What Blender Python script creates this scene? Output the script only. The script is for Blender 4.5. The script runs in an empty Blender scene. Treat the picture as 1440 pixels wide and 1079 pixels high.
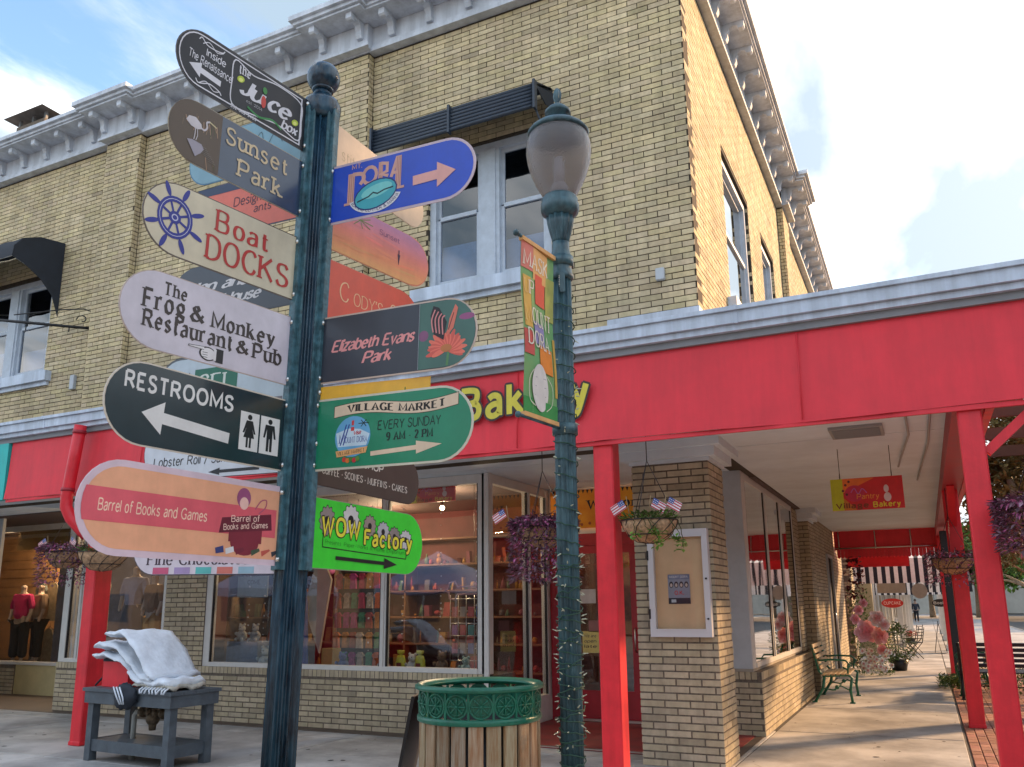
import bpy, math, random
from mathutils import Vector, Matrix
random.seed(11)
PI = math.pi
scene = bpy.context.scene
# ------------------------------------------------------------------ camera
cam_data = bpy.data.cameras.new('camera')
cam = bpy.data.objects.new('camera', cam_data)
scene.collection.objects.link(cam)
scene.camera = cam
cam_data.sensor_width = 36
cam_data.lens = 29.3
cam_data.shift_y = 0.042
cam_data.clip_start = 0.05
cam_data.clip_end = 2000
_x = Vector((0.89885, 0.43815, -0.00958))
_u = Vector((0.10044, -0.18466, 0.97766))
_b = Vector((0.42659, -0.87973, -0.20999))
cam.matrix_world = Matrix(((_x[0], _u[0], _b[0], 0), (_x[1], _u[1], _b[1], 0), (_x[2], _u[2], _b[2], 1.6), (0, 0, 0, 1)))
# ------------------------------------------------------------------ sky and sun
SUN_AZ = math.radians(40)      # from +Y towards +X
SUN_EL = math.radians(21)
world = bpy.data.worlds.new("World")
scene.world = world
world.use_nodes = True
wn, wl = world.node_tree.nodes, world.node_tree.links
wn.clear()
def N(t, **k):
    n = wn.new(t)
    for a, b in k.items(): setattr(n, a, b)
    return n
out = N('ShaderNodeOutputWorld'); bg = N('ShaderNodeBackground')
sky = N('ShaderNodeTexSky', sky_type='NISHITA', sun_disc=False, sun_elevation=SUN_EL, sun_rotation=SUN_AZ,
        air_density=1.0, dust_density=0.6, ozone_density=2.0)
tc = N('ShaderNodeTexCoord')
sep = N('ShaderNodeSeparateXYZ'); wl.new(tc.outputs['Generated'], sep.inputs[0])
den = N('ShaderNodeMath', operation='MAXIMUM'); den.inputs[1].default_value = 0.06
wl.new(sep.outputs['Z'], den.inputs[0])
den2 = N('ShaderNodeMath', operation='ADD'); den2.inputs[1].default_value = 0.12
wl.new(den.outputs[0], den2.inputs[0])
dx = N('ShaderNodeMath', operation='DIVIDE'); wl.new(sep.outputs['X'], dx.inputs[0]); wl.new(den2.outputs[0], dx.inputs[1])
dy = N('ShaderNodeMath', operation='DIVIDE'); wl.new(sep.outputs['Y'], dy.inputs[0]); wl.new(den2.outputs[0], dy.inputs[1])
cmb = N('ShaderNodeCombineXYZ'); wl.new(dx.outputs[0], cmb.inputs[0]); wl.new(dy.outputs[0], cmb.inputs[1])
mp = N('ShaderNodeMapping'); mp.inputs['Rotation'].default_value = (0, 0, math.radians(35)); mp.inputs['Scale'].default_value = (1.0, 0.42, 1)
mp.inputs['Location'].default_value = (3.1, 1.7, 0)
wl.new(cmb.outputs[0], mp.inputs[0])
nz = N('ShaderNodeTexNoise'); nz.inputs['Scale'].default_value = 1.9; nz.inputs['Detail'].default_value = 10; nz.inputs['Roughness'].default_value = 0.60
nz.inputs['Distortion'].default_value = 0.35
wl.new(mp.outputs[0], nz.inputs['Vector'])
# towards the sun the cloud gets thicker and brighter
dot = N('ShaderNodeVectorMath', operation='DOT_PRODUCT')
sd = Vector((math.sin(SUN_AZ) * math.cos(SUN_EL), math.cos(SUN_AZ) * math.cos(SUN_EL), math.sin(SUN_EL)))
dot.inputs[1].default_value = sd
wl.new(tc.outputs['Generated'], dot.inputs[0])
near = N('ShaderNodeMapRange'); near.inputs['From Min'].default_value = 0.62; near.inputs['From Max'].default_value = 0.95
wl.new(dot.outputs['Value'], near.inputs['Value'])
nm = N('ShaderNodeMath', operation='MULTIPLY'); nm.inputs[1].default_value = 0.20; wl.new(near.outputs[0], nm.inputs[0])
ad = N('ShaderNodeMath', operation='ADD'); wl.new(nz.outputs['Fac'], ad.inputs[0]); wl.new(nm.outputs[0], ad.inputs[1])
rp = N('ShaderNodeMapRange'); rp.inputs['From Min'].default_value = 0.37; rp.inputs['From Max'].default_value = 0.55
rp.interpolation_type = 'SMOOTHSTEP'
wl.new(ad.outputs[0], rp.inputs['Value'])
# cloud tone : soft grey undersides
nz2 = N('ShaderNodeTexNoise'); nz2.inputs['Scale'].default_value = 2.3; nz2.inputs['Detail'].default_value = 9
wl.new(mp.outputs[0], nz2.inputs['Vector'])
r2 = N('ShaderNodeMapRange'); r2.inputs['From Min'].default_value = 0.42; r2.inputs['From Max'].default_value = 0.57
wl.new(nz2.outputs['Fac'], r2.inputs['Value'])
cc = N('ShaderNodeMixRGB'); cc.inputs[1].default_value = (1.15, 1.5, 1.85, 1); cc.inputs[2].default_value = (3.9, 3.95, 4.0, 1)
wl.new(r2.outputs[0], cc.inputs[0])
cb = N('ShaderNodeMixRGB', blend_type='MIX'); cb.inputs[2].default_value = (5.2, 5.0, 4.7, 1)
nb = N('ShaderNodeMath', operation='MULTIPLY'); nb.inputs[1].default_value = 0.22
wl.new(near.outputs[0], nb.inputs[0])
wl.new(nb.outputs[0], cb.inputs[0]); wl.new(cc.outputs[0], cb.inputs[1])
mx = N('ShaderNodeMixRGB'); wl.new(rp.outputs[0], mx.inputs[0]); wl.new(sky.outputs[0], mx.inputs[1]); wl.new(cb.outputs[0], mx.inputs[2])
wl.new(mx.outputs[0], bg.inputs[0]); bg.inputs['Strength'].default_value = 0.12
wl.new(bg.outputs[0], out.inputs[0])
sun_data = bpy.data.lights.new('sun', 'SUN'); sun_data.energy = 2.0; sun_data.angle = math.radians(3.0); sun_data.color = (1.0, 0.60, 0.30)
sun = bpy.data.objects.new('sun', sun_data); scene.collection.objects.link(sun)
sun.rotation_euler = (-sd).to_track_quat('-Z', 'Y').to_euler()
scene.view_settings.view_transform = 'Standard'
scene.view_settings.look = 'None'
scene.view_settings.gamma = 1
scene.view_settings.use_curve_mapping = False
scene.view_settings.exposure = 2.0
scene.render.engine = 'CYCLES'
scene.cycles.max_bounces = 7
scene.cycles.diffuse_bounces = 3
scene.cycles.transparent_max_bounces = 14
scene.cycles.sample_clamp_indirect = 4
scene.cycles.use_denoising = True

# ------------------------------------------------------------------ materials
MATS = {}
def mat(name, col, rough=0.6, metal=0.0, var=0.0, vscale=4.0, col2=None, bump=0.0, bscale=60.0, tint=False, coat=0.0,
        emit=None, estr=0.0, spec=0.5, detail=5, stretch=None, coatr=0.1, streak=0.0, blotch=0.0):
    m = bpy.data.materials.new(name); m.use_nodes = True
    n, l = m.node_tree.nodes, m.node_tree.links
    p = n['Principled BSDF']
    p.inputs['Roughness'].default_value = rough; p.inputs['Metallic'].default_value = metal
    p.inputs['Specular IOR Level'].default_value = spec
    p.inputs['Coat Weight'].default_value = coat; p.inputs['Coat Roughness'].default_value = coatr
    p.inputs['Base Color'].default_value = (*col, 1)
    src = None
    geo = n.new('ShaderNodeNewGeometry')
    vec = geo.outputs['Position']
    if stretch:
        mpn = n.new('ShaderNodeMapping'); mpn.inputs['Scale'].default_value = stretch
        l.new(vec, mpn.inputs[0]); vec = mpn.outputs[0]
    if var or col2:
        t = n.new('ShaderNodeTexNoise'); t.inputs['Scale'].default_value = vscale; t.inputs['Detail'].default_value = detail
        t.inputs['Roughness'].default_value = 0.62
        l.new(vec, t.inputs['Vector'])
        r = n.new('ShaderNodeMapRange'); r.inputs['From Min'].default_value = 0.33; r.inputs['From Max'].default_value = 0.67
        l.new(t.outputs['Fac'], r.inputs['Value'])
        mix = n.new('ShaderNodeMixRGB'); l.new(r.outputs[0], mix.inputs[0])
        mix.inputs[1].default_value = (*[c * (1 - var) for c in col], 1)
        mix.inputs[2].default_value = (*(col2 if col2 else [min(1, c * (1 + var)) for c in col]), 1)
        src = mix.outputs[0]
        rr = n.new('ShaderNodeMapRange'); rr.inputs['To Min'].default_value = rough * 0.85; rr.inputs['To Max'].default_value = min(1, rough * 1.15)
        l.new(t.outputs['Fac'], rr.inputs['Value']); l.new(rr.outputs[0], p.inputs['Roughness'])
    if tint:
        a = n.new('ShaderNodeAttribute'); a.attribute_name = 'tint'
        mul = n.new('ShaderNodeMixRGB'); mul.blend_type = 'MULTIPLY'; mul.inputs[0].default_value = 1
        if src: l.new(src, mul.inputs[1])
        else: mul.inputs[1].default_value = (*col, 1)
        l.new(a.outputs['Color'], mul.inputs[2]); src = mul.outputs[0]
    for amt, scl, sc_ in ((streak, (2.2, 2.2, 0.22), 3.0), (blotch, (0.45, 0.45, 0.45), 2.0)):
        if amt:
            m3 = n.new('ShaderNodeMapping'); m3.inputs['Scale'].default_value = scl; l.new(geo.outputs['Position'], m3.inputs[0])
            t3 = n.new('ShaderNodeTexNoise'); t3.inputs['Scale'].default_value = sc_; t3.inputs['Detail'].default_value = 8; t3.inputs['Roughness'].default_value = 0.65; l.new(m3.outputs[0], t3.inputs['Vector'])
            r3 = n.new('ShaderNodeMapRange'); r3.inputs['From Min'].default_value = 0.38; r3.inputs['From Max'].default_value = 0.62; r3.inputs['To Min'].default_value = 1 - amt; r3.inputs['To Max'].default_value = 1 + amt*0.25; l.new(t3.outputs['Fac'], r3.inputs['Value'])
            x3 = n.new('ShaderNodeMixRGB'); x3.blend_type = 'MULTIPLY'; x3.inputs[0].default_value = 1
            if src: l.new(src, x3.inputs[1])
            else: x3.inputs[1].default_value = (*col, 1)
            l.new(r3.outputs[0], x3.inputs[2]); src = x3.outputs[0]
    if src: l.new(src, p.inputs['Base Color'])
    if bump:
        t2 = n.new('ShaderNodeTexNoise'); t2.inputs['Scale'].default_value = bscale; t2.inputs['Detail'].default_value = 6
        l.new(vec, t2.inputs['Vector'])
        b = n.new('ShaderNodeBump'); b.inputs['Strength'].default_value = bump; b.inputs['Distance'].default_value = 0.01
        l.new(t2.outputs['Fac'], b.inputs['Height']); l.new(b.outputs[0], p.inputs['Normal'])
    if emit:
        p.inputs['Emission Color'].default_value = (*emit, 1); p.inputs['Emission Strength'].default_value = estr
    MATS[name] = m
    return m
def glass_mat(name, tint_col, refl=1.0, rough=0.02):
    m = bpy.data.materials.new(name); m.use_nodes = True
    n, l = m.node_tree.nodes, m.node_tree.links
    n.clear()
    o = n.new('ShaderNodeOutputMaterial'); tr = n.new('ShaderNodeBsdfTransparent'); gl = n.new('ShaderNodeBsdfGlossy')
    gl.inputs['Roughness'].default_value = rough
    tr.inputs[0].default_value = (*tint_col, 1)
    fr = n.new('ShaderNodeFresnel'); fr.inputs['IOR'].default_value = 1.55
    ml = n.new('ShaderNodeMath'); ml.operation = 'MULTIPLY_ADD'; ml.use_clamp = True
    ml.inputs[1].default_value = 2.2 * refl; ml.inputs[2].default_value = 0.07 * refl
    g2 = n.new('ShaderNodeNewGeometry'); t = n.new('ShaderNodeTexNoise'); t.inputs['Scale'].default_value = 0.9
    b = n.new('ShaderNodeBump'); b.inputs['Strength'].default_value = 0.05; b.inputs['Distance'].default_value = 0.05
    l.new(g2.outputs['Position'], t.inputs['Vector']); l.new(t.outputs['Fac'], b.inputs['Height']); l.new(b.outputs[0], gl.inputs['Normal'])
    mxs = n.new('ShaderNodeMixShader')
    bf_ = n.new('ShaderNodeMath'); bf_.operation = 'SUBTRACT'; bf_.inputs[0].default_value = 1; l.new(g2.outputs['Backfacing'], bf_.inputs[1])
    mb_ = n.new('ShaderNodeMath'); mb_.operation = 'MULTIPLY'; l.new(ml.outputs[0], mb_.inputs[0]); l.new(bf_.outputs[0], mb_.inputs[1])
    l.new(fr.outputs[0], ml.inputs[0]); l.new(mb_.outputs[0], mxs.inputs[0]); l.new(tr.outputs[0], mxs.inputs[1]); l.new(gl.outputs[0], mxs.inputs[2])
    l.new(mxs.outputs[0], o.inputs[0])
    MATS[name] = m
    return m

_flat = {}
def paint(col, rough=0.45, coat=0.0):
    """printed colour for sign art (sRGB-ish linear value)"""
    k = tuple(round(c, 3) for c in col) + (rough, coat)
    if k not in _flat: _flat[k] = mat('print_colour', col, rough, coat=coat, var=0.07, vscale=14, streak=0.07, blotch=0.05)
    return _flat[k]
def srgb(r, g, b):
    f = lambda c: (c / 255 / 12.92) if c <= 10 else ((c / 255 + 0.055) / 1.055) ** 2.4
    return (f(r), f(g), f(b))

brick_m = mat('cream_brick', (0.62, 0.515, 0.325), 0.85, var=0.10, vscale=14, bump=0.5, bscale=120, tint=True, streak=0.16, blotch=0.14)
mortar_m = mat('dark_mortar', (0.05, 0.038, 0.026), 0.95, var=0.3, vscale=20)
mortar2_m = mat('grey_mortar', (0.15, 0.125, 0.10), 0.95, var=0.3, vscale=20)
trim_m = mat('pale_blue_paint', (0.56, 0.64, 0.76), 0.5, var=0.10, vscale=3, bump=0.1, bscale=30, streak=0.22)
cornice_m = mat('cornice_paint', (0.60, 0.65, 0.73), 0.6, var=0.10, vscale=2, bump=0.1, bscale=30, streak=0.22)
frame_m = mat('window_frame_paint', (0.45, 0.49, 0.53), 0.5, var=0.06, vscale=6)
white_m = mat('white_frame_paint', (0.62, 0.62, 0.60), 0.45, var=0.05, vscale=8)
red_m = mat('red_awning_fabric', (0.78, 0.035, 0.055), 0.6, var=0.09, vscale=1.6, bump=0.35, bscale=6, streak=0.09, blotch=0.04)
redp_m = mat('red_post_paint', (0.74, 0.022, 0.038), 0.42, var=0.10, vscale=5, bump=0.10, bscale=40, streak=0.14)
redd_m = mat('dark_red_paint', (0.36, 0.016, 0.03), 0.45, var=0.15, vscale=4)
soffit_m = mat('soffit_paint', (0.66, 0.74, 0.80), 0.7, var=0.10, vscale=1.2)
conc_m = mat('concrete', (0.43, 0.42, 0.41), 0.85, var=0.22, vscale=0.9, bump=0.25, bscale=40, tint=True, detail=10, blotch=0.26)
joint_m = mat('joint_dirt', (0.10, 0.09, 0.08), 0.95, var=0.3, vscale=15)
paver_m = mat('red_paver', (0.34, 0.16, 0.115), 0.85, var=0.25, vscale=5, bump=0.3, bscale=70, tint=True)
steel_m = mat('blue_green_paint', (0.008, 0.028, 0.060), 0.24, var=0.55, vscale=26, col2=(0.03, 0.085, 0.135), bump=0.25, bscale=70, stretch=(1, 1, 0.25))
steelr_m = mat('teal_rail_paint', (0.05, 0.13, 0.165), 0.45, var=0.5, vscale=30, bump=0.3, bscale=80)
lampm_m = mat('lamp_metal_paint', (0.028, 0.075, 0.10), 0.4, var=0.45, vscale=18, col2=(0.07, 0.15, 0.18), bump=0.25, bscale=70, stretch=(1, 1, 0.3))
green_m = mat('green_paint', (0.012, 0.14, 0.085), 0.35, var=0.2, vscale=20, bump=0.1, bscale=60)
wood_m = mat('weathered_slat', (0.40, 0.20, 0.09), 0.7, var=0.35, vscale=9, col2=(0.40, 0.33, 0.25), bump=0.4, bscale=60, tint=True, stretch=(5, 5, 0.5))
greyt_m = mat('grey_table_paint', (0.085, 0.105, 0.125), 0.6, var=0.2, vscale=8, bump=0.2, bscale=40)
black_m = mat('black_metal', (0.012, 0.012, 0.014), 0.45)
dark_m = mat('dark_fabric', (0.022, 0.028, 0.04), 0.8, var=0.2, vscale=6)
louvre_m = mat('blue_grey_metal', (0.025, 0.038, 0.06), 0.45, var=0.12, vscale=6)
bolt_m = mat('zinc_bolt', (0.62, 0.62, 0.6), 0.28, metal=1.0)
glass_m = glass_mat('shop_glass', (0.84, 0.88, 0.92), 0.95)
board_glass_m = glass_mat('board_glass', (0.93, 0.93, 0.93), 0.22)
wglass_m = glass_mat('upper_window_glass', (0.66, 0.74, 0.84), 1.1)
coir_m = mat('coir_liner', (0.42, 0.26, 0.15), 0.95, var=0.4, vscale=30, bump=0.8, bscale=90)
leaf_m = mat('green_leaf', (0.085, 0.17, 0.03), 0.55, tint=True)
purple_m = mat('purple_leaf', (0.115, 0.045, 0.08), 0.5, tint=True)
tan_leaf_m = mat('sunlit_leaf', (0.20, 0.17, 0.07), 0.6, tint=True)
bark_m = mat('pale_bark', (0.32, 0.25, 0.18), 0.9, var=0.3, vscale=8, bump=0.5, bscale=30)
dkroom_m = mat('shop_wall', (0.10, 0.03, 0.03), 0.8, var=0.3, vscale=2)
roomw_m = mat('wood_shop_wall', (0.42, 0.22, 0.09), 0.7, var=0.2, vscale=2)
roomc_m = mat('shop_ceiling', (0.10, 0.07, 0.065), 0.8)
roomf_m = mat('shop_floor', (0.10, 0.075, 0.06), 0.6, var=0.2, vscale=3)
cloth_m = mat('white_cloth', (0.74, 0.80, 0.88), 0.9, var=0.10, vscale=7, bump=0.9, bscale=16)

# ------------------------------------------------------------------ mesh building
C = scene.collection
class M:
    def __init__(s): s.v = []; s.f = []; s.t = []; s.smooth = []
    def add(s, vs, fs, tint=None, smooth=False):
        o = len(s.v); s.v += [tuple(v) for v in vs]
        for f in fs:
            s.f.append(tuple(i + o for i in f)); s.t.append(tint if tint else (1, 1, 1)); s.smooth.append(smooth)
    def box(s, x0, x1, y0, y1, z0, z1, tint=None):
        if x0 > x1: x0, x1 = x1, x0
        if y0 > y1: y0, y1 = y1, y0
        vs = [(x0,y0,z0),(x1,y0,z0),(x1,y1,z0),(x0,y1,z0),(x0,y0,z1),(x1,y0,z1),(x1,y1,z1),(x0,y1,z1)]
        s.add(vs, [(0,3,2,1),(4,5,6,7),(0,1,5,4),(1,2,6,5),(2,3,7,6),(3,0,4,7)], tint)
        return s
    def bbox(s, x0, x1, y0, y1, z0, z1, b=0.008, tint=None):
        """box with chamfered vertical and horizontal edges"""
        vs = []
        for z, i in ((z0, b), (z0 + b, 0), (z1 - b, 0), (z1, b)):
            X0, X1, Y0, Y1 = x0 + i, x1 - i, y0 + i, y1 - i
            c = b
            vs += [(X0+c,Y0,z),(X1-c,Y0,z),(X1,Y0+c,z),(X1,Y1-c,z),(X1-c,Y1,z),(X0+c,Y1,z),(X0,Y1-c,z),(X0,Y0+c,z)]
        fs = [tuple(reversed(range(8))), tuple(range(24, 32))]
        for r in range(3):
            for k in range(8):
                a = r*8+k; d = r*8+(k+1) % 8
                fs.append((a, d, d+8, a+8))
        s.add(vs, fs, tint); return s
    def obox(s, c, ax, ay, az, tint=None):
        """box from centre and three half-axis vectors"""
        c = Vector(c); ax, ay, az = Vector(ax), Vector(ay), Vector(az)
        if ax.cross(ay).dot(az) < 0: ax = -ax
        vs = [c - ax - ay - az, c + ax - ay - az, c + ax + ay - az, c - ax + ay - az, c - ax - ay + az, c + ax - ay + az, c + ax + ay + az, c - ax + ay + az]
        s.add(vs, [(0,3,2,1),(4,5,6,7),(0,1,5,4),(1,2,6,5),(2,3,7,6),(3,0,4,7)], tint); return s
    def lathe(s, prof, n=24, c=(0, 0), flute=0, fd=0.0, frange=None, tint=None, smooth=True, cap=True):
        vs = []
        for r, z in prof:
            for k in range(n):
                a = 2 * PI * k / n
                rr = r
                if flute and (frange is None or frange[0] <= z <= frange[1]):
                    rr = r - fd * (0.5 - 0.5 * math.cos(a * flute)) ** 0.7
                vs.append((c[0] + rr * math.cos(a), c[1] + rr * math.sin(a), z))
        fs = []
        for i in range(len(prof) - 1):
            for k in range(n):
                a, b = i*n+k, i*n+(k+1) % n
                fs.append((a, b, b+n, a+n))
        if cap:
            fs.append(tuple(reversed(range(n)))); fs.append(tuple(range((len(prof)-1)*n, len(prof)*n)))
        s.add(vs, fs, tint, smooth); return s
    def tube(s, pts, r, n=8, tint=None, closed=False, smooth=True):
        pts = [Vector(p) for p in pts]; vs = []; L = len(pts)
        up = Vector((0, 0, 1)); prev = None
        for i, p in enumerate(pts):
            a = pts[i-1] if (i > 0 or closed) else pts[i]; b = pts[(i+1) % L] if (i < L-1 or closed) else pts[i]
            d = (b - a).normalized() if (b-a).length > 1e-9 else Vector((0,0,1))
            if prev is None:
                e = d.cross(up)
                if e.length < 0.1: e = d.cross(Vector((1, 0, 0)))
                e.normalize()
            else:
                e = prev - d * prev.dot(d)
                e.normalize()
            prev = e; g = d.cross(e)
            rr = r[i] if isinstance(r, (list, tuple)) else r
            for k in range(n):
                t = 2 * PI * k / n
                vs.append(p + e * math.cos(t) * rr + g * math.sin(t) * rr)
        fs = []
        for i in range(L if closed else L-1):
            for k in range(n):
                a, b = i*n+k, i*n+(k+1) % n; c2, d2 = ((i+1) % L)*n+(k+1) % n, ((i+1) % L)*n+k
                fs.append((a, b, c2, d2))
        if not closed:
            fs.append(tuple(reversed(range(n)))); fs.append(tuple(range((L-1)*n, L*n)))
        s.add(vs, fs, tint, smooth); return s
    def prism(s, poly, O, U, V, Wd, tint=None):
        """closed 2-D outline extruded along vector Wd; O origin, U V axes"""
        O, U, V, Wd = Vector(O), Vector(U), Vector(V), Vector(Wd); n = len(poly)
        a = [O + U*x + V*y for x, y in poly]; b = [p + Wd for p in a]
        s.add(a + b, [tuple(range(n)), tuple(reversed(range(n, 2*n)))] + [(k, k+n, (k+1) % n + n, (k+1) % n) for k in range(n)], tint)
        return s
    def ball(s, c, r, n=12, m=8, tint=None, sc=(1, 1, 1), jit=0.0):
        vs = [(c[0], c[1], c[2] - r*sc[2])]
        for i in range(1, m):
            p = -PI/2 + PI*i/m
            for k in range(n):
                t = 2*PI*k/n; q = r * (1 + random.uniform(-jit, jit))
                vs.append((c[0] + q*sc[0]*math.cos(p)*math.cos(t), c[1] + q*sc[1]*math.cos(p)*math.sin(t), c[2] + q*sc[2]*math.sin(p)))
        vs.append((c[0], c[1], c[2] + r*sc[2]))
        fs = [(0, 1+(k+1) % n, 1+k) for k in range(n)]
        for i in range(m-2):
            for k in range(n):
                a, b = 1+i*n+k, 1+i*n+(k+1) % n
                fs.append((a, b, b+n, a+n))
        top = len(vs)-1
        fs += [(top, 1+(m-2)*n+k, 1+(m-2)*n+(k+1) % n) for k in range(n)]
        s.add(vs, fs, tint, True); return s
    def leaf(s, p, d, up, L, w, tint=None):
        p, d, up = Vector(p), Vector(d).normalized(), Vector(up)
        e = d.cross(up)
        if e.length < 1e-3: e = Vector((1, 0, 0))
        e.normalize(); h = e.cross(d)
        s.add([p, p + d*L*0.5 + e*w*0.5 + h*w*0.12, p + d*L - h*L*0.12, p + d*L*0.5 - e*w*0.5 + h*w*0.12], [(0, 1, 2), (0, 2, 3)], tint)
        return s
    def mesh(s, name):
        me = bpy.data.meshes.new(name)
        me.from_pydata(s.v, [], s.f)
        if any(t != (1, 1, 1) for t in s.t):
            at = me.attributes.new('tint', 'FLOAT_COLOR', 'FACE')
            fl = []
            for t in s.t: fl += [t[0], t[1], t[2], 1.0]
            at.data.foreach_set('color', fl)
        else:
            at = me.attributes.new('tint', 'FLOAT_COLOR', 'FACE'); at.data.foreach_set('color', [1.0] * (4 * len(s.f)))
        me.polygons.foreach_set('use_smooth', s.smooth)
        me.update()
        return me
def tag(o, label=None, cat=None, group=None, kind=None):
    if label: o['label'] = label
    if cat: o['category'] = cat
    if group: o['group'] = group
    if kind: o['kind'] = kind
    return o
def put(name, m, material, parent=None, label=None, cat=None, group=None, kind=None, loc=None):
    """link one mesh object; m is an M or a mesh; geometry is in world space (or, with loc, round loc)"""
    me = m.mesh(name) if isinstance(m, M) else m
    if material and not me.materials: me.materials.append(material)
    o = bpy.data.objects.new(name, me); C.objects.link(o)
    if loc: o.location = loc
    if parent:
        o.parent = parent
        if not parent.get('_local'): o.matrix_parent_inverse = base_inv(parent)
    return tag(o, label, cat, group, kind)
def base_inv(p):
    m = Matrix.Identity(4); chain = []
    q = p
    while q: chain.append(q); q = q.parent
    for q in reversed(chain):
        m = m @ q.matrix_parent_inverse @ Matrix.LocRotScale(q.location, q.rotation_euler, q.scale)
    return m.inverted()
def thing(name, loc, label, cat, group=None, rz=0):
    o = bpy.data.objects.new(name, None); C.objects.link(o); o.empty_display_size = 0.2
    o.location = loc; o.rotation_euler = (0, 0, rz)
    return tag(o, label, cat, group)
def dup(root, loc, rz=0.0, label=None, group=None, scale=None):
    r = root.copy(); C.objects.link(r); r.location = loc; r.rotation_euler = (0, 0, rz)
    if scale: r.scale = scale
    if label: r['label'] = label
    if group: r['group'] = group
    for ch in list(root.children):
        c = ch.copy(); C.objects.link(c); c.parent = r; c.matrix_parent_inverse = ch.matrix_parent_inverse.copy()
        for g in ch.children:
            d = g.copy(); C.objects.link(d); d.parent = c; d.matrix_parent_inverse = g.matrix_parent_inverse.copy()
    return r
def local(o): o['_local'] = 1; return o
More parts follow.
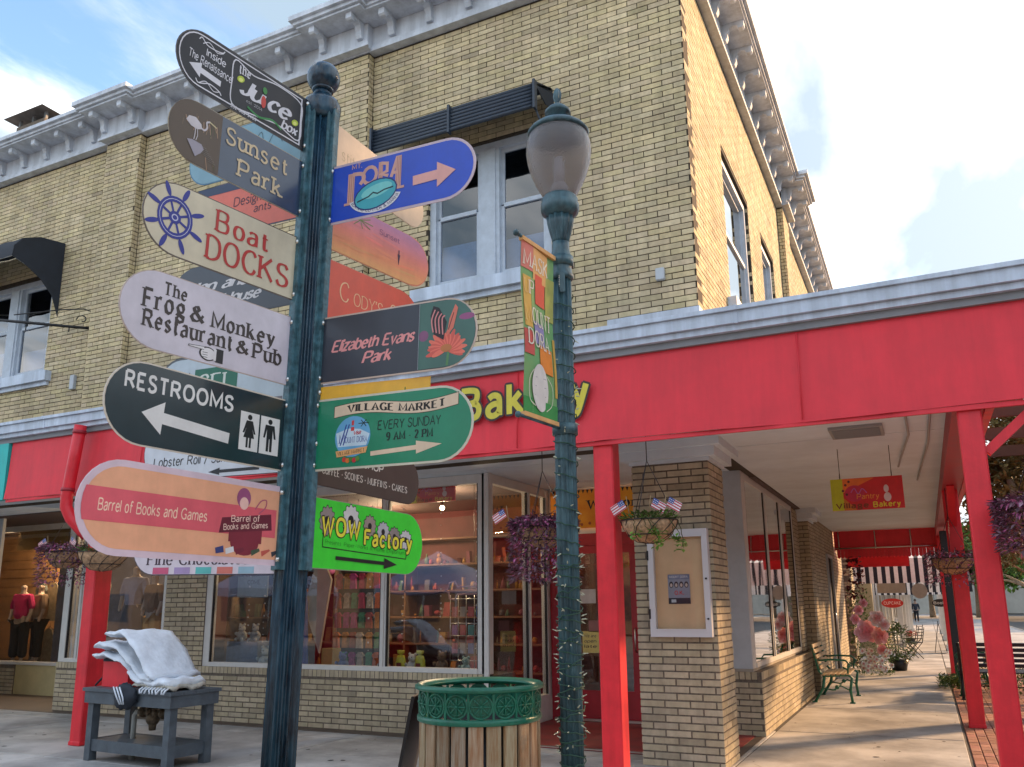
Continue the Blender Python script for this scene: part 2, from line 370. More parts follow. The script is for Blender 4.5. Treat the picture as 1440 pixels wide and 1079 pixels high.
# ------------------------------------------------------------------ stroke lettering
_G = {
'A':"6;L0,0 3,7 6,0;L1.1,2.5 4.9,2.5", 'B':"5.4;L0,0 0,7;C0,7 2.5,7 4.4,6.6 4.8,5.4 4.2,4.1 2.5,3.7 0,3.7;C2.4,3.7 4.6,3.3 5.3,1.9 4.6,.4 2.6,0 0,0",
'C':"5.6;C5.5,5.6 4.6,6.8 3,7 1,6 0,3.5 1,1 3,0 4.7,.3 5.6,1.6", 'D':"5.8;L0,0 0,7;C0,7 2.6,7 5,5.9 5.8,3.5 5,1.1 2.6,0 0,0",
'E':"4.8;L0,0 0,7;L0,7 4.6,7;L0,3.6 3.6,3.6;L0,0 4.8,0", 'F':"4.6;L0,0 0,7;L0,7 4.6,7;L0,3.6 3.5,3.6",
'G':"6;C5.6,5.8 4.6,6.8 3,7 1,6 0,3.5 1,1 3,0 4.8,.3 5.6,1.2;L5.6,0 5.6,3;L3.8,3 6,3", 'H':"5.6;L0,0 0,7;L5.6,0 5.6,7;L0,3.6 5.6,3.6",
'I':"0;L0,0 0,7", 'J':"3;C3,7 3,3 3,1.4 2,.1 .8,.1 0,1.2", 'K':"5.6;L0,0 0,7;L0,2.8 5,7;L1.8,4.2 5.6,0", 'L':"4.4;L0,7 0,0;L0,0 4.4,0",
'M':"7;L0,0 0,7 3.5,1.2 7,7 7,0", 'N':"5.8;L0,0 0,7 5.8,0 5.8,7", 'O':"6.4;c3.2,7 1,6.2 0,3.5 1,.8 3.2,0 5.4,.8 6.4,3.5 5.4,6.2",
'P':"5;L0,0 0,7;C0,7 2.8,7 4.6,6.5 5,5.2 4.5,3.8 2.8,3.3 0,3.3", 'Q':"6.4;c3.2,7 1,6.2 0,3.5 1,.8 3.2,0 5.4,.8 6.4,3.5 5.4,6.2;L3.8,1.8 6.6,-.8",
'R':"5.6;L0,0 0,7;C0,7 2.8,7 4.5,6.6 4.9,5.3 4.3,4 2.8,3.5 0,3.5;L2.6,3.5 5.6,0", 'S':"4.6;C4.4,5.7 3.6,6.8 2.2,7 .7,6.5 .3,5.2 1.2,4 3.4,3.2 4.5,2.1 4.1,.7 2.4,0 .8,.3 0,1.5",
'T':"5.4;L2.7,0 2.7,7;L0,7 5.4,7", 'U':"5.6;C0,7 0,3 .3,1.2 1.6,.1 2.9,0 4.4,.3 5.4,1.3 5.6,3 5.6,7", 'V':"5.8;L0,7 2.9,0 5.8,7",
'W':"8;L0,7 2,0 4,6 6,0 8,7", 'X':"5.4;L0,0 5.4,7;L0,7 5.4,0", 'Y':"5.4;L0,7 2.7,3.4 5.4,7;L2.7,3.4 2.7,0", 'Z':"5;L0,7 5,7 0,0 5,0",
'a':"3.8;C.4,4.3 1.6,5 3,4.7 3.5,3.6 3.5,0;C3.5,2.9 1.6,2.8 .2,1.9 .2,.6 1.3,0 2.7,.4 3.5,1.4", 'b':"4;L0,7.2 0,0;C0,3.4 1,4.8 2.4,5 3.7,4 4,2.5 3.6,1 2.4,0 1,.2 0,1.3",
'c':"3.6;C3.5,4 2.4,5 1,4.6 0,2.5 .6,.7 2,0 3.6,.9", 'd':"4;L4,7.2 4,0;C4,3.6 3,4.9 1.6,5 .4,4 0,2.5 .4,1 1.6,0 3,.2 4,1.3",
'e':"3.8;C.1,2.7 3.7,2.8 3.5,4.1 2.2,5 .8,4.5 0,2.5 .7,.6 2.2,0 3.7,.9", 'f':"2.6;C3,6.6 2,7.3 1.1,6.4 1,5 1,0;L0,4.6 2.6,4.6",
'g':"4;c2,5 .5,4.2 .2,3.2 .8,1.9 2,1.6 3.3,2.1 3.6,3.4 3.2,4.5;C1.2,1.8 .6,.9 2,.5 3.8,0 3.8,-1.4 2,-2.1 .3,-1.7 0,-.8 1,0", 'h':"3.8;L0,7.2 0,0;C0,3.4 1.2,4.8 2.6,5 3.6,4.2 3.8,3 3.8,0",
'i':"0;L0,5 0,0;D0,6.6", 'j':"1;C1,5 1,0 .7,-1.6 -.6,-2;D1,6.6", 'k':"3.8;L0,7.2 0,0;L0,2 3.2,5;L1.2,3 3.8,0", 'l':"0;L0,7.2 0,0",
'm':"6.4;L0,5 0,0;C0,3.4 .9,4.8 2,5 3,4.2 3.2,3 3.2,0;C3.2,3.4 4.1,4.8 5.2,5 6.2,4.2 6.4,3 6.4,0", 'n':"3.8;L0,5 0,0;C0,3.4 1.2,4.8 2.6,5 3.6,4.2 3.8,3 3.8,0",
'o':"4;c2,5 .6,4.4 0,2.5 .6,.6 2,0 3.4,.6 4,2.5 3.4,4.4", 'p':"4;L0,5 0,-2.2;C0,3.4 1,4.8 2.4,5 3.7,4 4,2.5 3.6,1 2.4,0 1,.2 0,1.3", 'q':"4;L4,5 4,-2.2;C4,3.6 3,4.9 1.6,5 .4,4 0,2.5 .4,1 1.6,0 3,.2 4,1.3",
'r':"2.6;L0,5 0,0;C0,3 .8,4.5 1.8,5 2.7,4.7", 's':"3.2;C3,4.1 2.2,5 1,4.9 .2,3.9 .8,2.9 2.4,2.3 3.2,1.4 2.6,.3 1.4,0 0,.8", 't':"2.4;C1,6.4 1,1.4 1.5,.1 2.6,.5;L0,4.7 2.4,4.7",
'u':"3.8;C0,5 0,2 .3,.7 1.3,0 2.7,.3 3.8,1.8;L3.8,5 3.8,0", 'v':"3.8;L0,5 1.9,0 3.8,5", 'w':"5.6;L0,5 1.4,0 2.8,4.4 4.2,0 5.6,5", 'x':"3.6;L0,0 3.6,5;L0,5 3.6,0",
'y':"3.8;L0,5 2,.2;C3.8,5 2,.2 1.1,-1.6 -.2,-2", 'z':"3.4;L0,5 3.4,5 0,0 3.4,0",
'0':"4.4;c2.2,7 .6,6.2 0,3.5 .6,.8 2.2,0 3.8,.8 4.4,3.5 3.8,6.2", '1':"2;L0,5.8 1.6,7 1.6,0", '2':"4.4;C.2,5.4 1,6.8 2.4,7 4,6 3.8,4.4 2,2.2 0,0;L0,0 4.4,0", '3':"4.2;C.2,6 1.6,7 3.4,6.6 3.8,5.2 3.2,4 1.6,3.7;C1.6,3.7 3.6,3.3 4.2,1.8 3.4,.3 1.6,0 0,1",
'4':"4.4;L3.2,0 3.2,7 0,2.2 4.4,2.2", '5':"4.2;L3.8,7 .6,7 .4,4;C.4,4 2.2,4.5 3.8,3.8 4.2,2 3.4,.4 1.6,0 0,.9", '6':"4.2;C3.8,6.4 2,6.9 .5,5 0,2.2 .8,.4 2.4,0 4,1 4,3 2.6,4.1 1,3.7 .1,2.4", '8':"4.2;c2.1,7 .6,6.4 .5,5 1.6,3.8 3.6,2.8 4.2,1.6 3.6,.4 2.1,0 .6,.4 0,1.6 .6,2.8 2.6,3.8 3.7,5 3.6,6.4",
'9':"4.2;C.4,.6 2.2,.1 3.7,2 4.2,4.8 3.4,6.6 1.8,7 .2,6 .2,4 1.6,2.9 3.2,3.3 4.1,4.6", '&':"5.8;C5.8,0 1.4,4.8 1,5.8 1.6,6.9 2.8,6.9 3.4,5.8 2.6,4.4 .6,3 0,1.6 1,.1 2.8,.1 4.6,1.4 5.6,3.6",
'!':"0;L0,7 0,2.2;D0,.3", "'":"0;L0,7 -.2,5.4", '-':"2.2;L0,2.6 2.2,2.6", '/':"3;L0,-.6 3,7.4", '.':"0;D0,.3", '*':"1;D.5,3",
}
def _cat(ps, closed, q=5):
    n = len(ps); o = []
    rng = range(n if closed else n-1)
    for i in rng:
        p1, p2 = ps[i], ps[(i+1) % n]
        p0 = ps[i-1] if (closed or i > 0) else p1
        p3 = ps[(i+2) % n] if (closed or i < n-2) else p2
        for k in range(q):
            t = k/q
            o.append(tuple(0.5*((2*p1[j]) + (-p0[j]+p2[j])*t + (2*p0[j]-5*p1[j]+4*p2[j]-p3[j])*t*t + (-p0[j]+3*p1[j]-3*p2[j]+p3[j])*t**3) for j in (0, 1)))
    if not closed: o.append(ps[-1])
    return o
#            thick thin nib(deg) serif curve shear space
STY = {
 'serif': (1.35, .5, 0, 1.7, 1, 0, 2.2), 'fat': (2.4, .7, 0, 2.2, 1, 0, 2.7), 'slab': (1.1, .9, 0, 2.1, 1, 0, 2.4), 'black': (1.9, .5, 32, 2.3, 0, 0, 2.7),
 'sans': (1.25, 1.15, 0, 0, 1, 0, 1.9), 'bold': (1.6, 1.45, 0, 0, 1, 0, 2.6), 'hand': (1.0, .9, 0, 0, 1, .05, 1.7), 'script': (1.7, .9, 20, 0, 1, .32, 1.25),
 'thin': (.5, .42, 0, 0, 1, 0, 1.7), 'light': (.7, .35, 0, 1.1, 1, 0, 1.8),
}
def _stroke(ps, thick, thin, nib, closed):
    n = len(ps); L = []; R = []; out = []
    for i in range(n):
        a = ps[i-1] if (i > 0 or closed) else None; b = ps[i]; c = ps[(i+1) % n] if (i < n-1 or closed) else None
        def nrm(p, q):
            dx, dy = q[0]-p[0], q[1]-p[1]; l = math.hypot(dx, dy) or 1e-9
            return (-dy/l, dx/l)
        if a is None: nn = nrm(b, c); ms = 1
        elif c is None: nn = nrm(a, b); ms = 1
        else:
            n1, n2 = nrm(a, b), nrm(b, c); sx, sy = n1[0]+n2[0], n1[1]+n2[1]; l = math.hypot(sx, sy)
            if l < 0.35: nn = n1; ms = 1
            else:
                nn = (sx/l, sy/l); ms = min(2.0, 2/l)
        ang = math.atan2(-nn[0], nn[1])
        w = (thin + (thick-thin) * abs(math.sin(ang - math.radians(nib)))) / 2 * ms
        L.append((b[0]+nn[0]*w, b[1]+nn[1]*w)); R.append((b[0]-nn[0]*w, b[1]-nn[1]*w))
    for i in range(n if closed else n-1):
        j = (i+1) % n
        out.append([R[i], R[j], L[j], L[i]])
    return out
def glyphs(txt, style):
    """polygons of a line of text, cap height 7, and its width"""
    thick, thin, nib, serif, curve, shear, sp = STY[style]
    x = 0; polys = []
    for ch in txt:
        if ch == ' ': x += 3.2 + sp*0.4; continue
        g = _G.get(ch)
        if not g: x += 3; continue
        parts = g.split(';'); adv = float(parts[0])
        for st in parts[1:]:
            k = st[0]; pts = [tuple(float(q) for q in p.split(',')) for p in st[1:].split()]
            layer = []
            if k == 'D':
                r = thick*0.62; cx, cy = pts[0]
                layer = [[(cx + r*math.cos(2*PI*i/8), cy + r*math.sin(2*PI*i/8)) for i in range(8)]]
            else:
                closed = k == 'c'
                ps = _cat(pts, closed) if (k in 'Cc' and curve) else pts
                layer = _stroke(ps, thick, thin, nib, closed)
                if serif and not closed:
                    for e, f in ((pts[0], pts[1]), (pts[-1], pts[-2])):
                        if abs(e[0]-f[0]) < 0.9*abs(e[1]-f[1]) and min(abs(e[1]-q) for q in (0, 5, 7, 7.2, -2.2)) < 0.05 and (k == 'L' or ch in 'hnmrupUJf'):
                            s2 = serif*0.5 + thick*0.3; h = thin*0.95; y = e[1]; yy = y + (h if y < f[1] else -h)
                            layer.append([(e[0]-s2, min(y, yy)), (e[0]+s2, min(y, yy)), (e[0]+s2, max(y, yy)), (e[0]-s2, max(y, yy))])
            for p in layer: polys.append([(x + a + b*shear, b) for a, b in p])
        x += adv + sp
    return polys, max(0.1, x - sp)

class Art:
    """flat print on a face: O origin, U right, V up, Nn outward normal; s,v in metres"""
    def __init__(s, O, U, V, Nn, parent, lift=0.0006):
        s.O, s.U, s.V, s.N = Vector(O), Vector(U), Vector(V), Vector(Nn); s.parent = parent; s.g = {}; s.lift = lift; s.k = 0; s.order = []; s.xm = None; s.grp = 0; s.top = 0
    def _m(s, name, col, rough):
        key = (name, tuple(col), rough, s.grp)
        if key not in s.g: s.g[key] = M(); s.order.append(key)
        return s.g[key]
    def poly(s, pts, col, name='print', rough=0.45, step=True):
        if step: s.k += 1
        z = s.lift + s.k*0.00003
        m = s._m(name, col, rough)
        if s.xm and step != 'disc': pts = [(s.xm(x), y) for x, y in pts]
        m.add([s.O + s.U*x + s.V*y + s.N*z for x, y in pts], [tuple(range(len(pts)))])
    def quads(s, polys, col, name, rough=0.45):
        s.k += 1
        m = s._m(name, col, rough)
        for i, pts in enumerate(polys):
            z = s.lift + s.k*0.00003 + (i % 7)*0.000003
            if s.xm and name != 'lettering': pts = [(s.xm(x), y) for x, y in pts]
            m.add([s.O + s.U*x + s.V*y + s.N*z for x, y in pts], [tuple(range(len(pts)))])
        s.k += 1
    def rect(s, x0, y0, x1, y1, col, name='print', rough=0.45): s.poly([(x0,y0),(x1,y0),(x1,y1),(x0,y1)], col, name, rough)
    def disc(s, x, y, r, col, name='print', ry=None, n=20, rot=0):
        ry = ry or r
        if s.xm: x = s.xm(x)
        pts = []
        for i in range(n):
            a = 2*PI*i/n; u, v = r*math.cos(a), ry*math.sin(a)
            pts.append((x + u*math.cos(rot) - v*math.sin(rot), y + u*math.sin(rot) + v*math.cos(rot)))
        s.poly(pts, col, name, step='disc')
    def line(s, pts, w, col, name='print', closed=False, smooth=False):
        if smooth: pts = _cat(pts, closed)
        s.quads(_stroke(pts, w, w, 0, closed), col, name)
    def text(s, txt, style, x, y, w, h, col, name='lettering', rot=0, warp=None, outline=None, ow=0.0):
        if not s.grp: s.top += 1; s.grp = s.top; own = True
        else: own = False
        if outline:
            for dx_, dy_ in ((ow,0),(-ow,0),(0,ow),(0,-ow),(ow*.7,ow*.7),(-ow*.7,-ow*.7),(ow*.7,-ow*.7),(-ow*.7,ow*.7)):
                s.text(txt, style, x+dx_, y+dy_, w, h, outline, name, rot, warp)
        polys, W = glyphs(txt, style)
        sx, sy = w / W, h / 7.0
        o = []
        for p in polys:
            q = []
            for a, b in p:
                a, b = a*sx, b*sy
                a, b = a*math.cos(rot) - b*math.sin(rot), a*math.sin(rot) + b*math.cos(rot)
                a, b = x + a, y + b
                if warp: a, b = warp(a, b)
                if s.xm: a = s.xm(a)
                q.append((a, b))
            o.append(q)
        s.quads(o, col, name)
        if own: s.grp = 0
    def arrow(s, x0, y0, x1, y1, w, hw, hl, col, name='arrow'):
        dx_, dy_ = x1-x0, y1-y0; l = math.hypot(dx_, dy_); dx_, dy_ = dx_/l, dy_/l; nx, ny = -dy_, dx_
        bx, by = x1-dx_*hl, y1-dy_*hl
        s.poly([(x0+nx*w/2, y0+ny*w/2), (x0-nx*w/2, y0-ny*w/2), (bx-nx*w/2, by-ny*w/2), (bx+nx*w/2, by+ny*w/2)], col, name)
        s.poly([(bx+nx*hw/2, by+ny*hw/2), (bx-nx*hw/2, by-ny*hw/2), (x1, y1)], col, name, step=False)
    def flush(s):
        for key in s.order:
            put(key[0], s.g[key], paint(key[1], key[2]), s.parent)
# ================================================================== ground
R = random.Random(5)
g = M(); g.add([(-400,-400,-0.12),(400,-400,-0.12),(400,600,-0.12),(-400,600,-0.12)], [(0,1,2,3)])
put('ground', g, mat('pale_bounce_street', (0.30, 0.28, 0.25), 0.9, var=0.25, vscale=1.5), kind='structure')  # street tone made pale to bounce sunlight onto the front wall
g = M(); g.box(-24, 0.26, 2.2, 30, -0.11, -0.014)
side = put('sidewalk', g, joint_m, kind='structure')
xs = [-24, -21.4, -19.0, -16.5, -14.1, -11.6, -9.1, -6.7, -4.3, -1.9, 0.24]
ys = [2.2, 4.4, 6.6, 8.9, 11.6, 14.3, 17.0, 19.7, 22.4, 25.0, 27.5, 30]
for i in range(len(xs)-1):
    for j in range(len(ys)-1):
        if j > 3 and xs[i] < -2: continue
        t = 1 + R.uniform(-0.10, 0.06)
        z = R.uniform(-0.003, 0.0)
        s = M(); s.bbox(xs[i]+0.008, xs[i+1]-0.008, ys[j]+0.008, ys[j+1]-0.008, -0.1, z, 0.006, (t, t, t*R.uniform(0.97, 1.0)))
        put('slab', s, conc_m, side)
g = M(); g.box(-4.2, 0.24, 30, 120, -0.11, 0.0)
put('far_sidewalk', g, conc_m, kind='structure')
# grit, leaves and stains on the concrete
g = M()
for k in range(260):
    x, y = R.uniform(-14, 0.2), R.uniform(4.5, 16)
    if y > 9.3 and x < -1.9: continue
    g.leaf((x, y, 0.004 + R.uniform(0, .004)), (R.uniform(-1,1), R.uniform(-1,1), 0.05), (0,0,1), R.uniform(.012,.05), R.uniform(.008,.02), (R.uniform(.5,1),)*3)
put('fallen_leaves', g, mat('dry_leaf', (0.10, 0.06, 0.03), 0.8, tint=True), kind='stuff')
g = M()
for k in range(170):
    x, y = R.uniform(-14, 0.2), R.uniform(5, 18)
    if y > 9.3 and x < -1.9: continue
    r = R.uniform(.010, .035); n_ = 9
    g.add([(x + r*R.uniform(.7, 1.2)*math.cos(2*PI*i/n_), y + r*R.uniform(.7, 1.2)*math.sin(2*PI*i/n_), .0012) for i in range(n_)], [tuple(range(n_))], (R.uniform(.3, .8),)*3)
for k in range(9):      # hairline cracks
    x, y = R.uniform(-13, -1), R.uniform(6.9, 9.2) if k < 6 else R.uniform(10, 16)
    if k >= 6: x = R.uniform(-1.7, 0.1)
    a = R.uniform(0, 6.28); pts = []
    for i in range(9): pts.append((x, y, .0016)); a += R.uniform(-.5, .5); x += .14*math.cos(a); y += .14*math.sin(a)*.6
    for p, q in zip(pts, pts[1:]): g.add([(p[0], p[1]-.003, p[2]), (q[0], q[1]-.003, q[2]), (q[0], q[1]+.003, q[2]), (p[0], p[1]+.003, p[2])], [(0, 1, 2, 3)], (.45, .45, .45))
put('gum_and_cracks', g, mat('dark_stain', (0.16, 0.15, 0.14), 0.9, tint=True), kind='stuff')
# pavers beside the posts
g = M(); g.box(0.25, 4.5, 4.4, 24, -0.11, -0.016)
pv = put('paver_path', g, joint_m, kind='structure')
bx_pts = []
x = 0.27; col = 0
while x < 4.4:
    y = 7.0 + (0.11 if col % 2 else 0)
    while y < 22: bx_pts.append((x, y)); y += 0.215
    x += 0.108; col += 1
def seen_rank(p): return abs(p[0]-0.7)*2.2 + (p[1]-7.5 if p[1] > 8.8 else 20)
bx_pts.sort(key=seen_rank)
pmesh = []
for k in range(10):
    t = R.uniform(0.75, 1.2); s = M(); s.bbox(-0.050, 0.050, -0.1035, 0.1035, -0.05, 0, 0.005, (t, t*R.uniform(.88, 1.05), t*R.uniform(.85, 1.05))); me = s.mesh('paver'); me.materials.append(paver_m); pmesh.append(me)
st = M()
for k, (x, y) in enumerate(bx_pts):
    z = R.uniform(-0.003, 0.002)
    if k < 290:
        o = bpy.data.objects.new('paver', pmesh[k % 10]); C.objects.link(o); o.parent = pv; o.location = (x+.05, y+.1, z)
    else:
        t = R.uniform(0.75, 1.2); st.box(x, x+0.1, y, y+0.207, -0.05, z, (t, t*R.uniform(.88, 1.05), t*.95))
put('pavers', st, paver_m, pv, kind='stuff')

# ================================================================== corner building
bld = thing('brick_building', (-1.93, 8.7, 0), 'two storey cream brick corner building with pale blue bracketed cornice', 'building')
BW = M()        # every brick past the individual ones
COURSE, BL, JT = 0.0715, 0.248, 0.0115
LOWER = False
R = random.Random(3)
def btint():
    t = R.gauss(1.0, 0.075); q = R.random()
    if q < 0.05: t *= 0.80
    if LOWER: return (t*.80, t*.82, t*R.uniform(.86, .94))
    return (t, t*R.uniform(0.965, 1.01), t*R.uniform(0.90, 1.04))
def brick_box(m, O, U, Nn, u0, u1, z0, z1, tint, d=0.010):
    out_ = R.uniform(-0.0015, 0.0015)
    a = Vector((O[0], O[1], 0)) + Vector(Nn)*out_; b = Vector((O[0], O[1], 0)) - Vector(Nn)*d; U = Vector(U)
    z0 += R.uniform(-.0012, .0012); z1 += R.uniform(-.0012, .0012)
    zs = Vector((0, 0, 1))
    f = [a + U*u0 + zs*z0, a + U*u1 + zs*z0, a + U*u1 + zs*z1, a + U*u0 + zs*z1, b + U*u0 + zs*z0, b + U*u1 + zs*z0, b + U*u1 + zs*z1, b + U*u0 + zs*z1]
    m.add(f, [(0,1,2,3), (1,5,6,2), (3,2,6,7), (4,0,3,7), (5,4,0,1)[::1] if False else (0,4,5,1)], tint)
def brick_face(m, O, U, Nn, L, z0, z1, holes=(), course=COURSE, bl=BL, jt=JT, single=None):
    if LOWER: jt = 0.016
    k = 0; z = z0
    while z + course*0.6 < z1:
        za, zb = z, min(z + course - jt, z1)
        cuts = []
        for (h0, h1, g0, g1) in holes:
            if za < g1 - 0.005 and zb > g0 + 0.005: cuts.append((h0, h1))
        segs = [(0.0, L)]
        for h0, h1 in cuts:
            ns = []
            for a, b in segs:
                if h1 <= a or h0 >= b: ns.append((a, b)); continue
                if h0 > a: ns.append((a, h0))
                if h1 < b: ns.append((h1, b))
            segs = ns
        off = (bl + jt)*(0.5 if k % 2 else 0.0) + R.uniform(-.004, .004)
        u = -off
        while u < L:
            a0, b0 = u, u + bl
            for a, b in segs:
                p, q = max(a, a0), min(b, b0)
                if q - p > 0.03:
                    if single is not None: single.append((O, U, Nn, p, q, za, zb))
                    else: brick_box(m, O, U, Nn, p, q, za, zb, btint())
            u += bl + jt
        z += course; k += 1
def wall_cells(m, O, U, Nn, L, z0, z1, holes=(), thick=0.22, back=0.008):
    us = sorted({0, L} | {h for q in holes for h in q[:2] if 0 < h < L}); zs = sorted({z0, z1} | {h for q in holes for h in q[2:] if z0 < h < z1})
    U, Nn = Vector(U), Vector(Nn)
    for i in range(len(us)-1):
        for j in range(len(zs)-1):
            cu, cz = (us[i]+us[i+1])/2, (zs[j]+zs[j+1])/2
            if any(h[0] < cu < h[1] and h[2] < cz < h[3] for h in holes): continue
            c = Vector((O[0], O[1], 0)) + U*cu - Nn*(back + thick/2) + Vector((0, 0, cz))
            m.obox(c, U*((us[i+1]-us[i])/2), -Nn*(thick/2), Vector((0, 0, (zs[j+1]-zs[j])/2)))
X_, Y_ = (1, 0, 0), (0, 1, 0)
FN, SN = (0, -1, 0), (1, 0, 0)
Xc = -1.93
WL = Xc + 16.6
def uX(x): return x + 16.6
win_f = [(uX(-15.05), uX(-12.95), 5.5, 7.25), (uX(-5.42), uX(-3.66), 5.6, 7.5)]
pil_f = [(uX(-11.76), uX(-10.95), 3, 10), (uX(-7.15), uX(-6.36), 3, 10)]
up = M()
wall_cells(up, (-16.6, 8.7), X_, FN, WL, 3.3, 9.6, win_f)
up.box(-24, -16.6, 8.708, 8.93, 0, 9.6)
brick_face(BW, (-16.6, 8.7), X_, FN, WL, 3.95, 9.34, win_f + pil_f)
for h in pil_f:
    x0, x1 = h[0]-16.6, h[1]-16.6
    up.box(x0+.008, x1-.008, 8.588, 8.706, 3.4, 9.34)
    brick_face(BW, (x0, 8.58), X_, FN, x1-x0, 3.95, 9.34)
    brick_face(BW, (x1, 8.59), Y_, SN, 0.10, 3.95, 9.34, bl=0.11)
# side wall above the canopy
def uY(y): return y - 8.71
win_s = [(uY(10.65), uY(12.6), 5.5, 7.75), (uY(13.75), uY(15.1), 5.5, 7.75), (uY(19.0), uY(20.6), 5.5, 7.75)]
pil_s = [(uY(16.2), uY(17.0), 3, 10)]
wall_cells(up, (Xc, 8.93), Y_, SN, 19.2, 3.3, 9.6, [(a-.22, b-.22, c, d) for a, b, c, d in win_s])
brick_face(BW, (Xc, 8.71), Y_, SN, 19.4, 3.95, 9.34, win_s + pil_s)
for h in pil_s:
    y0, y1 = h[0]+8.71, h[1]+8.71
    up.box(Xc-.006, Xc+0.112, y0+.008, y1-.008, 3.4, 9.34)
    brick_face(BW, (Xc+0.12, y0), Y_, SN, y1-y0, 3.95, 9.34)
    brick_face(BW, (Xc+0.01, y0), X_, FN, 0.10, 3.95, 9.34, bl=0.11)
# window reveals turned to the street
for x, z0, z1 in ((-15.05, 5.5, 7.25), (-5.42, 5.6, 7.5)): brick_face(BW, (x, 8.712), Y_, SN, 0.16, z0, z1, bl=0.16)
for y, z0, z1 in ((12.6, 5.5, 7.75), (15.1, 5.5, 7.75), (20.6, 5.5, 7.75)): brick_face(BW, (Xc-0.17, y), X_, FN, 0.16, z0, z1, bl=0.16)
put('wall', up, mortar_m, bld)
# ground floor brickwork
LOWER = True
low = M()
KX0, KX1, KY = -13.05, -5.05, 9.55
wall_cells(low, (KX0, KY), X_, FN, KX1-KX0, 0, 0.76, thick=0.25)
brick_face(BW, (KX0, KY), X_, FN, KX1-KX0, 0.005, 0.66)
wall_cells(low, (KX0+.01, KY+.26), (0, 1, 0), (-1, 0, 0), 1.5, 0, 0.76, thick=0.2)
def soldier(m, O, U, Nn, L, z0, z1, w=0.062, j=0.012):
    u = 0
    while u + w <= L + .001: brick_box(m, O, U, Nn, u, u+w, z0, z1, btint()); u += w + j
soldier(BW, (KX0, KY-0.006), X_, FN, KX1-KX0, 0.672, 0.762)
low.box(KX0, KX1, KY-.0045, KY+.2, 0.668, 0.758)
wall_cells(low, (-10.66, KY), X_, FN, 0.84, 0.77, 3.3)
brick_face(BW, (-10.66, KY), X_, FN, 0.84, 0.775, 3.3)
# side bay
BY0, BY1 = 11.0, 16.1
low.box(-2.35, Xc-.008, BY0+.008, BY1, 0, 0.758)
brick_face(BW, (Xc, BY0), Y_, SN, BY1-BY0, 0.005, 0.66)
brick_face(BW, (-2.35, BY0), X_, FN, 0.41, 0.005, 0.66)
soldier(BW, (Xc+.006, BY0-.006), Y_, SN, BY1-BY0, 0.672, 0.762)
soldier(BW, (-2.35, BY0-.006), X_, FN, 0.41, 0.672, 0.762)
low.box(-2.3, -2.028, 15.62, 16.35, 0.76, 3.3); brick_face(BW, (-2.02, 15.62), Y_, SN, 0.7, 0.77, 3.3)
low.box(-2.3, -1.848, 16.33, 17.0, 0.0, 3.3)
brick_face(BW, (-1.84, 16.32), Y_, SN, 0.68, 0.0, 3.3); brick_face(BW, (-2.02, 16.32), X_, FN, 0.17, 0.0, 3.3, bl=0.17)
door_s = [(3.0, 4.0, 0, 2.6)]
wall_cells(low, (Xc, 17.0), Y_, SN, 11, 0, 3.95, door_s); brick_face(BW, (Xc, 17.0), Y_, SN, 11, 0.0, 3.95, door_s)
low.box(Xc-.006, -1.778, 24.0, 24.7, 0, 3.9); brick_face(BW, (-1.77, 24.0), Y_, SN, 0.7, 0, 3.9); brick_face(BW, (-1.92, 24.0), X_, FN, .14, 0, 3.9, bl=.14)
low.box(-16.2, -15.9, 11.2, 11.4, 0, 0.55)
brick_face(BW, (-18.6, 10.99), X_, FN, 2.35, 0.0, 0.5)
low.box(-17.6, -16.26, 11.0, 11.2, 0, 0.55)
put('lower_wall', low, mortar2_m, bld)
# corner pier : single bricks
pm = M(); pm.box(-2.762, Xc-.008, 8.708, 9.40, 0, 3.1)
pier = put('corner_pier', pm, mortar2_m, bld)
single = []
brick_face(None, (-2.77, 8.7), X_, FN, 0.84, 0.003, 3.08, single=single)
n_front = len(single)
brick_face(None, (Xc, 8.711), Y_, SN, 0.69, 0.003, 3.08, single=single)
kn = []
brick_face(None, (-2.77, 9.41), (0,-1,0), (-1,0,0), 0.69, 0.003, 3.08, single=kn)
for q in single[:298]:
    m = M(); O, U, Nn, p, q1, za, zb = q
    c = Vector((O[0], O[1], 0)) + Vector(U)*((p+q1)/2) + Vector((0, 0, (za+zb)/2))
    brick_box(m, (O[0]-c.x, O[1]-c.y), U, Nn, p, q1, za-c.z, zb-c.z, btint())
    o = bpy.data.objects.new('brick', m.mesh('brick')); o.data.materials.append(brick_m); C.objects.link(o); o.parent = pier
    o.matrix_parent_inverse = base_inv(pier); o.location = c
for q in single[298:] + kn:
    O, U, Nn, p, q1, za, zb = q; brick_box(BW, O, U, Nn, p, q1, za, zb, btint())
put('brickwork', BW, brick_m, bld, kind='stuff')
m = M()
for i, (e, z0, z1) in enumerate(((0.02, 3.08, 3.12), (0.09, 3.12, 3.22), (0.16, 3.22, 3.31))): m.box(-2.77-e, Xc+e, 8.7-e, 9.40+e, z0, z1)
put('capital', m, soffit_m, pier)
m = M()
for i, (e, z0, z1) in enumerate(((0.02, 3.08, 3.12), (0.09, 3.12, 3.22), (0.16, 3.22, 3.31))): m.box(-2.3, -1.84+e, 16.33-e, 17+e, z0, z1)
put('capital', m, soffit_m, bld)
# concrete ledges
m = M(); m.box(-2.35, -2.03, BY0-.02, BY1, 0.762, 0.80); put('ledge', m, mat('ledge_stone', (0.33, 0.30, 0.25), .8, var=.2), bld)
LOWER = False
# roof
m = M(); m.box(-24, Xc, 8.8, 28, 9.42, 9.6); put('roof', m, mortar2_m, bld)
m = M(); m.box(-24, Xc-.3, 27.8, 28, 0, 9.5); put('rear_wall', m, mortar_m, bld)
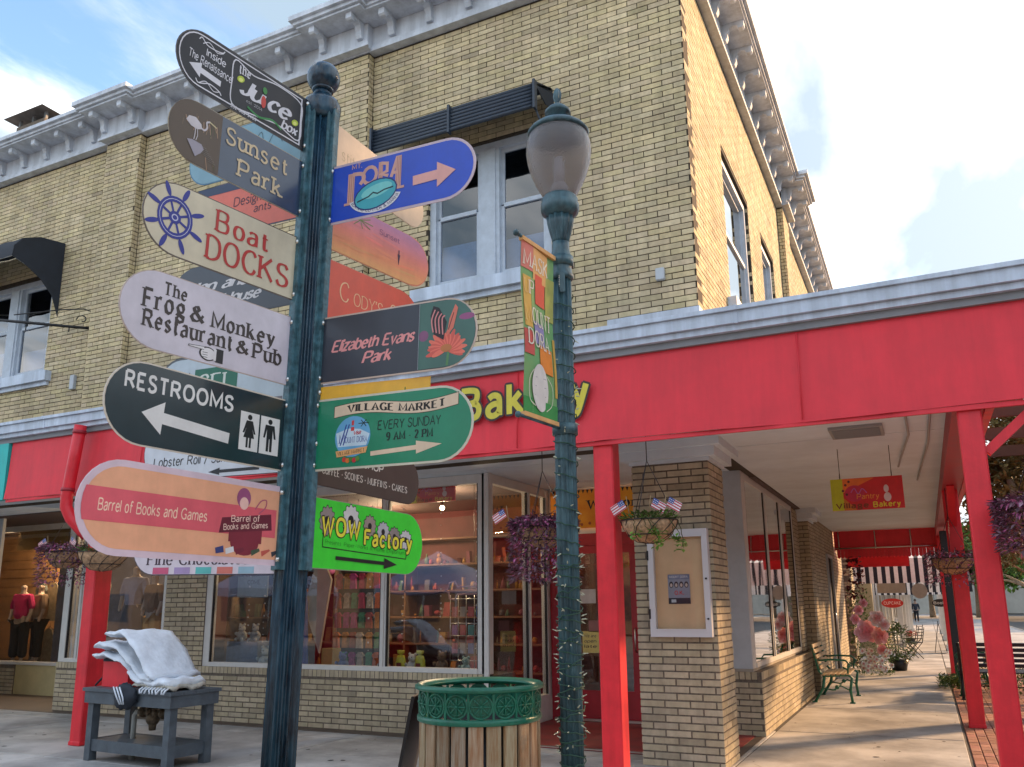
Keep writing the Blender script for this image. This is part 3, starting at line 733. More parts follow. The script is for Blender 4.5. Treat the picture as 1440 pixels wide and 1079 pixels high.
# ---- cornice
cor = M()
cor.box(-24, Xc+.10, 8.60, 8.702, 9.33, 9.72); cor.box(-24, Xc+.13, 8.565, 8.60, 9.33, 9.385); cor.box(-24, Xc+.115, 8.585, 8.60, 9.40, 9.44)
cor.box(Xc, Xc+.098, 8.702, 28, 9.33, 9.72); cor.box(Xc+.098, Xc+.13, 8.6, 28, 9.33, 9.385); cor.box(Xc+.098, Xc+.115, 8.6, 28, 9.40, 9.44)
for h in pil_f:
    x0, x1 = h[0]-16.6-.04, h[1]-16.6+.04
    cor.box(x0, x1, 8.47, 8.60, 9.345, 9.715); cor.box(x0-.03, x1+.03, 8.44, 8.47, 9.345, 9.39)
cor.box(Xc+.12, Xc+.22, 16.16, 17.04, 9.345, 9.715); cor.box(Xc+.22, Xc+.25, 16.13, 17.07, 9.345, 9.39)
frz = put('cornice', cor, cornice_m, bld)
cr = M()
def strip(y0f, xs0, z0, z1):   # moulding running round the corner
    cr.box(-24, xs0, y0f, 8.75, z0, z1); cr.box(Xc-.05, xs0, 8.75, 28, z0, z1)
strip(8.23, Xc+.43, 9.722, 9.75); strip(8.20, Xc+.46, 9.752, 9.80); strip(8.15, Xc+.51, 9.802, 9.865)
for h in pil_f:
    x0, x1 = h[0]-16.6-.16, h[1]-16.6+.16
    cr.box(x0, x1, 8.11, 8.23, 9.716, 9.748); cr.box(x0-.04, x1+.04, 8.07, 8.20, 9.754, 9.805); cr.box(x0-.08, x1+.08, 8.02, 8.15, 9.806, 9.88)
cr.box(Xc+.43, Xc+.57, 16.0, 17.2, 9.716, 9.748); cr.box(Xc+.46, Xc+.61, 15.96, 17.24, 9.754, 9.805); cr.box(Xc+.51, Xc+.67, 15.92, 17.28, 9.806, 9.88)
put('crown_moulding', cr, cornice_m, frz)
bp = [(0, -.25), (0, 0), (.31, 0), (.31, -.09), (.285, -.11), (.235, -.11), (.21, -.06), (.15, -.05), (.10, -.075), (.075, -.14), (.075, -.20), (.05, -.25)]
def bracket(x, y, outv, side, w=0.095, sc=1.0):
    m = M(); o, s = Vector(outv), Vector(side)
    m.prism([(a*sc, b) for a, b in bp], Vector((x, y, 9.72)) - s*w/2, o, (0, 0, 1), s*w)
    put('bracket', m, cornice_m, frz)
pilx = [(h[0]-16.6, h[1]-16.6) for h in pil_f]
x = Xc - 0.35
while x > -16.6:
    if not any(a-.2 < x < b+.2 for a, b in pilx): bracket(x, 8.60, (0,-1,0), (1,0,0))
    x -= 0.615
for a, b in pilx:
    for xx in (a+.07, b-.07): bracket(xx, 8.47, (0,-1,0), (1,0,0))
y = 9.0
while y < 27.5:
    if not 16.0 < y < 17.2: bracket(Xc+.10, y, (1,0,0), (0,1,0))
    y += 0.615
for yy in (16.27, 16.93): bracket(Xc+.22, yy, (1,0,0), (0,1,0))
# ---- upper windows
sash_m = mat('sash_paint', (0.47, 0.53, 0.61), 0.5, var=0.1, vscale=8, bump=0.15, bscale=50)
room_m = mat('dark_room', (0.03, 0.035, 0.045), 0.9, var=0.3)
reflection_blind_m = mat('blue_reflection_blind', (0.30, 0.38, 0.48), 0.8, var=0.15)  # pale blue panels stand in for the blue reflection in the lower sashes
def upper_window(O, U, Nn, w, z0, z1, lights=2, mull=0.30, sill=True):
    """double-hung sashes; O is the left bottom outer corner of the opening, seen from outside"""
    O, U, Nn = Vector(O), Vector(U), Vector(Nn); f = M()
    def bar(u0, u1, a, b, d0, d1, mm=None):
        c = O + U*((u0+u1)/2) - Nn*((d0+d1)/2); c = Vector((c.x, c.y, (a+b)/2))
        (mm or f).obox(c, U*((u1-u0)/2), Nn*((d1-d0)/2), Vector((0, 0, (b-a)/2)))
    bar(0.001, .09, z0, z1, .05, .17); bar(w-.09, w-.001, z0, z1, .05, .17); bar(.09, w-.09, z1-.10, z1, .052, .17); bar(.09, w-.09, z0, z0+.05, .052, .17)
    sw = (w - .18 - mull*(lights-1))/lights; panes = []
    zm = z0 + (z1-z0)*0.52
    for i in range(lights):
        a = .09 + i*(sw+mull)
        if i < lights-1: bar(a+sw, a+sw+mull, z0+.05, z1-.10, .045, .168); bar(a+sw+.05, a+sw+mull-.05, z0+.05, z1-.1, .028, .045)
        bar(a, a+.05, z0+.05, zm, .09, .13); bar(a+sw-.05, a+sw, z0+.05, zm, .09, .13); bar(a+.05, a+sw-.05, z0+.05, z0+.12, .09, .13); bar(a+.05, a+sw-.05, zm-.02, zm+.035, .08, .13)
        bar(a, a+.045, zm+.035, z1-.10, .115, .15); bar(a+sw-.045, a+sw, zm+.035, z1-.10, .115, .15); bar(a+.045, a+sw-.045, z1-.15, z1-.10, .115, .15)
        panes += [(a+.05, a+sw-.05, z0+.12, zm-.02, .11), (a+.045, a+sw-.045, zm+.035, z1-.15, .132)]
    wo = put('window', f, sash_m, bld)
    for (a, b, c, d, dep) in panes:
        g_ = M(); bar(a-.004, b+.004, c-.004, d+.004, dep, dep+.006, g_); put('pane', g_, wglass_m, wo)
    if sill:
        s_ = M(); bar(-.20, w+.20, z0-.17, z0-.002, -.11, .05, s_); bar(-.16, w+.16, z0-.24, z0-.17, -.05, .0, s_); put('sill', s_, trim_m, wo)
    r_ = M(); bar(-.1, w+.1, z0-.2, z1+.2, 1.1, 1.14, r_); bar(-.1, w+.1, z0-.24, z0-.2, .23, 1.1, r_); bar(-.1, w+.1, z1+.2, z1+.24, .23, 1.1, r_); bar(-.14, -.1, z0-.2, z1+.2, .23, 1.1, r_); bar(w+.1, w+.14, z0-.2, z1+.2, .23, 1.1, r_)
    put('room', r_, room_m, wo)
    b_ = M()
    for i in range(lights):
        a = .09 + i*(sw+mull)
        bar(a+.02, a+sw-.02, z0+.05, z0+(z1-z0)*(.34 if i == 0 else .30), .20, .21, b_)
    put('reflection_blind', b_, reflection_blind_m, wo)
upper_window((-5.42, 8.7, 0), X_, FN, 1.76, 5.6, 7.5)
upper_window((-15.05, 8.7, 0), X_, FN, 2.1, 5.5, 7.25)
upper_window((Xc, 10.65, 0), Y_, SN, 1.95, 5.5, 7.75, lights=1)
upper_window((Xc, 13.75, 0), Y_, SN, 1.35, 5.5, 7.75, lights=1)
upper_window((Xc, 19.0, 0), Y_, SN, 1.6, 5.5, 7.75, lights=1)
# ---- shop front glazing
def shop_window(O, U, Nn, edges, z0, z1, fw=0.06, ends=(0.06, 0.06), head=0.12, material=None, dep=0.0, pd=.045):
    """frame, one pane per light; edges are the mullion positions along U"""
    O, U, Nn = Vector(O), Vector(U), Vector(Nn); f = M(); material = material or white_m
    def bar(u0, u1, a, b, d0, d1, mm):
        c = O + U*((u0+u1)/2) - Nn*((d0+d1)/2); c = Vector((c.x, c.y, (a+b)/2)); mm.obox(c, U*((u1-u0)/2), Nn*((d1-d0)/2), Vector((0, 0, (b-a)/2)))
    w = edges[-1]; bar(0, ends[0], z0, z1, 0, .10, f); bar(w-ends[1], w, z0, z1, 0, .10, f); bar(ends[0], w-ends[1], z0, z0+.06, -.012, .10, f); bar(ends[0], w-ends[1], z1-head, z1, 0.002, .10, f)
    for e in edges[1:-1]: bar(e-fw/2, e+fw/2, z0+.06, z1-head, .004, .10, f); bar(e-fw*.2, e+fw*.2, z0+.06, z1-head, -.012, .004, f)
    wo = put('window', f, material, bld)
    for i in range(len(edges)-1):
        a = edges[i] + (ends[0] if i == 0 else fw/2); b = edges[i+1] - (ends[1] if i == len(edges)-2 else fw/2)
        g_ = M(); bar(a-.004, b+.004, z0+.055, z1-head+.005, pd, pd+.008, g_); put('pane', g_, glass_m, wo)
        s_ = M(); bar(a, a+(.018 if pd > .02 else .03), z0+.06, z1-head, pd*.27, pd-.001, s_); put('gasket', s_, black_m, wo); s_ = M(); bar(b-(.018 if pd > .02 else .05), b, z0+.06, z1-head, pd*.27, pd-.001, s_); put('gasket', s_, black_m, wo)
    return wo
shop_window((-9.82, KY+.02, 0), X_, FN, [0, 3.22, 4.84], 0.764, 3.3, fw=0.09, ends=(0.12, 0.17))
shop_window((-13.05, KY+.02, 0), X_, FN, [0, 0.42, 2.39], 0.764, 3.3, fw=0.10, ends=(0.14, 0.07))
shop_window((-4.99, KY+.02, 0), Y_, SN, [0, 1.25, 2.0], 0.30, 3.3, ends=(0.02, 0.14), fw=0.07)
shop_window((-2.03, BY0+.02, 0), Y_, SN, [0, 1.75, 3.15, 4.6], 0.80, 3.3, fw=0.13, ends=(0.22, 0.10), head=0.10, pd=.012)
m = M(); m.box(-2.55, -2.035, BY0-.012, BY0+.018, .80, 3.3); put('corner_board', m, frame_m, bld)
m = M(); m.box(-5.05, -4.975, 9.56, 11.6, 0.0, 0.30); m.box(-5.05, -4.985, 9.55, 9.56, 0.0, 3.3); put('corner_board', m, white_m, bld)
# left shop
shop_window((-17.6, 11.0, 0), X_, FN, [0, 2.95], 0.56, 3.3, ends=(0.06, 0.09))
m = M(); m.box(-16.25, -14.7, 11.02, 11.2, 0.0, 0.555); put('panel', m, mat('cream_panel', (0.52, 0.45, 0.24), 0.7, var=.08), bld)
m = M(); m.box(-16.3, -15.42, 9.9, 9.96, 0.0, 3.3); put('corner_board', m, frame_m, bld)
# far side door on the side street
m = M(); m.box(-2.02, -1.96, 20.0, 21.0, 0, 2.6); dr = put('side_door', m, dark_m, bld)
m = M(); m.tube([(-1.955, 20.8, .9), (-1.90, 20.8, .93), (-1.90, 20.8, 1.35), (-1.955, 20.8, 1.38)], .014); put('handle', m, bolt_m, dr)
m = M(); m.box(-1.935, -1.89, 19.94, 20.0, 0, 2.66); m.box(-1.935, -1.89, 21.0, 21.06, 0, 2.66); m.box(-1.935, -1.89, 20.0, 21.0, 2.6, 2.66); put('frame', m, frame_m, dr)
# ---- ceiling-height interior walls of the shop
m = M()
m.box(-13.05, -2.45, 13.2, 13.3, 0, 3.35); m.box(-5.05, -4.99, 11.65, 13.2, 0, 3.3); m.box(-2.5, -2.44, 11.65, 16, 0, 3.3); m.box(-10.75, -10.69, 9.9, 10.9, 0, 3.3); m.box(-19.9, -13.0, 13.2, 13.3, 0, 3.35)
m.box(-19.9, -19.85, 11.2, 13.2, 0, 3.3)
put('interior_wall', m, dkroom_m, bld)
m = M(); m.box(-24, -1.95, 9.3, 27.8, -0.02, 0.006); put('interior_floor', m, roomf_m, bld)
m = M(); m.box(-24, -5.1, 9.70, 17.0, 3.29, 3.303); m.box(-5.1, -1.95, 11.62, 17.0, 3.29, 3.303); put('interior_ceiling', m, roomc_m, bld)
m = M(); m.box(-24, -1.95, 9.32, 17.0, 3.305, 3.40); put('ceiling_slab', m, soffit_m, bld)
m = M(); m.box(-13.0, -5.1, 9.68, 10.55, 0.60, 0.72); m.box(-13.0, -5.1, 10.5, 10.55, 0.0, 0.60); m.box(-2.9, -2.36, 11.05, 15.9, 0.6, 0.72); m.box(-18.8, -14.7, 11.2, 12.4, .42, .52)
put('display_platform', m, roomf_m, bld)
# ---- entry: red floor, red door with transom
m = M(); m.box(-4.97, -2.05, 9.25, 11.58, 0.002, 0.012)
put('entry_floor', m, mat('red_entry_floor', (0.22, 0.03, 0.03), 0.6, var=0.3, vscale=3, bump=.1), kind='structure')
m = M(); m.box(-4.9, -2.9, 9.25, 9.30, 0.012, 0.022); m.box(-4.9,-2.9, 11.40, 11.46, .02, .05); put('threshold_strip', m, bolt_m, bld)
ef = M()
for x0, x1 in ((-4.975, -4.85), (-3.62, -3.5), (-2.5, -2.42)): ef.box(x0, x1, 11.5, 11.6, 0, 2.62)
ef.box(-4.85, -3.62, 11.502, 11.6, 2.45, 2.62); ef.box(-3.5, -2.5, 11.502, 11.6, 0.0, .36); ef.box(-3.5, -2.5, 11.502, 11.6, 2.5, 2.62)
put('door_frame', ef, redd_m, bld)
m = M(); m.box(-4.975, -2.42, 11.498, 11.6, 2.62, 2.70); m.box(-4.975, -2.42, 11.498, 11.6, 3.22, 3.3); m.box(-4.975, -4.9, 11.5, 11.6, 2.7, 3.22); m.box(-3.6, -3.55, 11.5, 11.6, 2.7, 3.22); put('transom_frame', m, white_m, bld)
m = M(); m.box(-4.85, -4.72, 11.52, 11.57, .02, 2.45); m.box(-3.75, -3.62, 11.52, 11.57, .02, 2.45); m.box(-4.72, -3.75, 11.52, 11.57, .02, .42); m.box(-4.72, -3.75, 11.52, 11.57, 2.33, 2.45)
dr = put('door', m, redd_m, bld)
m = M(); m.box(-4.725, -3.745, 11.54, 11.548, .415, 2.335); put('pane', m, glass_m, dr)
m = M(); m.tube([(-3.69, 11.515, .95), (-3.69, 11.46, .97), (-3.69, 11.46, 1.25), (-3.69, 11.515, 1.27)], .012); put('handle', m, bolt_m, dr)
m = M(); m.box(-3.505, -2.495, 11.54, 11.548, .355, 2.505); put('sidelight_pane', m, glass_m, bld)
# ---- chimney on the roof
ch = M(); ch.box(-16.38, -15.48, 9.8, 10.6, 9.6, 11.62)
ch_r = thing('chimney', (-15.78, 10.2, 9.6), 'small brick chimney with open metal hood above the roof edge', 'chimney')
cb = M()
brick_face(cb, (-16.38, 9.79), X_, FN, 0.9, 9.6, 11.57); brick_face(cb, (-15.47, 9.8), Y_, SN, 0.8, 9.6, 11.57)
put('stack', ch, mortar2_m, ch_r); put('brickwork', cb, mat('brown_chimney_brick', (.30, .19, .09), .9, var=.2, tint=True), ch_r, kind='stuff')
m = M()
for x in (-16.36, -15.93, -15.54):
    for y in (9.82, 10.54): m.box(x, x+.06, y, y+.05, 11.62, 11.78)
m.add([(-16.58, 9.62, 11.78), (-15.33, 9.62, 11.78), (-15.33, 10.8, 11.78), (-16.58, 10.8, 11.78), (-16.13, 10.1, 11.98), (-15.68, 10.1, 11.98), (-15.68, 10.35, 11.98), (-16.13, 10.35, 11.98)],
      [(3,2,1,0), (0,1,5,4), (1,2,6,5), (2,3,7,6), (3,0,4,7), (4,5,6,7)])
put('hood', m, mat('weathered_metal', (.16, .17, .18), .5, metal=.3, var=.3), ch_r)

# ================================================================== canopy over the pavement
cp = thing('street_canopy', (-2.5, 7.3, 0), 'red fabric fronted canopy on red posts wrapping the corner with pale blue gutter', 'canopy')
m = M()
nx = 64
for i in range(nx):       # fabric fascia : slight sag and wrinkle
    pass
XL, XR = -11.2, 1.7
vs = []; fs = []; rows = 7
for j in range(rows+1):
    for i in range(nx+1):
        x = XL + (XR-XL)*i/nx; t = j/rows; z = 3.08 + 0.79*t
        w = 0.010*math.sin(x*5.1 + 1.3*t) * (1-t) + 0.006*math.sin(x*13+2*t*3)*(1-t) + 0.004*math.sin(x*31)
        zz = z + (0.008*math.sin(x*2.2)*(1-t))
        vs.append((x, 7.20 - 0.03*(1-t) + w, zz))
for j in range(rows):
    for i in range(nx):
        a = j*(nx+1)+i; fs.append((a, a+1, a+nx+2, a+nx+1))
m.add(vs, fs, None, True)
o_ = len(m.v)
m.box(XL, XR, 7.235, 7.25, 3.10, 3.87)
fascia = put('fascia', m, red_m, cp)
m = M(); m.box(XL, XR, 7.185, 7.215, 3.045, 3.085); put('hem', m, red_m, fascia)
for sx_ in (-8.62, -6.05, -3.42, -.78):
    m = M(); m.tube([(sx_, 7.158, 3.09), (sx_+.004, 7.186, 3.86)], .006, 6); put('seam', m, red_m, fascia)
m = M(); m.box(-24, XR+.05, 7.16, 7.26, 3.87, 3.935); put('gutter_shade_strip', m, mat('gutter_shade_grey', (.24, .25, .27), .7, var=.1), cp)  # grey strip puts the shade under the gutter into colour
for sx_ in (-10.4, -7.35, -4.3, -1.25):
    m = M(); m.box(sx_-.015, sx_+.015, 7.064, 7.10, 3.985, 4.106); m.box(sx_-.015, sx_+.015, 7.034, 7.07, 4.10, 4.144); put('gutter_joint', m, trim_m, cp)
m = M(); m.box(-24, XR+.08, 7.11, 7.26, 3.935, 3.99); m.box(-24, XR+.10, 7.07, 7.26, 3.992, 4.10); m.box(-24, XR+.12, 7.04, 7.26, 4.102, 4.14)
gut = put('gutter', m, trim_m, cp)
m = M(); m.box(-24, .60, 7.26, 8.70, 3.95, 4.02); m.box(Xc, .60, 8.70, 22.1, 3.95, 4.02); put('canopy_roof', m, mortar2_m, cp)
m = M(); m.box(-24, .60, 7.262, 9.30, 3.305, 3.36); m.box(-1.95, .60, 9.32, 22.1, 3.305, 3.36); put('soffit', m, soffit_m, cp)
m = M(); m.box(.56, .62, 7.262, 22.1, 3.06, 3.95); put('side_fascia', m, redp_m, cp)
m = M(); m.box(.33, .56, 7.40, 22.0, 3.08, 3.30); put('side_beam', m, redd_m, cp)
m = M()
pass
raf = mat('brown_rafter', (.10, .05, .035), .8, var=.2)
for k in range(7): m = M(); m.box(.62, 1.65, 7.5+k*1.5, 7.56+k*1.5, 3.6, 3.75); put('rafter', m, raf, cp)
m = M(); m.box(-2.80, -1.80, 8.15, 8.66, 4.50, 4.60); m.box(-2.75, -1.85, 8.2, 8.66, 4.02, 4.50); put('roof_curb', m, trim_m, cp)
def post(x0, x1, y0, y1, label=None):
    m = M(); m.bbox(x0, x1, y0, y1, 0.0, 3.1, 0.012); m.bbox(x0-.006, x1+.006, y0-.006, y1+.006, 0.0, 0.05, 0.006)
    o = put('post', m, redp_m, cp, label); return o
post(-9.50, -9.31, 7.22, 7.47); post(-2.665, -2.475, 7.22, 7.42); p3 = post(.355, .525, 7.22, 7.39); p4 = post(.33, .52, 12.75, 12.95); post(.33, .52, 21.8, 22.0)
def brace(p, q, w, par, mtl):
    m = M(); p, q = Vector(p), Vector(q); d = (q-p).normalized(); s = d.cross(Vector((0, 1, 0)) if abs(d.y) < .5 else Vector((1, 0, 0))).normalized(); t = d.cross(s)
    m.obox((p+q)/2, d*((q-p).length/2), s*w/2, t*w/2); put('brace', m, mtl, par)
brace((.53, 7.31, 2.72), (.95, 7.31, 3.10), .07, p3, redp_m)
brace((.45, 7.42, 2.62), (.45, 7.95, 3.10), .09, p3, redp_m); brace((.42, 12.75, 2.62), (.42, 12.2, 3.10), .09, p4, redp_m)
# downpipe at the left post
m = M(); m.tube([(-9.60, 7.03, 3.93), (-9.66, 7.03, 3.5), (-9.73, 7.03, 3.02), (-9.735, 7.04, 2.88), (-9.68, 7.08, 2.74), (-9.55, 7.16, 2.58), (-9.50, 7.2, 2.52)], .075, 14)
dp = put('downpipe', m, redp_m, cp)
m = M()
for z, x in ((3.84, -9.612), (3.10, -9.722)): m.tube([(x-.0, 7.03, z-.02), (x+.002, 7.03, z+.02)], .084, 14)
put('clamp', m, redd_m, dp)
# ceiling fittings
m = M(); m.box(-.72, -.22, 8.7, 9.25, 3.275, 3.303)
for k in range(9): m.box(-.69, -.25, 8.75+k*.05, 8.765+k*.05, 3.262, 3.275)
put('ceiling_vent', m, mat('vent_grey', (.30, .31, .31), .5), cp)
m = M(); m.tube([(-.02, 7.3, 3.27), (0.0, 9.3, 3.27), (-.12, 11.0, 3.28), (-.15, 11.05, 3.20)], .012); m.tube([(.20, 7.3, 3.27), (.18, 10.0, 3.28), (.05, 13.0, 3.28)], .012)
put('conduit', m, mat('conduit_grey', (.35, .34, .33), .6), cp)
# red valance closing the far end of the canopy
m = M(); m.box(-1.91, .60, 22.0, 22.03, 2.84, 3.30); va = put('end_valance', m, redd_m if False else red_m, cp)
m = M()
for x in (-1.8, -.98, -.2, .55): m.tube([(x, 21.99, 3.28), (x, 21.97, 2.85)], .016, 6)
m.tube([(-1.90, 21.96, 2.88), (.6, 21.96, 2.88)], .018, 6)
put('awning_bar', m, bolt_m, va)
m = M()
for k in range(30):
    x = -1.86 + k*.082; m.prism([(0, 0), (.078, 0), (.078, -.16), (.06, -.19), (.039, -.20), (.018, -.19), (0, -.16)], (x, 22.0, 2.84), (1, 0, 0), (0, 0, 1), (0, .02, 0))
put('scallop', m, red_m, va)
# teal awning of the shop further left
tq = thing('turquoise_awning', (-13, 7.3, 3.1), 'turquoise fabric awning front beside the red canopy', 'awning')
m = M(); m.box(-24, -11.23, 7.16, 7.24, 3.08, 3.87); put('fabric', m, mat('turquoise_fabric', (.03, .50, .47), .6, var=.1), tq)
# ---- Bakery lettering on the fascia
A = Art((0, 7.145, 0), (1,0,0), (0,0,1), (0,-1,0), fascia, lift=0.012)
yel = srgb(214, 200, 62)
A.text('Bakery', 'bold', -4.02, 3.43, 1.34, .29, yel, outline=(0.03, 0.01, 0.01), ow=.022)
A.flush()
# ================================================================== fingerpost with its sign blades
FW = Vector((-0.4363, 0.8998, 0)); RT = Vector((0.8998, 0.4363, 0))
def azd(a): a = math.radians(a); return (FW*math.cos(a) + RT*math.sin(a)).normalized()
PX, PY = -2.002, 2.364
sp = thing('signpost', (PX, PY, 0), 'blue green fluted fingerpost with ball top carrying many painted direction boards', 'signpost')
m = M()
m.lathe([(.059, 1.0), (.059, 1.6), (.059, 2.4), (.059, 3.0), (.058, 3.52)], 112, (PX, PY), flute=14, fd=.014)
shaft = put('shaft', m, steel_m, sp)
m = M(); m.lathe([(.13, 0), (.13, .06), (.115, .10), (.115, .45), (.10, .50), (.085, .58), (.085, .64), (.075, .70), (.064, .80), (.058, .92), (.066, .95), (.066, .985), (.057, 1.0)], 40, (PX, PY)); put('base', m, steel_m, sp)
m = M(); m.lathe([(.062, 3.50), (.072, 3.515), (.076, 3.54), (.076, 3.565), (.066, 3.585), (.046, 3.60), (.036, 3.62), (.036, 3.635)], 40, (PX, PY)); put('collar', m, steel_m, sp)
m = M(); m.ball((PX, PY, 3.692), .066, 28, 18); m.lathe([(.040, 3.63), (.044, 3.64), (.036, 3.65)], 28, (PX, PY)); put('ball_finial', m, steel_m, sp)
for a in (213, 33, 115, 295):
    d = azd(a); n_ = Vector((d.y, -d.x, 0)); m = M()
    m.obox(Vector((PX, PY, 2.63)) + d*.066, d*.014, n_*.015, Vector((0, 0, .90)))
    m.obox(Vector((PX, PY, 2.63)) + d*.060, d*.004, n_*.030, Vector((0, 0, .90)))
    put('mounting_rail', m, steelr_m, sp)
bolt_me = None
bm_ = M()
bm_.lathe([(.011, 0), (.011, .005), (.0075, .010)], 8, (0, 0))
bolt_me = bm_.mesh('bolt'); bolt_me.materials.append(bolt_m)
def bolt(p, n):
    o = bpy.data.objects.new('bolt', bolt_me); C.objects.link(o); o.parent = sp; o.matrix_parent_inverse = base_inv(sp)
    o.location = p; o.rotation_euler = Vector(n).to_track_quat('Z', 'Y').to_euler()
BLACKL, WHT = (0.01, 0.011, 0.014), (0.74, 0.74, 0.74)
def blade(name, label, az, L, zt, zb, face, rim, rimw, art, side, rough=.4, coat=.15, square=False):
    """one board; side +1: it runs to the viewer's right, -1: to the viewer's left"""
    d = azd(az); h = zt - zb; W0 = .062
    U = d if side > 0 else -d
    n = Vector((U.y, -U.x, 0))                      # face towards the street
    tot = L; post_end = Vector((PX, PY, zb)) + d*W0
    O = post_end if side > 0 else post_end + d*tot
    r = h/2
    def outline(ins=0.0):
        pts = []
        hh = h - 2*ins; rr = hh/2; x1 = tot - ins; x0 = ins*0.6
        if square: P = [(x0, ins), (x1, ins), (x1, h-ins), (x0, h-ins)]
        else:
            P = [(x0, ins)]
            for k in range(17):
                a = -PI/2 + PI*k/16
                P.append((x1 - rr + rr*math.cos(a), h/2 + rr*math.sin(a)))
            P.append((x0, h-ins))
        if side < 0: P = [(tot - x, y) for x, y in P][::-1]
        return P
    o_m = M(); o_m.prism(outline(), O - n*.003, U, (0, 0, 1), n*.003)
    key = paint(rim if rim else face, .35, 0.2)
    o = put('sign', o_m, key, sp, label)
    A = Art(O, U, (0, 0, 1), n, o)
    fm = M(); fm.add([O + U*x + Vector((0, 0, y)) + n*.0006 for x, y in outline(rimw)], [tuple(range(len(outline(rimw))))])
    put('face', fm, paint(face, rough, coat), o)
    A.lift = .0012
    zp = 3.0 + math.cos(math.radians(az))*.06; zt_ = 3.0 + math.cos(math.radians(az))*(L + .06); rr_ = zt_/zp
    def xm(x):
        p = x/tot if side > 0 else 1 - x/tot
        q = p/(rr_ + p*(1 - rr_))
        return tot*(.03 + .97*q) if side > 0 else tot*(1 - (.03 + .97*q))
    A.xm = xm
    sx = lambda f: f*tot
    art(A, tot, h)
    A.flush()
    for zz in (zt - .022, zb + .022):
        for s_ in (1, -1):
            bolt(post_end + d*.012 + Vector((0, 0, zz - zb)) + n*(.002 if s_ > 0 else -.004), n*s_)
    return o
grey_l = srgb(214, 214, 222)
def a_juice(A, L, h):
    ins = .016
    P = []
    r = h/2 - ins
    for k in range(15):
        a = PI/2 + PI*k/14; P.append((h/2 + r*math.cos(a), h/2 + r*math.sin(a)))
    P += [(L-.02, ins), (L-.02, h-ins)]
    A.line(P, .005, grey_l, 'border', closed=True)
    A.text('Inside', 'hand', L*.235, h*.64, .085, .027, grey_l, rot=-.02); A.text('The Renaissance!', 'hand', L*.10, h*.47, .20, .030, grey_l, rot=-.05)
    A.arrow(L*.36, h*.31, L*.11, h*.36, .022, .058, .055, grey_l)
    for s_, y0 in ((1, .84), (-1, .17)):
        A.line([(L*.17, h*y0), (L*.19, h*(y0+.05*s_)), (L*.23, h*(y0-.02)), (L*.28, h*(y0-.03*s_)), (L*.35, h*(y0-.0)), (L*.37, h*(y0+.05*s_))], .004, grey_l, 'scroll', smooth=True)
        A.line([(L*.20, h*(y0-.04)), (L*.25, h*(y0+.035)), (L*.31, h*(y0-.05)), (L*.36, h*y0)], .003, grey_l, 'scroll', smooth=True)
    bxp = [(L*.455, h*.10), (L*.44, h*.5), (L*.455, h*.88), (L*.60, h*.80), (L*.78, h*.90), (L*.955, h*.84), (L*.97, h*.5), (L*.955, h*.13), (L*.80, h*.20), (L*.62, h*.12)]
    A.line(bxp, .005, grey_l, 'border', closed=True, smooth=True)
    A.text('the', 'black', L*.49, h*.70, .048, .034, grey_l)
    A.text('Ju', 'script', L*.51, h*.38, .088, .062, grey_l); A.text('ce', 'script', L*.72, h*.38, .085, .062, grey_l)
    A.text('box', 'script', L*.83, h*.20, .062, .034, grey_l); A.text('est. 2014', 'thin', L*.56, h*.27, .07, .011, grey_l); A.text('352-602-9469', 'sans', L*.445, h*.035, .115, .012, grey_l)
    for cx, cy in ((.505, .60), (.925, .42)):
        A.disc(L*cx, h*cy, .017, srgb(180, 200, 40), 'lemon', ry=.012, rot=.6); A.disc(L*cx, h*(cy-.01), .010, srgb(225, 230, 120), 'lemon', ry=.007, rot=.6)
    A.disc(L*.685, h*.45, .011, srgb(200, 50, 40), 'berry', ry=.025); A.disc(L*.69, h*.66, .010, srgb(40, 130, 50), 'berry', ry=.014)
    A.line([(L*.57, h*.20), (L*.66, h*.14), (L*.76, h*.22), (L*.83, h*.15)], .008, srgb(30, 130, 60), 'swoosh', smooth=True)
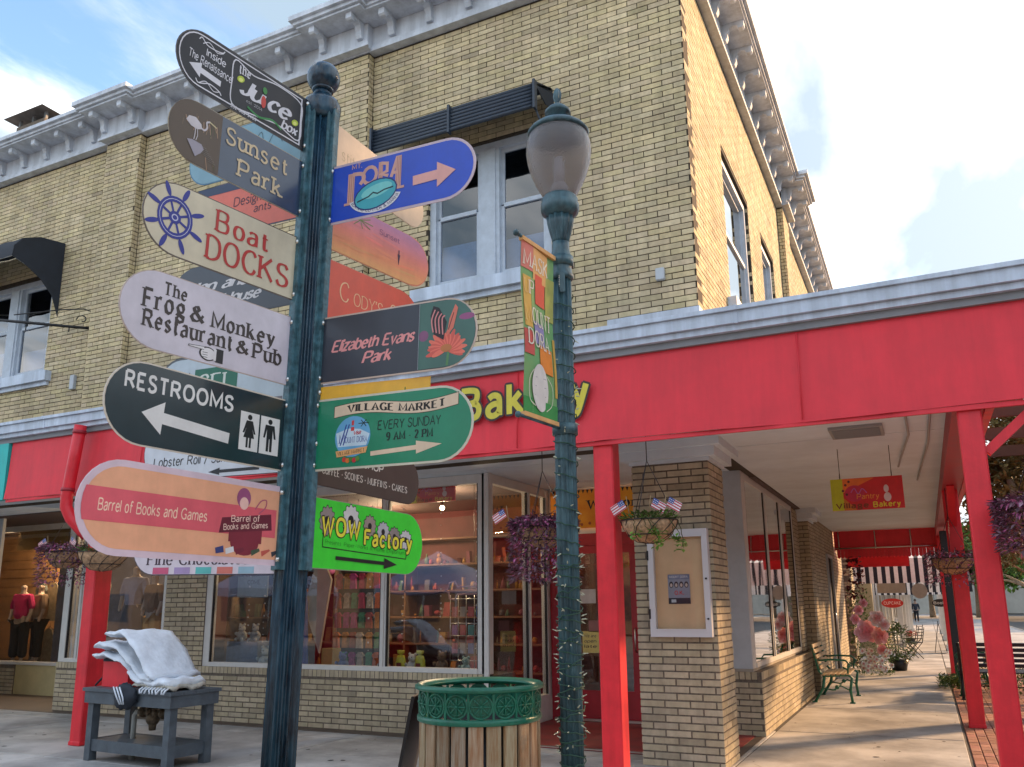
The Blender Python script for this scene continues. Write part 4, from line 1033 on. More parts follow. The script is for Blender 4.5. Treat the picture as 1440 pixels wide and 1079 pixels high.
def a_sunset(A, L, h):
    brn = srgb(84, 70, 58)
    r = h/2 - .004
    P = [(h/2 + r*math.cos(PI/2+PI*k/14), h/2 + r*math.sin(PI/2+PI*k/14)) for k in range(15)] + [(L*.40, .004), (L*.40, h-.004)]
    A.poly(P, brn, 'picture'); rr = random.Random(2)
    for k in range(46):
        x = rr.uniform(.03, .38)*L; y = h*(rr.uniform(.62, .97) if k < 30 else rr.uniform(.03, .25)); 
        if math.hypot(min(x-h/2, 0), y-h/2) > r-.03: continue
        A.line([(x, y), (x+rr.uniform(-.010, .012), y-rr.uniform(.02, .05))], .0022, srgb(*rr.choice([(150, 120, 95), (186, 150, 120), (110, 92, 70), (70, 80, 50)])), 'reeds')
    for k in range(7): A.line([(L*(.2+.02*k), h*(.34-.03*k)), (L*(.3+.012*k), h*(.33-.03*k))], .0018, srgb(120, 115, 110), 'ripple')
    hr = srgb(196, 192, 198)
    A.poly([(L*.13, h*.63), (L*.15, h*.71), (L*.20, h*.735), (L*.245, h*.67), (L*.255, h*.60), (L*.22, h*.56), (L*.17, h*.57)], hr, 'heron')
    A.line([(L*.24, h*.62), (L*.27, h*.60), (L*.29, h*.66), (L*.285, h*.74), (L*.31, h*.775)], .0065, hr, 'heron', smooth=True); A.line([(L*.305, h*.775), (L*.36, h*.735)], .0045, srgb(200, 190, 150), 'heron')
    A.line([(L*.205, h*.57), (L*.205, h*.47), (L*.20, h*.38)], .0035, hr, 'heron'); A.line([(L*.22, h*.57), (L*.225, h*.46), (L*.215, h*.38)], .0030, hr, 'heron')
    A.poly([(L*.15, h*.34), (L*.19, h*.37), (L*.26, h*.36), (L*.28, h*.30), (L*.26, h*.22), (L*.22, h*.13), (L*.19, h*.22)], srgb(150, 146, 160), 'heron')
    tx = srgb(205, 186, 152)
    A.text('Sunset', 'slab', L*.44, h*.60, L*.45, h*.26, tx); A.text('Park', 'slab', L*.545, h*.17, L*.31, h*.27, tx)
def a_boat(A, L, h):
    bl = srgb(42, 50, 142); cx, cy = L*.215, h*.52; R0 = h*.25
    for k in range(8):
        a = PI/8 + k*PI/4; ca, sa = math.cos(a), math.sin(a)
        A.line([(cx+ca*.012, cy+sa*.012), (cx+ca*(R0+.01), cy+sa*(R0+.01))], .009, bl, 'ship_wheel')
        A.disc(cx+ca*(R0+.035), cy+sa*(R0+.035), .026, bl, 'ship_wheel', ry=.0085, rot=a)
    A.line([(cx+R0*math.cos(2*PI*k/24), cy+R0*math.sin(2*PI*k/24)) for k in range(24)], .020, bl, 'ship_wheel', closed=True)
    A.line([(cx+(R0)*math.cos(2*PI*k/24), cy+(R0)*math.sin(2*PI*k/24)) for k in range(24)], .002, srgb(200, 200, 220), 'ship_wheel', closed=True)
    A.disc(cx, cy, .022, bl, 'ship_wheel'); A.disc(cx, cy, .012, srgb(190, 190, 215), 'ship_wheel'); A.disc(cx, cy, .008, bl, 'ship_wheel')
    rd = srgb(186, 48, 44)
    A.text('B', 'serif', L*.49, h*.58, .046, h*.30, rd); A.text('oat', 'serif', L*.605, h*.575, .135, h*.26, rd); A.text('DOCKS', 'serif', L*.44, h*.15, L*.52, h*.33, rd)
def a_frog(A, L, h):
    bk = srgb(62, 54, 52)
    A.text('The', 'black', L*.26, h*.725, L*.13, h*.155, bk); A.text('Frog', 'black', L*.145, h*.50, L*.24, h*.23, bk); A.text('&', 'black', L*.43, h*.51, L*.07, h*.19, bk)
    A.text('Monkey', 'black', L*.555, h*.50, L*.36, h*.20, bk); A.text('Restaurant', 'black', L*.155, h*.265, L*.52, h*.20, bk); A.text('&', 'black', L*.71, h*.27, L*.06, h*.16, bk); A.text('Pub', 'black', L*.805, h*.255, L*.155, h*.20, bk)
    wh = srgb(225, 222, 225); dk = srgb(40, 38, 42)
    x, y = L*.46, h*.15
    A.rect(x+.085, y-.026, x+.115, y+.022, dk, 'pointing_hand'); A.disc(x+.055, y-.004, .032, dk, 'pointing_hand', ry=.024); A.disc(x+.057, y-.004, .028, wh, 'pointing_hand', ry=.020)
    A.poly([(x-.022, y+.012), (x+.04, y+.018), (x+.04, y+.006), (x-.022, y+.006)], dk, 'pointing_hand'); A.poly([(x-.018, y+.0105), (x+.04, y+.0165), (x+.04, y+.0075), (x-.018, y+.0075)], wh, 'pointing_hand')
    for k in range(3): A.line([(x+.035, y-.002-.008*k), (x+.055, y-.001-.008*k)], .0018, dk, 'pointing_hand')
    A.rect(x+.078, y-.022, x+.088, y+.018, wh, 'pointing_hand')
def a_rest(A, L, h):
    w = srgb(226, 226, 226)
    A.text('RESTROOMS', 'bold', L*.115, h*.66, L*.60, h*.185, w)
    A.arrow(L*.71, h*.30, L*.22, h*.40, .036, .105, .085, w)
    A.rect(L*.765, h*.19, L*.868, h*.70, w, 'pictogram'); A.rect(L*.877, h*.19, L*.98, h*.70, w, 'pictogram')
    for i, cx in enumerate((L*.817, L*.929)):
        k = BLACKL; A.disc(cx, h*.635, .0095, k, 'pictogram')
        if i == 0:
            A.poly([(cx-.012, h*.59), (cx+.012, h*.59), (cx+.025, h*.42), (cx+.018, h*.42), (cx+.011, h*.50), (cx+.021, h*.36), (cx-.021, h*.36), (cx-.011, h*.50), (cx-.018, h*.42), (cx-.025, h*.42)], k, 'pictogram')
            A.rect(cx-.010, h*.23, cx-.002, h*.37, k, 'pictogram'); A.rect(cx+.002, h*.23, cx+.010, h*.37, k, 'pictogram')
        else:
            A.poly([(cx-.017, h*.59), (cx+.017, h*.59), (cx+.024, h*.41), (cx+.017, h*.41), (cx+.011, h*.53), (cx+.011, h*.23), (cx+.002, h*.23), (cx+.001, h*.40), (cx-.001, h*.40), (cx-.002, h*.23), (cx-.011, h*.23), (cx-.011, h*.53), (cx-.017, h*.41), (cx-.024, h*.41)], k, 'pictogram')
def a_barrel(A, L, h):
    pk = srgb(226, 98, 112); r = h/2 - .022
    yb, yt = h*.34, h*.69
    P = [(h/2 - math.sqrt(max(0, r*r-(y-h/2)**2)), y) for y in (yb, h*.42, h*.5, h*.6, yt)]
    A.poly([(L-.004, yb), (L-.004, yt)] + P[::-1], pk, 'stripe')
    A.text('Barrel of Books and Games', 'hand', L*.115, h*.455, L*.54, h*.115, srgb(252, 214, 190))
    x, y = L*.85, h*.36; dk = srgb(134, 44, 62)
    A.disc(x, y-.028, .062, dk, 'barrel_picture', ry=.045); A.rect(x-.062, y-.03, x+.062, y+.02, dk, 'barrel_picture')
    A.poly([(x-.10, y-.005), (x-.092, y+.045), (x+.092, y+.075), (x+.098, y+.02)], srgb(110, 34, 54), 'barrel_picture')
    A.text('Barrel of', 'hand', x-.055, y+.035, .105, .020, srgb(250, 214, 200), rot=.10); A.text('Books and Games', 'hand', x-.082, y+.006, .165, .018, srgb(250, 214, 200), rot=.13)
    for k, c_ in enumerate([(60, 70, 130), (230, 230, 235), (120, 40, 60), (70, 90, 70), (200, 90, 80), (60, 60, 70)]):
        xx = x - .105 + .038*k + (.02 if k > 2 else 0); A.poly([(xx, y-.072), (xx+.03, y-.066+.004*k), (xx+.026, y-.045), (xx-.004, y-.054)], srgb(*c_), 'book')
    # a plain round-headed doll stand-in with a purple cap
    A.disc(x-.015, y+.118, .030, srgb(158, 84, 128), 'doll_picture', ry=.034); A.disc(x-.013, y+.100, .019, srgb(240, 196, 186), 'doll_picture', ry=.021)
    A.line([(x+.03, y+.085), (x+.05, y+.115), (x+.07, y+.12), (x+.068, y+.095), (x+.045, y+.072)], .004, srgb(190, 90, 120), 'doll_picture', smooth=True)
def a_dora(A, L, h):
    bg_ = srgb(224, 168, 160)
    wd = srgb(206, 160, 148); st = srgb(150, 90, 84)
    # board letters D O R A standing over an oval lake view
    def plank(x0, x1, y0, y1):
        A.rect(x0, y0, x1, y1, wd, 'logo_letters')
        for k in range(3):
            xx = x0 + (x1-x0)*(k+.7)/3.4; A.rect(xx, y0+.004, xx+.0016, y1-.004, st, 'logo_letters')
    y0, y1 = h*.50, h*.88
    plank(L*.105, L*.150, h*.30, y1-.02); A.line([(L*.135, y1-.025), (L*.195, y1-.03), (L*.215, h*.68), (L*.19, y0+.02)], .016, wd, 'logo_letters', smooth=True)
    A.line([(L*.255+.030*math.cos(2*PI*k/14), h*.70+.034*math.sin(2*PI*k/14)) for k in range(14)], .014, wd, 'logo_letters', closed=True)
    plank(L*.315, L*.345, y0+.015, y1); A.line([(L*.33, y1-.006), (L*.375, y1-.012), (L*.375, h*.70), (L*.335, h*.67), (L*.385, y0+.03)], .013, wd, 'logo_letters')
    A.line([(L*.405, y0+.02), (L*.445, y1+.005)], .014, wd, 'logo_letters'); plank(L*.435, L*.475, h*.38, y1+.008); A.rect(L*.41, h*.62, L*.45, h*.67, wd, 'logo_letters'); A.rect(L*.42, h*.36, L*.50, h*.40, wd, 'logo_letters'); A.rect(L*.085, h*.27, L*.17, h*.31, wd, 'logo_letters')
    A.text('MT.', 'sans', L*.13, h*.865, .042, .019, wd)
    cx, cy = L*.30, h*.36; wh = srgb(216, 218, 226)
    ang = lambda f: PI*(1.08 + .84*f)
    P = [(cx + .118*math.cos(ang(k/14)), cy + .078*math.sin(ang(k/14))+.004) for k in range(15)] + [(cx + .094*math.cos(ang(1-k/14)), cy + .056*math.sin(ang(1-k/14))+.004) for k in range(15)]
    A.poly(P, wh, 'logo_band')
    def wp(a, b):
        f = (a - 0)/1.0; t = ang(.03 + .94*f); rr = 1 + 0
        return (cx + (.098+b*.9)*math.cos(t) if False else cx + (.112 - b)*math.cos(t), cy + .004 + (.072 - b)*math.sin(t))
    A.text('BOATING CENTER & MARINA', 'sans', 0, 0, 1.0, .0125, srgb(40, 44, 90), warp=wp)
    A.disc(cx, cy, .098, srgb(30, 48, 110), 'lake_picture', ry=.060, rot=.18); A.disc(cx, cy, .092, srgb(64, 170, 186), 'lake_picture', ry=.054, rot=.18); A.disc(cx+.005, cy+.014, .070, srgb(120, 205, 206), 'lake_picture', ry=.026, rot=.18)
    A.line([(cx-.08, cy-.018), (cx-.05, cy-.010), (cx-.03, cy-.005), (cx-.01, cy+.008), (cx+.01, cy), (cx+.04, cy+.010), (cx+.08, cy+.014)], .006, srgb(16, 50, 60), 'lake_picture')
    A.arrow(L*.56, h*.43, L*.86, h*.455, .038, .10, .085, bg_)
def a_eliz(A, L, h):
    pk = srgb(226, 150, 150)
    A.text('Elizabeth Evans', 'script', L*.06, h*.46, L*.52, h*.155, pk); A.text('Park', 'script', L*.26, h*.235, L*.175, h*.155, pk)
    r = h/2 - .008; x0 = L*.62; hx = L - .008 - r
    P = [(x0, .008)] + [(hx + r*math.cos(-PI/2+PI*k/14), h/2 + r*math.sin(-PI/2+PI*k/14)) for k in range(15)] + [(x0, h-.008)]
    A.poly(P, srgb(72, 112, 104), 'picture'); A.disc(L*.93, h*.70, .030, srgb(150, 84, 130), 'picture', ry=.012); A.disc(L*.65, h*.50, .020, srgb(130, 84, 120), 'picture', ry=.02)
    cx, cy = L*.80, h*.27; pt = srgb(232, 120, 100); pt2 = srgb(214, 96, 84)
    for k in range(26):
        a = PI*(k/25)*1.25 - .4; l_ = .075 + .012*math.sin(k*2.7)
        A.disc(cx + .5*l_*math.cos(a), cy + .42*l_*math.sin(a)*.9, l_*.5, pt if k % 2 else pt2, 'flower', ry=.0095, rot=a)
    A.disc(cx, cy+.005, .022, srgb(190, 120, 70), 'flower', ry=.014)
    A.line([(cx+.01, cy-.01), (cx+.005, .012)], .010, srgb(90, 140, 90), 'flower')
    wing = srgb(216, 140, 140); dk = srgb(40, 34, 40)
    A.poly([(cx-.012, cy+.035), (cx-.055, cy+.06), (cx-.072, cy+.13), (cx-.060, cy+.165), (cx-.035, cy+.155), (cx, cy+.10)], dk, 'butterfly')
    for k in range(4):
        t = k/3.4; A.line([(cx-.058+.048*t, cy+.068-.015*t), (cx-.066+.052*t, cy+.112), (cx-.052+.050*t, cy+.150-.03*t)], .0055, wing, 'butterfly', smooth=True)
    A.poly([(cx, cy+.045), (cx+.03, cy+.075), (cx+.048, cy+.145), (cx+.036, cy+.16), (cx+.012, cy+.11)], srgb(218, 120, 100), 'butterfly'); A.line([(cx+.008, cy+.07), (cx+.03, cy+.13)], .003, dk, 'butterfly')
    A.line([(x0, .008), (x0, h-.008)], .002, srgb(150, 160, 170), 'picture')
def a_village(A, L, h):
    cr_ = srgb(222, 202, 176)
    def wv(x): 
        t = (x - L*.10)/(L*.80); return h*.045*math.sin(2*PI*t*.98 + .35) + h*.02*t
    top = [(L*(.10+.80*k/24), h*.86 + wv(L*(.10+.80*k/24))) for k in range(25)]; bot = [(x, y - h*.16) for x, y in top][::-1]
    A.poly(top + bot, cr_, 'ribbon'); A.line(top + bot, .0022, srgb(40, 60, 40), 'ribbon', closed=True)
    A.text('VILLAGE MARKET', 'fat', L*.19, h*.735, L*.62, h*.095, srgb(30, 26, 24), warp=lambda a, b: (a, b + wv(a)))
    dkg = srgb(14, 46, 40)
    A.text('EVERY SUNDAY', 'hand', L*.385, h*.50, L*.40, h*.115, dkg, rot=-.005); A.text('9 AM - 2 PM', 'fat', L*.445, h*.345, L*.29, h*.10, dkg)
    A.arrow(L*.345, h*.185, L*.80, h*.24, .016, .045, .11, cr_)
    cx, cy = L*.225, h*.44
    A.disc(cx, cy, .077, srgb(100, 170, 214), 'badge', ry=.074, n=28); A.poly([(cx-.07, cy+.015), (cx-.02, cy+.03), (cx+.03, cy+.025), (cx+.072, cy+.005), (cx+.06, cy-.035), (cx-.06, cy-.035)], srgb(196, 222, 238), 'badge')
    for q in range(2): A.line([(cx-.050+.012*q, cy-.03), (cx-.028+.012*q, cy+.045)], .005, srgb(36, 60, 150), 'badge')
    A.text('M', 'serif', cx-.054, cy-.022, .02, .03, srgb(36, 60, 150)); A.text('OUNT DORA', 'serif', cx-.03, cy-.022, .092, .020, srgb(36, 60, 150)); A.text('Visit', 'script', cx+.002, cy+.006, .032, .012, srgb(190, 50, 60))
    A.rect(cx-.008, cy+.020, cx+.006, cy+.034, srgb(206, 60, 60), 'badge'); A.rect(cx-.006, cy+.040, cx+.004, cy+.058, srgb(206, 60, 60), 'badge')
    for k in range(6): A.line([(cx+.045, cy+.045), (cx+.045+.022*math.cos(k*1.05), cy+.045+.014*math.sin(k*1.05))], .003, srgb(20, 40, 30), 'badge')
    A.poly([(cx-.068, cy-.050), (cx+.066, cy-.040), (cx+.060, cy-.062), (cx-.062, cy-.072)], srgb(222, 170, 110), 'badge'); A.text('VILLAGE MARKET', 'serif', cx-.058, cy-.066, .112, .012, srgb(60, 30, 20), rot=.07)
    for k, c_ in enumerate([(200, 60, 50), (210, 120, 50), (70, 130, 50), (190, 50, 60), (90, 140, 60)]): A.disc(cx-.03+.014*k, cy-.082-.004*(k % 2), .009, srgb(*c_), 'badge')
def a_wow(A, L, h):
    rr = random.Random(4)
    def gear(cx, cy, r, c_, n=12):
        for rad, col in ((r+.004, BLACKL), (r, c_)):
            P = []
            for k in range(n*4):
                q = rad if (k % 4) in (0, 1) else rad*.86
                a = 2*PI*k/(n*4); P.append((cx+q*math.cos(a), cy+q*math.sin(a)))
            A.poly(P, col, 'gear')
        A.disc(cx, cy, r*.30, BLACKL, 'gear')
    gs = [(.15, .69, .056, (150, 140, 140)), (.36, .75, .060, (216, 216, 220)), (.53, .70, .044, (160, 146, 140)), (.65, .64, .042, (190, 190, 200)), (.75, .59, .040, (150, 140, 140)), (.85, .56, .042, (206, 206, 210))]
    for x, y, r, c_ in gs: gear(L*x, h*y, r, srgb(*c_))
    A.line([(L*.12, h*.56), (L*.12, h*.31), (L*.855, h*.25), (L*.88, h*.52)], .004, BLACKL, 'frame_line')
    yy = srgb(238, 228, 70)
    for t_, x, y, w, hh in (('WOW', .11, .50, .33, .24), ('Factory', .49, .41, .41, .22)):
        A.text(t_, 'bold', L*x, h*y, L*w, h*hh, yy, outline=BLACKL, ow=.0045)
    A.text('Presents, Paper-Works & Home Emporium', 'thin', L*.14, h*.36, L*.70, h*.055, srgb(20, 60, 30), rot=-.02)
    A.arrow(L*.24, h*.17, L*.78, h*.145, .014, .045, .09, BLACKL)
def a_coffee(A, L, h):
    w = srgb(235, 230, 222)
    A.text('BAKE SHOP', 'sans', L*.26, h*.55, L*.40, h*.14, w); A.text('COFFEE * SCONES * MUFFINS * CAKES', 'serif', L*.09, h*.24, L*.80, h*.13, w)
def a_cody(A, L, h):
    w = srgb(250, 206, 160)
    A.text('C', 'light', L*.15, h*.42, .050, h*.30, w); A.text("ODY'S", 'light', L*.30, h*.42, L*.30, h*.20, w); A.text('O', 'light', L*.68, h*.40, .038, h*.28, w); A.text('N 4TH', 'light', L*.78, h*.40, L*.16, h*.18, w)
    A.text('on 4th', 'thin', L*.36, h*.22, L*.30, h*.12, w)
def a_palm(A, L, h):
    rr = random.Random(8); r = h/2-.003
    stops = [(0, (240, 176, 110)), (.25, (238, 150, 104)), (.5, (232, 132, 116)), (.75, (212, 130, 146)), (1, (190, 130, 168))]
    def colr(t):
        for (a, ca), (b, cb_) in zip(stops, stops[1:]):
            if t <= b: f = (t-a)/(b-a); return tuple(ca[q]*(1-f)+cb_[q]*f for q in range(3))
        return stops[-1][1]
    nb_ = 18; xr = lambda y: L - .004 - r + math.sqrt(max(0, r*r-(y-h/2)**2))
    for k in range(nb_):
        y0 = .003 + (h-.006)*k/nb_; y1 = .003 + (h-.006)*(k+1)/nb_
        A.poly([(.004, y0), (xr(y0), y0), (xr(y1), y1), (.004, y1)], srgb(*colr((k+.5)/nb_)), 'sunset_band')
    for k in range(12):
        y = rr.uniform(.15, .85)*h; x = rr.uniform(.1, .8)*L; A.disc(x, y, rr.uniform(.05, .10), srgb(*[min(255, q*rr.uniform(.96, 1.07)) for q in colr(y/h)]), 'cloud_print', ry=.006, rot=rr.uniform(-.12, .12), n=14)
    for k in range(9): A.line([(L*.30, h*.80), (L*(.30+.13*math.cos(k*.7)), h*(.80+.15*math.sin(k*.7)))], .004, srgb(110, 130, 70), 'palm_leaf')
    A.text('Sunset', 'thin', L*.50, h*.72, L*.20, h*.10, srgb(90, 60, 110)); A.text('Gallery', 'thin', L*.48, h*.56, L*.24, h*.10, srgb(90, 60, 110)) if False else None
    A.arrow(L*.70, h*.58, L*.70, h*.28, .006, .016, .05, srgb(60, 30, 60))
def a_stitch(A, L, h): A.text('stitch', 'thin', L*.10, h*.34, L*.26, h*.24, srgb(180, 160, 130))
def a_art(A, L, h):
    g_ = srgb(70, 120, 50)
    A.text('ART Classes', 'hand', L*.30, h*.34, L*.58, h*.36, g_)
    for k in range(4): A.line([(L*.77, h*.75), (L*(.77+.07*math.cos(k*1.5)), h*(.75+.12*math.sin(k*1.5)))], .004, g_, 'leaf_mark')
def a_teal(A, L, h): A.text('Café', 'script', L*.55, h*.45, L*.25, h*.3, srgb(60, 90, 100)) if False else A.line([(L*.55, h*.5), (L*.62, h*.75), (L*.66, h*.4), (L*.74, h*.7), (L*.8, h*.45)], .004, srgb(60, 90, 100), 'lettering', smooth=True)
def a_design(A, L, h):
    A.text('Designs', 'hand', L*.36, h*.50, L*.30, h*.16, srgb(90, 40, 50)); A.text('ants', 'hand', L*.56, h*.30, L*.16, h*.14, srgb(90, 40, 50))
    A.rect(L*.0, h*.82, L*.9, h*.98, srgb(40, 58, 92), 'stripe')
def a_inn(A, L, h):
    w = srgb(220, 220, 224)
    A.text('Inn and', 'script', L*.20, h*.52, L*.42, h*.17, w); A.text('House', 'script', L*.42, h*.24, L*.30, h*.17, w)
def a_cfl(A, L, h):
    A.poly([(L*.02, h*.2), (L*.12, h*.62), (L*.17, h*.5), (L*.25, h*.72), (L*.27, h*.2)], srgb(60, 70, 76), 'mountain_mark')
    A.rect(L*.29, h*.15, L*.62, h*.75, srgb(26, 110, 88), 'panel_print'); A.text('CFL', 'serif', L*.32, h*.32, L*.26, h*.32, srgb(214, 226, 220))
    A.rect(L*.0+.06, h*.02, L*.98, h*.12, srgb(120, 120, 130), 'stripe')
def a_lob(A, L, h):
    k = srgb(30, 34, 44)
    A.text('Lobster Roll / Sandwich /', 'hand', L*.08, h*.24, L*.72, h*.14, k); A.text('& more', 'hand', L*.42, h*.45, L*.2, h*.13, k)
    A.disc(L*.30, h*.67, .007, srgb(200, 60, 50), 'lobster', ry=.018); A.line([(L*.28, h*.74), (L*.30, h*.66), (L*.32, h*.74)], .004, srgb(200, 60, 50), 'lobster')
    A.arrow(L*.85, h*.10, L*.48, h*.09, .012, .028, .06, k)
def a_choc(A, L, h):
    A.text('Fine Chocolates', 'serif', L*.12, h*.16, L*.70, h*.16, srgb(60, 40, 60))
    for q, c_ in enumerate([(206, 90, 130), (170, 150, 200), (90, 190, 190), (214, 120, 110), (150, 190, 210)]): A.rect(L*(.16+.15*q), h*.02, L*(.27+.15*q), h*.12, srgb(*c_), 'stripe')
S = srgb
blade('juice', 'topmost left board, black with white scrollwork for a juice box and a white arrow', 214, .585, 3.556, 3.330, S(14, 18, 32), S(40, 40, 46), .004, a_juice, -1, rough=.5, coat=0)
blade('sunset', 'left board with a white heron picture reading Sunset Park', 214, .585, 3.288, 3.055, S(46, 66, 92), S(150, 140, 120), .003, a_sunset, -1, rough=.25, coat=.5)
blade('boat', 'cream left board with a blue ship wheel reading Boat Docks', 216, .625, 2.975, 2.720, S(206, 196, 170), S(90, 74, 62), .004, a_boat, -1)
blade('frog', 'pale lilac left board with blackletter pub name and pointing hand', 216, .665, 2.655, 2.392, S(208, 202, 214), S(190, 170, 160), .003, a_frog, -1)
blade('rest', 'dark left board reading Restrooms with white arrow and toilet pictograms', 213, .70, 2.337, 2.075, S(30, 50, 58), S(214, 204, 190), .005, a_rest, -1, rough=.25, coat=.4)
blade('barrel', 'lowest left board, peach with a pink stripe for books and games', 210, .77, 2.020, 1.742, S(240, 176, 140), S(222, 200, 214), .020, a_barrel, -1)
blade('dora', 'blue right board with a boating logo and pink arrow', 115, .645, 3.282, 3.036, S(20, 72, 196), S(196, 178, 190), .010, a_dora, 1)
blade('eliz', 'dark grey right board with a striped butterfly on a pink flower', 115, .665, 2.662, 2.405, S(50, 56, 68), S(196, 178, 164), .006, a_eliz, 1)
blade('village', 'green right board reading Village Market with cream ribbon and arrow', 116, .665, 2.345, 2.080, S(22, 134, 98), S(206, 204, 186), .008, a_village, 1)
blade('wow', 'bright lime green board with gears and a black arrow, lowest on the right', 26, .80, 2.006, 1.742, S(62, 226, 58), S(150, 160, 140), .003, a_wow, 1)
blade('coffee', 'dark brown bake shop board listing coffee scones muffins and cakes', 24, .80, 2.255, 2.052, S(78, 70, 64), S(60, 50, 46), .003, a_coffee, 1)
blade('cody', 'coral board behind the post, partly hidden above the dark butterfly board', 36, .56, 2.945, 2.685, S(226, 84, 58), S(214, 110, 84), .003, a_cody, 1)
blade('palm', 'sunset coloured board with palm leaves behind the post', 36, .60, 3.215, 2.985, S(230, 130, 96), S(224, 150, 120), .003, a_palm, 1)
blade('stitch', 'blank looking cream board pointing away behind the blue board', 27, .69, 3.545, 3.332, S(214, 186, 158), S(214, 186, 158), .002, a_stitch, 1)
blade('art', 'yellow art classes board directly above the green market board', 113, .46, 2.42, 2.352, S(238, 184, 56), S(238, 184, 56), .001, a_art, 1, square=True) if False else None
blade('art', 'yellow art classes board peeping out above the green market board', 112, .47, 2.395, 2.16, S(240, 186, 54), S(240, 186, 54), .002, a_art, 1, square=True)
blade('teal', 'pale teal board pointing away behind the heron board', 295, .64, 3.588, 3.353, S(124, 168, 184), S(70, 120, 150), .005, a_teal, -1)
blade('design', 'coral designs board with dark stripe behind the post', 295, .57, 3.335, 3.100, S(232, 112, 84), S(60, 60, 80), .004, a_design, -1)
blade('inn', 'dark slate inn board pointing away between the boat and pub boards', 295, .67, 2.98, 2.74, S(64, 72, 82), S(64, 72, 82), .003, a_inn, -1)
blade('cfl', 'white and green board pointing away behind the restrooms board', 295, .70, 2.59, 2.35, S(190, 208, 220), S(70, 76, 82), .010, a_cfl, -1)
blade('lob', 'white lobster roll board pointing away behind the restrooms board', 295, .73, 2.33, 2.085, S(212, 222, 234), S(70, 60, 70), .003, a_lob, -1)
blade('choc', 'white chocolate shop board with coloured squares, low behind the peach board', 295, .74, 1.965, 1.715, S(220, 214, 228), S(60, 60, 80), .004, a_choc, -1)

# the whole post leans a little to the right
sp.matrix_world = Matrix.Translation(Vector((PX, PY, 0)) - RT*.056) @ Matrix.Rotation(.021, 4, FW)
# ================================================================== street lamp
LX, LY = -1.775, 4.36
lp = thing('street_lamp', (LX, LY, 0), 'blue green fluted cast street lamp with textured acorn globe', 'street lamp')
m = M(); m.lathe([(.062, .70), (.062, 1.8), (.061, 2.6), (.059, 3.50)], 96, (LX, LY), flute=12, fd=.011); put('shaft', m, lampm_m, lp)
m = M(); m.lathe([(.20, 0), (.20, .05), (.175, .09), (.165, .30), (.14, .34), (.14, .50), (.115, .56), (.10, .60), (.085, .63), (.085, .65), (.075, .68), (.064, .70)], 48, (LX, LY)); put('base', m, lampm_m, lp)
m = M(); m.lathe([(.064, 3.50), (.072, 3.51), (.072, 3.53), (.064, 3.54), (.062, 3.60), (.066, 3.61), (.066, 3.64), (.060, 3.66), (.052, 3.70), (.052, 3.74)], 48, (LX, LY)); put('neck_ring', m, lampm_m, lp)
m = M(); m.lathe([(.052, 3.74), (.054, 3.76), (.066, 3.80), (.080, 3.86), (.086, 3.905)], 96, (LX, LY), flute=12, fd=.012); m.lathe([(.078, 3.905), (.092, 3.92), (.112, 3.935), (.118, 3.96), (.118, 3.985), (.108, 4.0), (.112, 4.02), (.098, 4.04)], 48, (LX, LY)); put('capital', m, lampm_m, lp)
gprof = [(.090, 4.03), (.114, 4.07), (.146, 4.13), (.174, 4.20), (.193, 4.27), (.202, 4.335), (.199, 4.395), (.184, 4.445), (.160, 4.475)]
globe_m = bpy.data.materials.new('frosted_globe'); globe_m.use_nodes = True
gn, gl_ = globe_m.node_tree.nodes, globe_m.node_tree.links
pb = gn['Principled BSDF']; pb.inputs['Base Color'].default_value = (.66, .62, .62, 1); pb.inputs['Roughness'].default_value = .16; pb.inputs['Transmission Weight'].default_value = .88; pb.inputs['IOR'].default_value = 1.25
vt = gn.new('ShaderNodeTexVoronoi'); vt.inputs['Scale'].default_value = 95; bmp = gn.new('ShaderNodeBump'); bmp.inputs['Strength'].default_value = .30; bmp.inputs['Distance'].default_value = .01
gg = gn.new('ShaderNodeNewGeometry'); gl_.new(gg.outputs['Position'], vt.inputs['Vector']); gl_.new(vt.outputs['Distance'], bmp.inputs['Height']); gl_.new(bmp.outputs[0], pb.inputs['Normal'])
m = M(); m.lathe(gprof, 48, (LX, LY), cap=False); m.lathe([(r-.006, z) for r, z in gprof][::-1], 48, (LX, LY), cap=False); put('globe', m, globe_m, lp)
m = M(); m.lathe([(.055, 4.03), (.055, 4.10), (.040, 4.13), (.02, 4.135)], 24, (LX, LY)); m.lathe([(.030, 4.13), (.034, 4.2), (.030, 4.30), (.01, 4.31)], 20, (LX, LY)); put('lamp_socket', m, mat('lamp_core', (.7, .72, .75), .5), lp)
m = M(); m.lathe([(.186, 4.455), (.192, 4.47), (.178, 4.49), (.148, 4.515), (.105, 4.54), (.075, 4.55), (.068, 4.56)], 48, (LX, LY)); m.lathe([(.066, 4.56), (.062, 4.60), (.080, 4.605), (.080, 4.625), (.062, 4.645), (.036, 4.665), (.02, 4.68)], 36, (LX, LY)); put('hood', m, lampm_m, lp)
m = M(); m.lathe([(.018, 4.675), (.014, 4.69), (.026, 4.71), (.030, 4.735), (.026, 4.76), (.012, 4.785), (.003, 4.79)], 48, (LX, LY), flute=6, fd=.006); put('finial', m, lampm_m, lp)
vcam = -azd(0)
m = M(); o_ = Vector((LX, LY, 0)) + (vcam*.98 + RT*-.15).normalized()*.070
m.obox(o_ + Vector((0, 0, 3.47)), RT*.011, vcam*.002, Vector((0, 0, .045))); tg = put('number_plate', m, paint(S(60, 84, 92)), lp)
A = Art(o_ - RT*.008, RT, (0, 0, 1), vcam, tg, lift=.003)
for i in range(3): A.text('988'[i], 'bold', 0, 3.433 + .026*i, .015, .021, S(225, 225, 220))
A.flush()
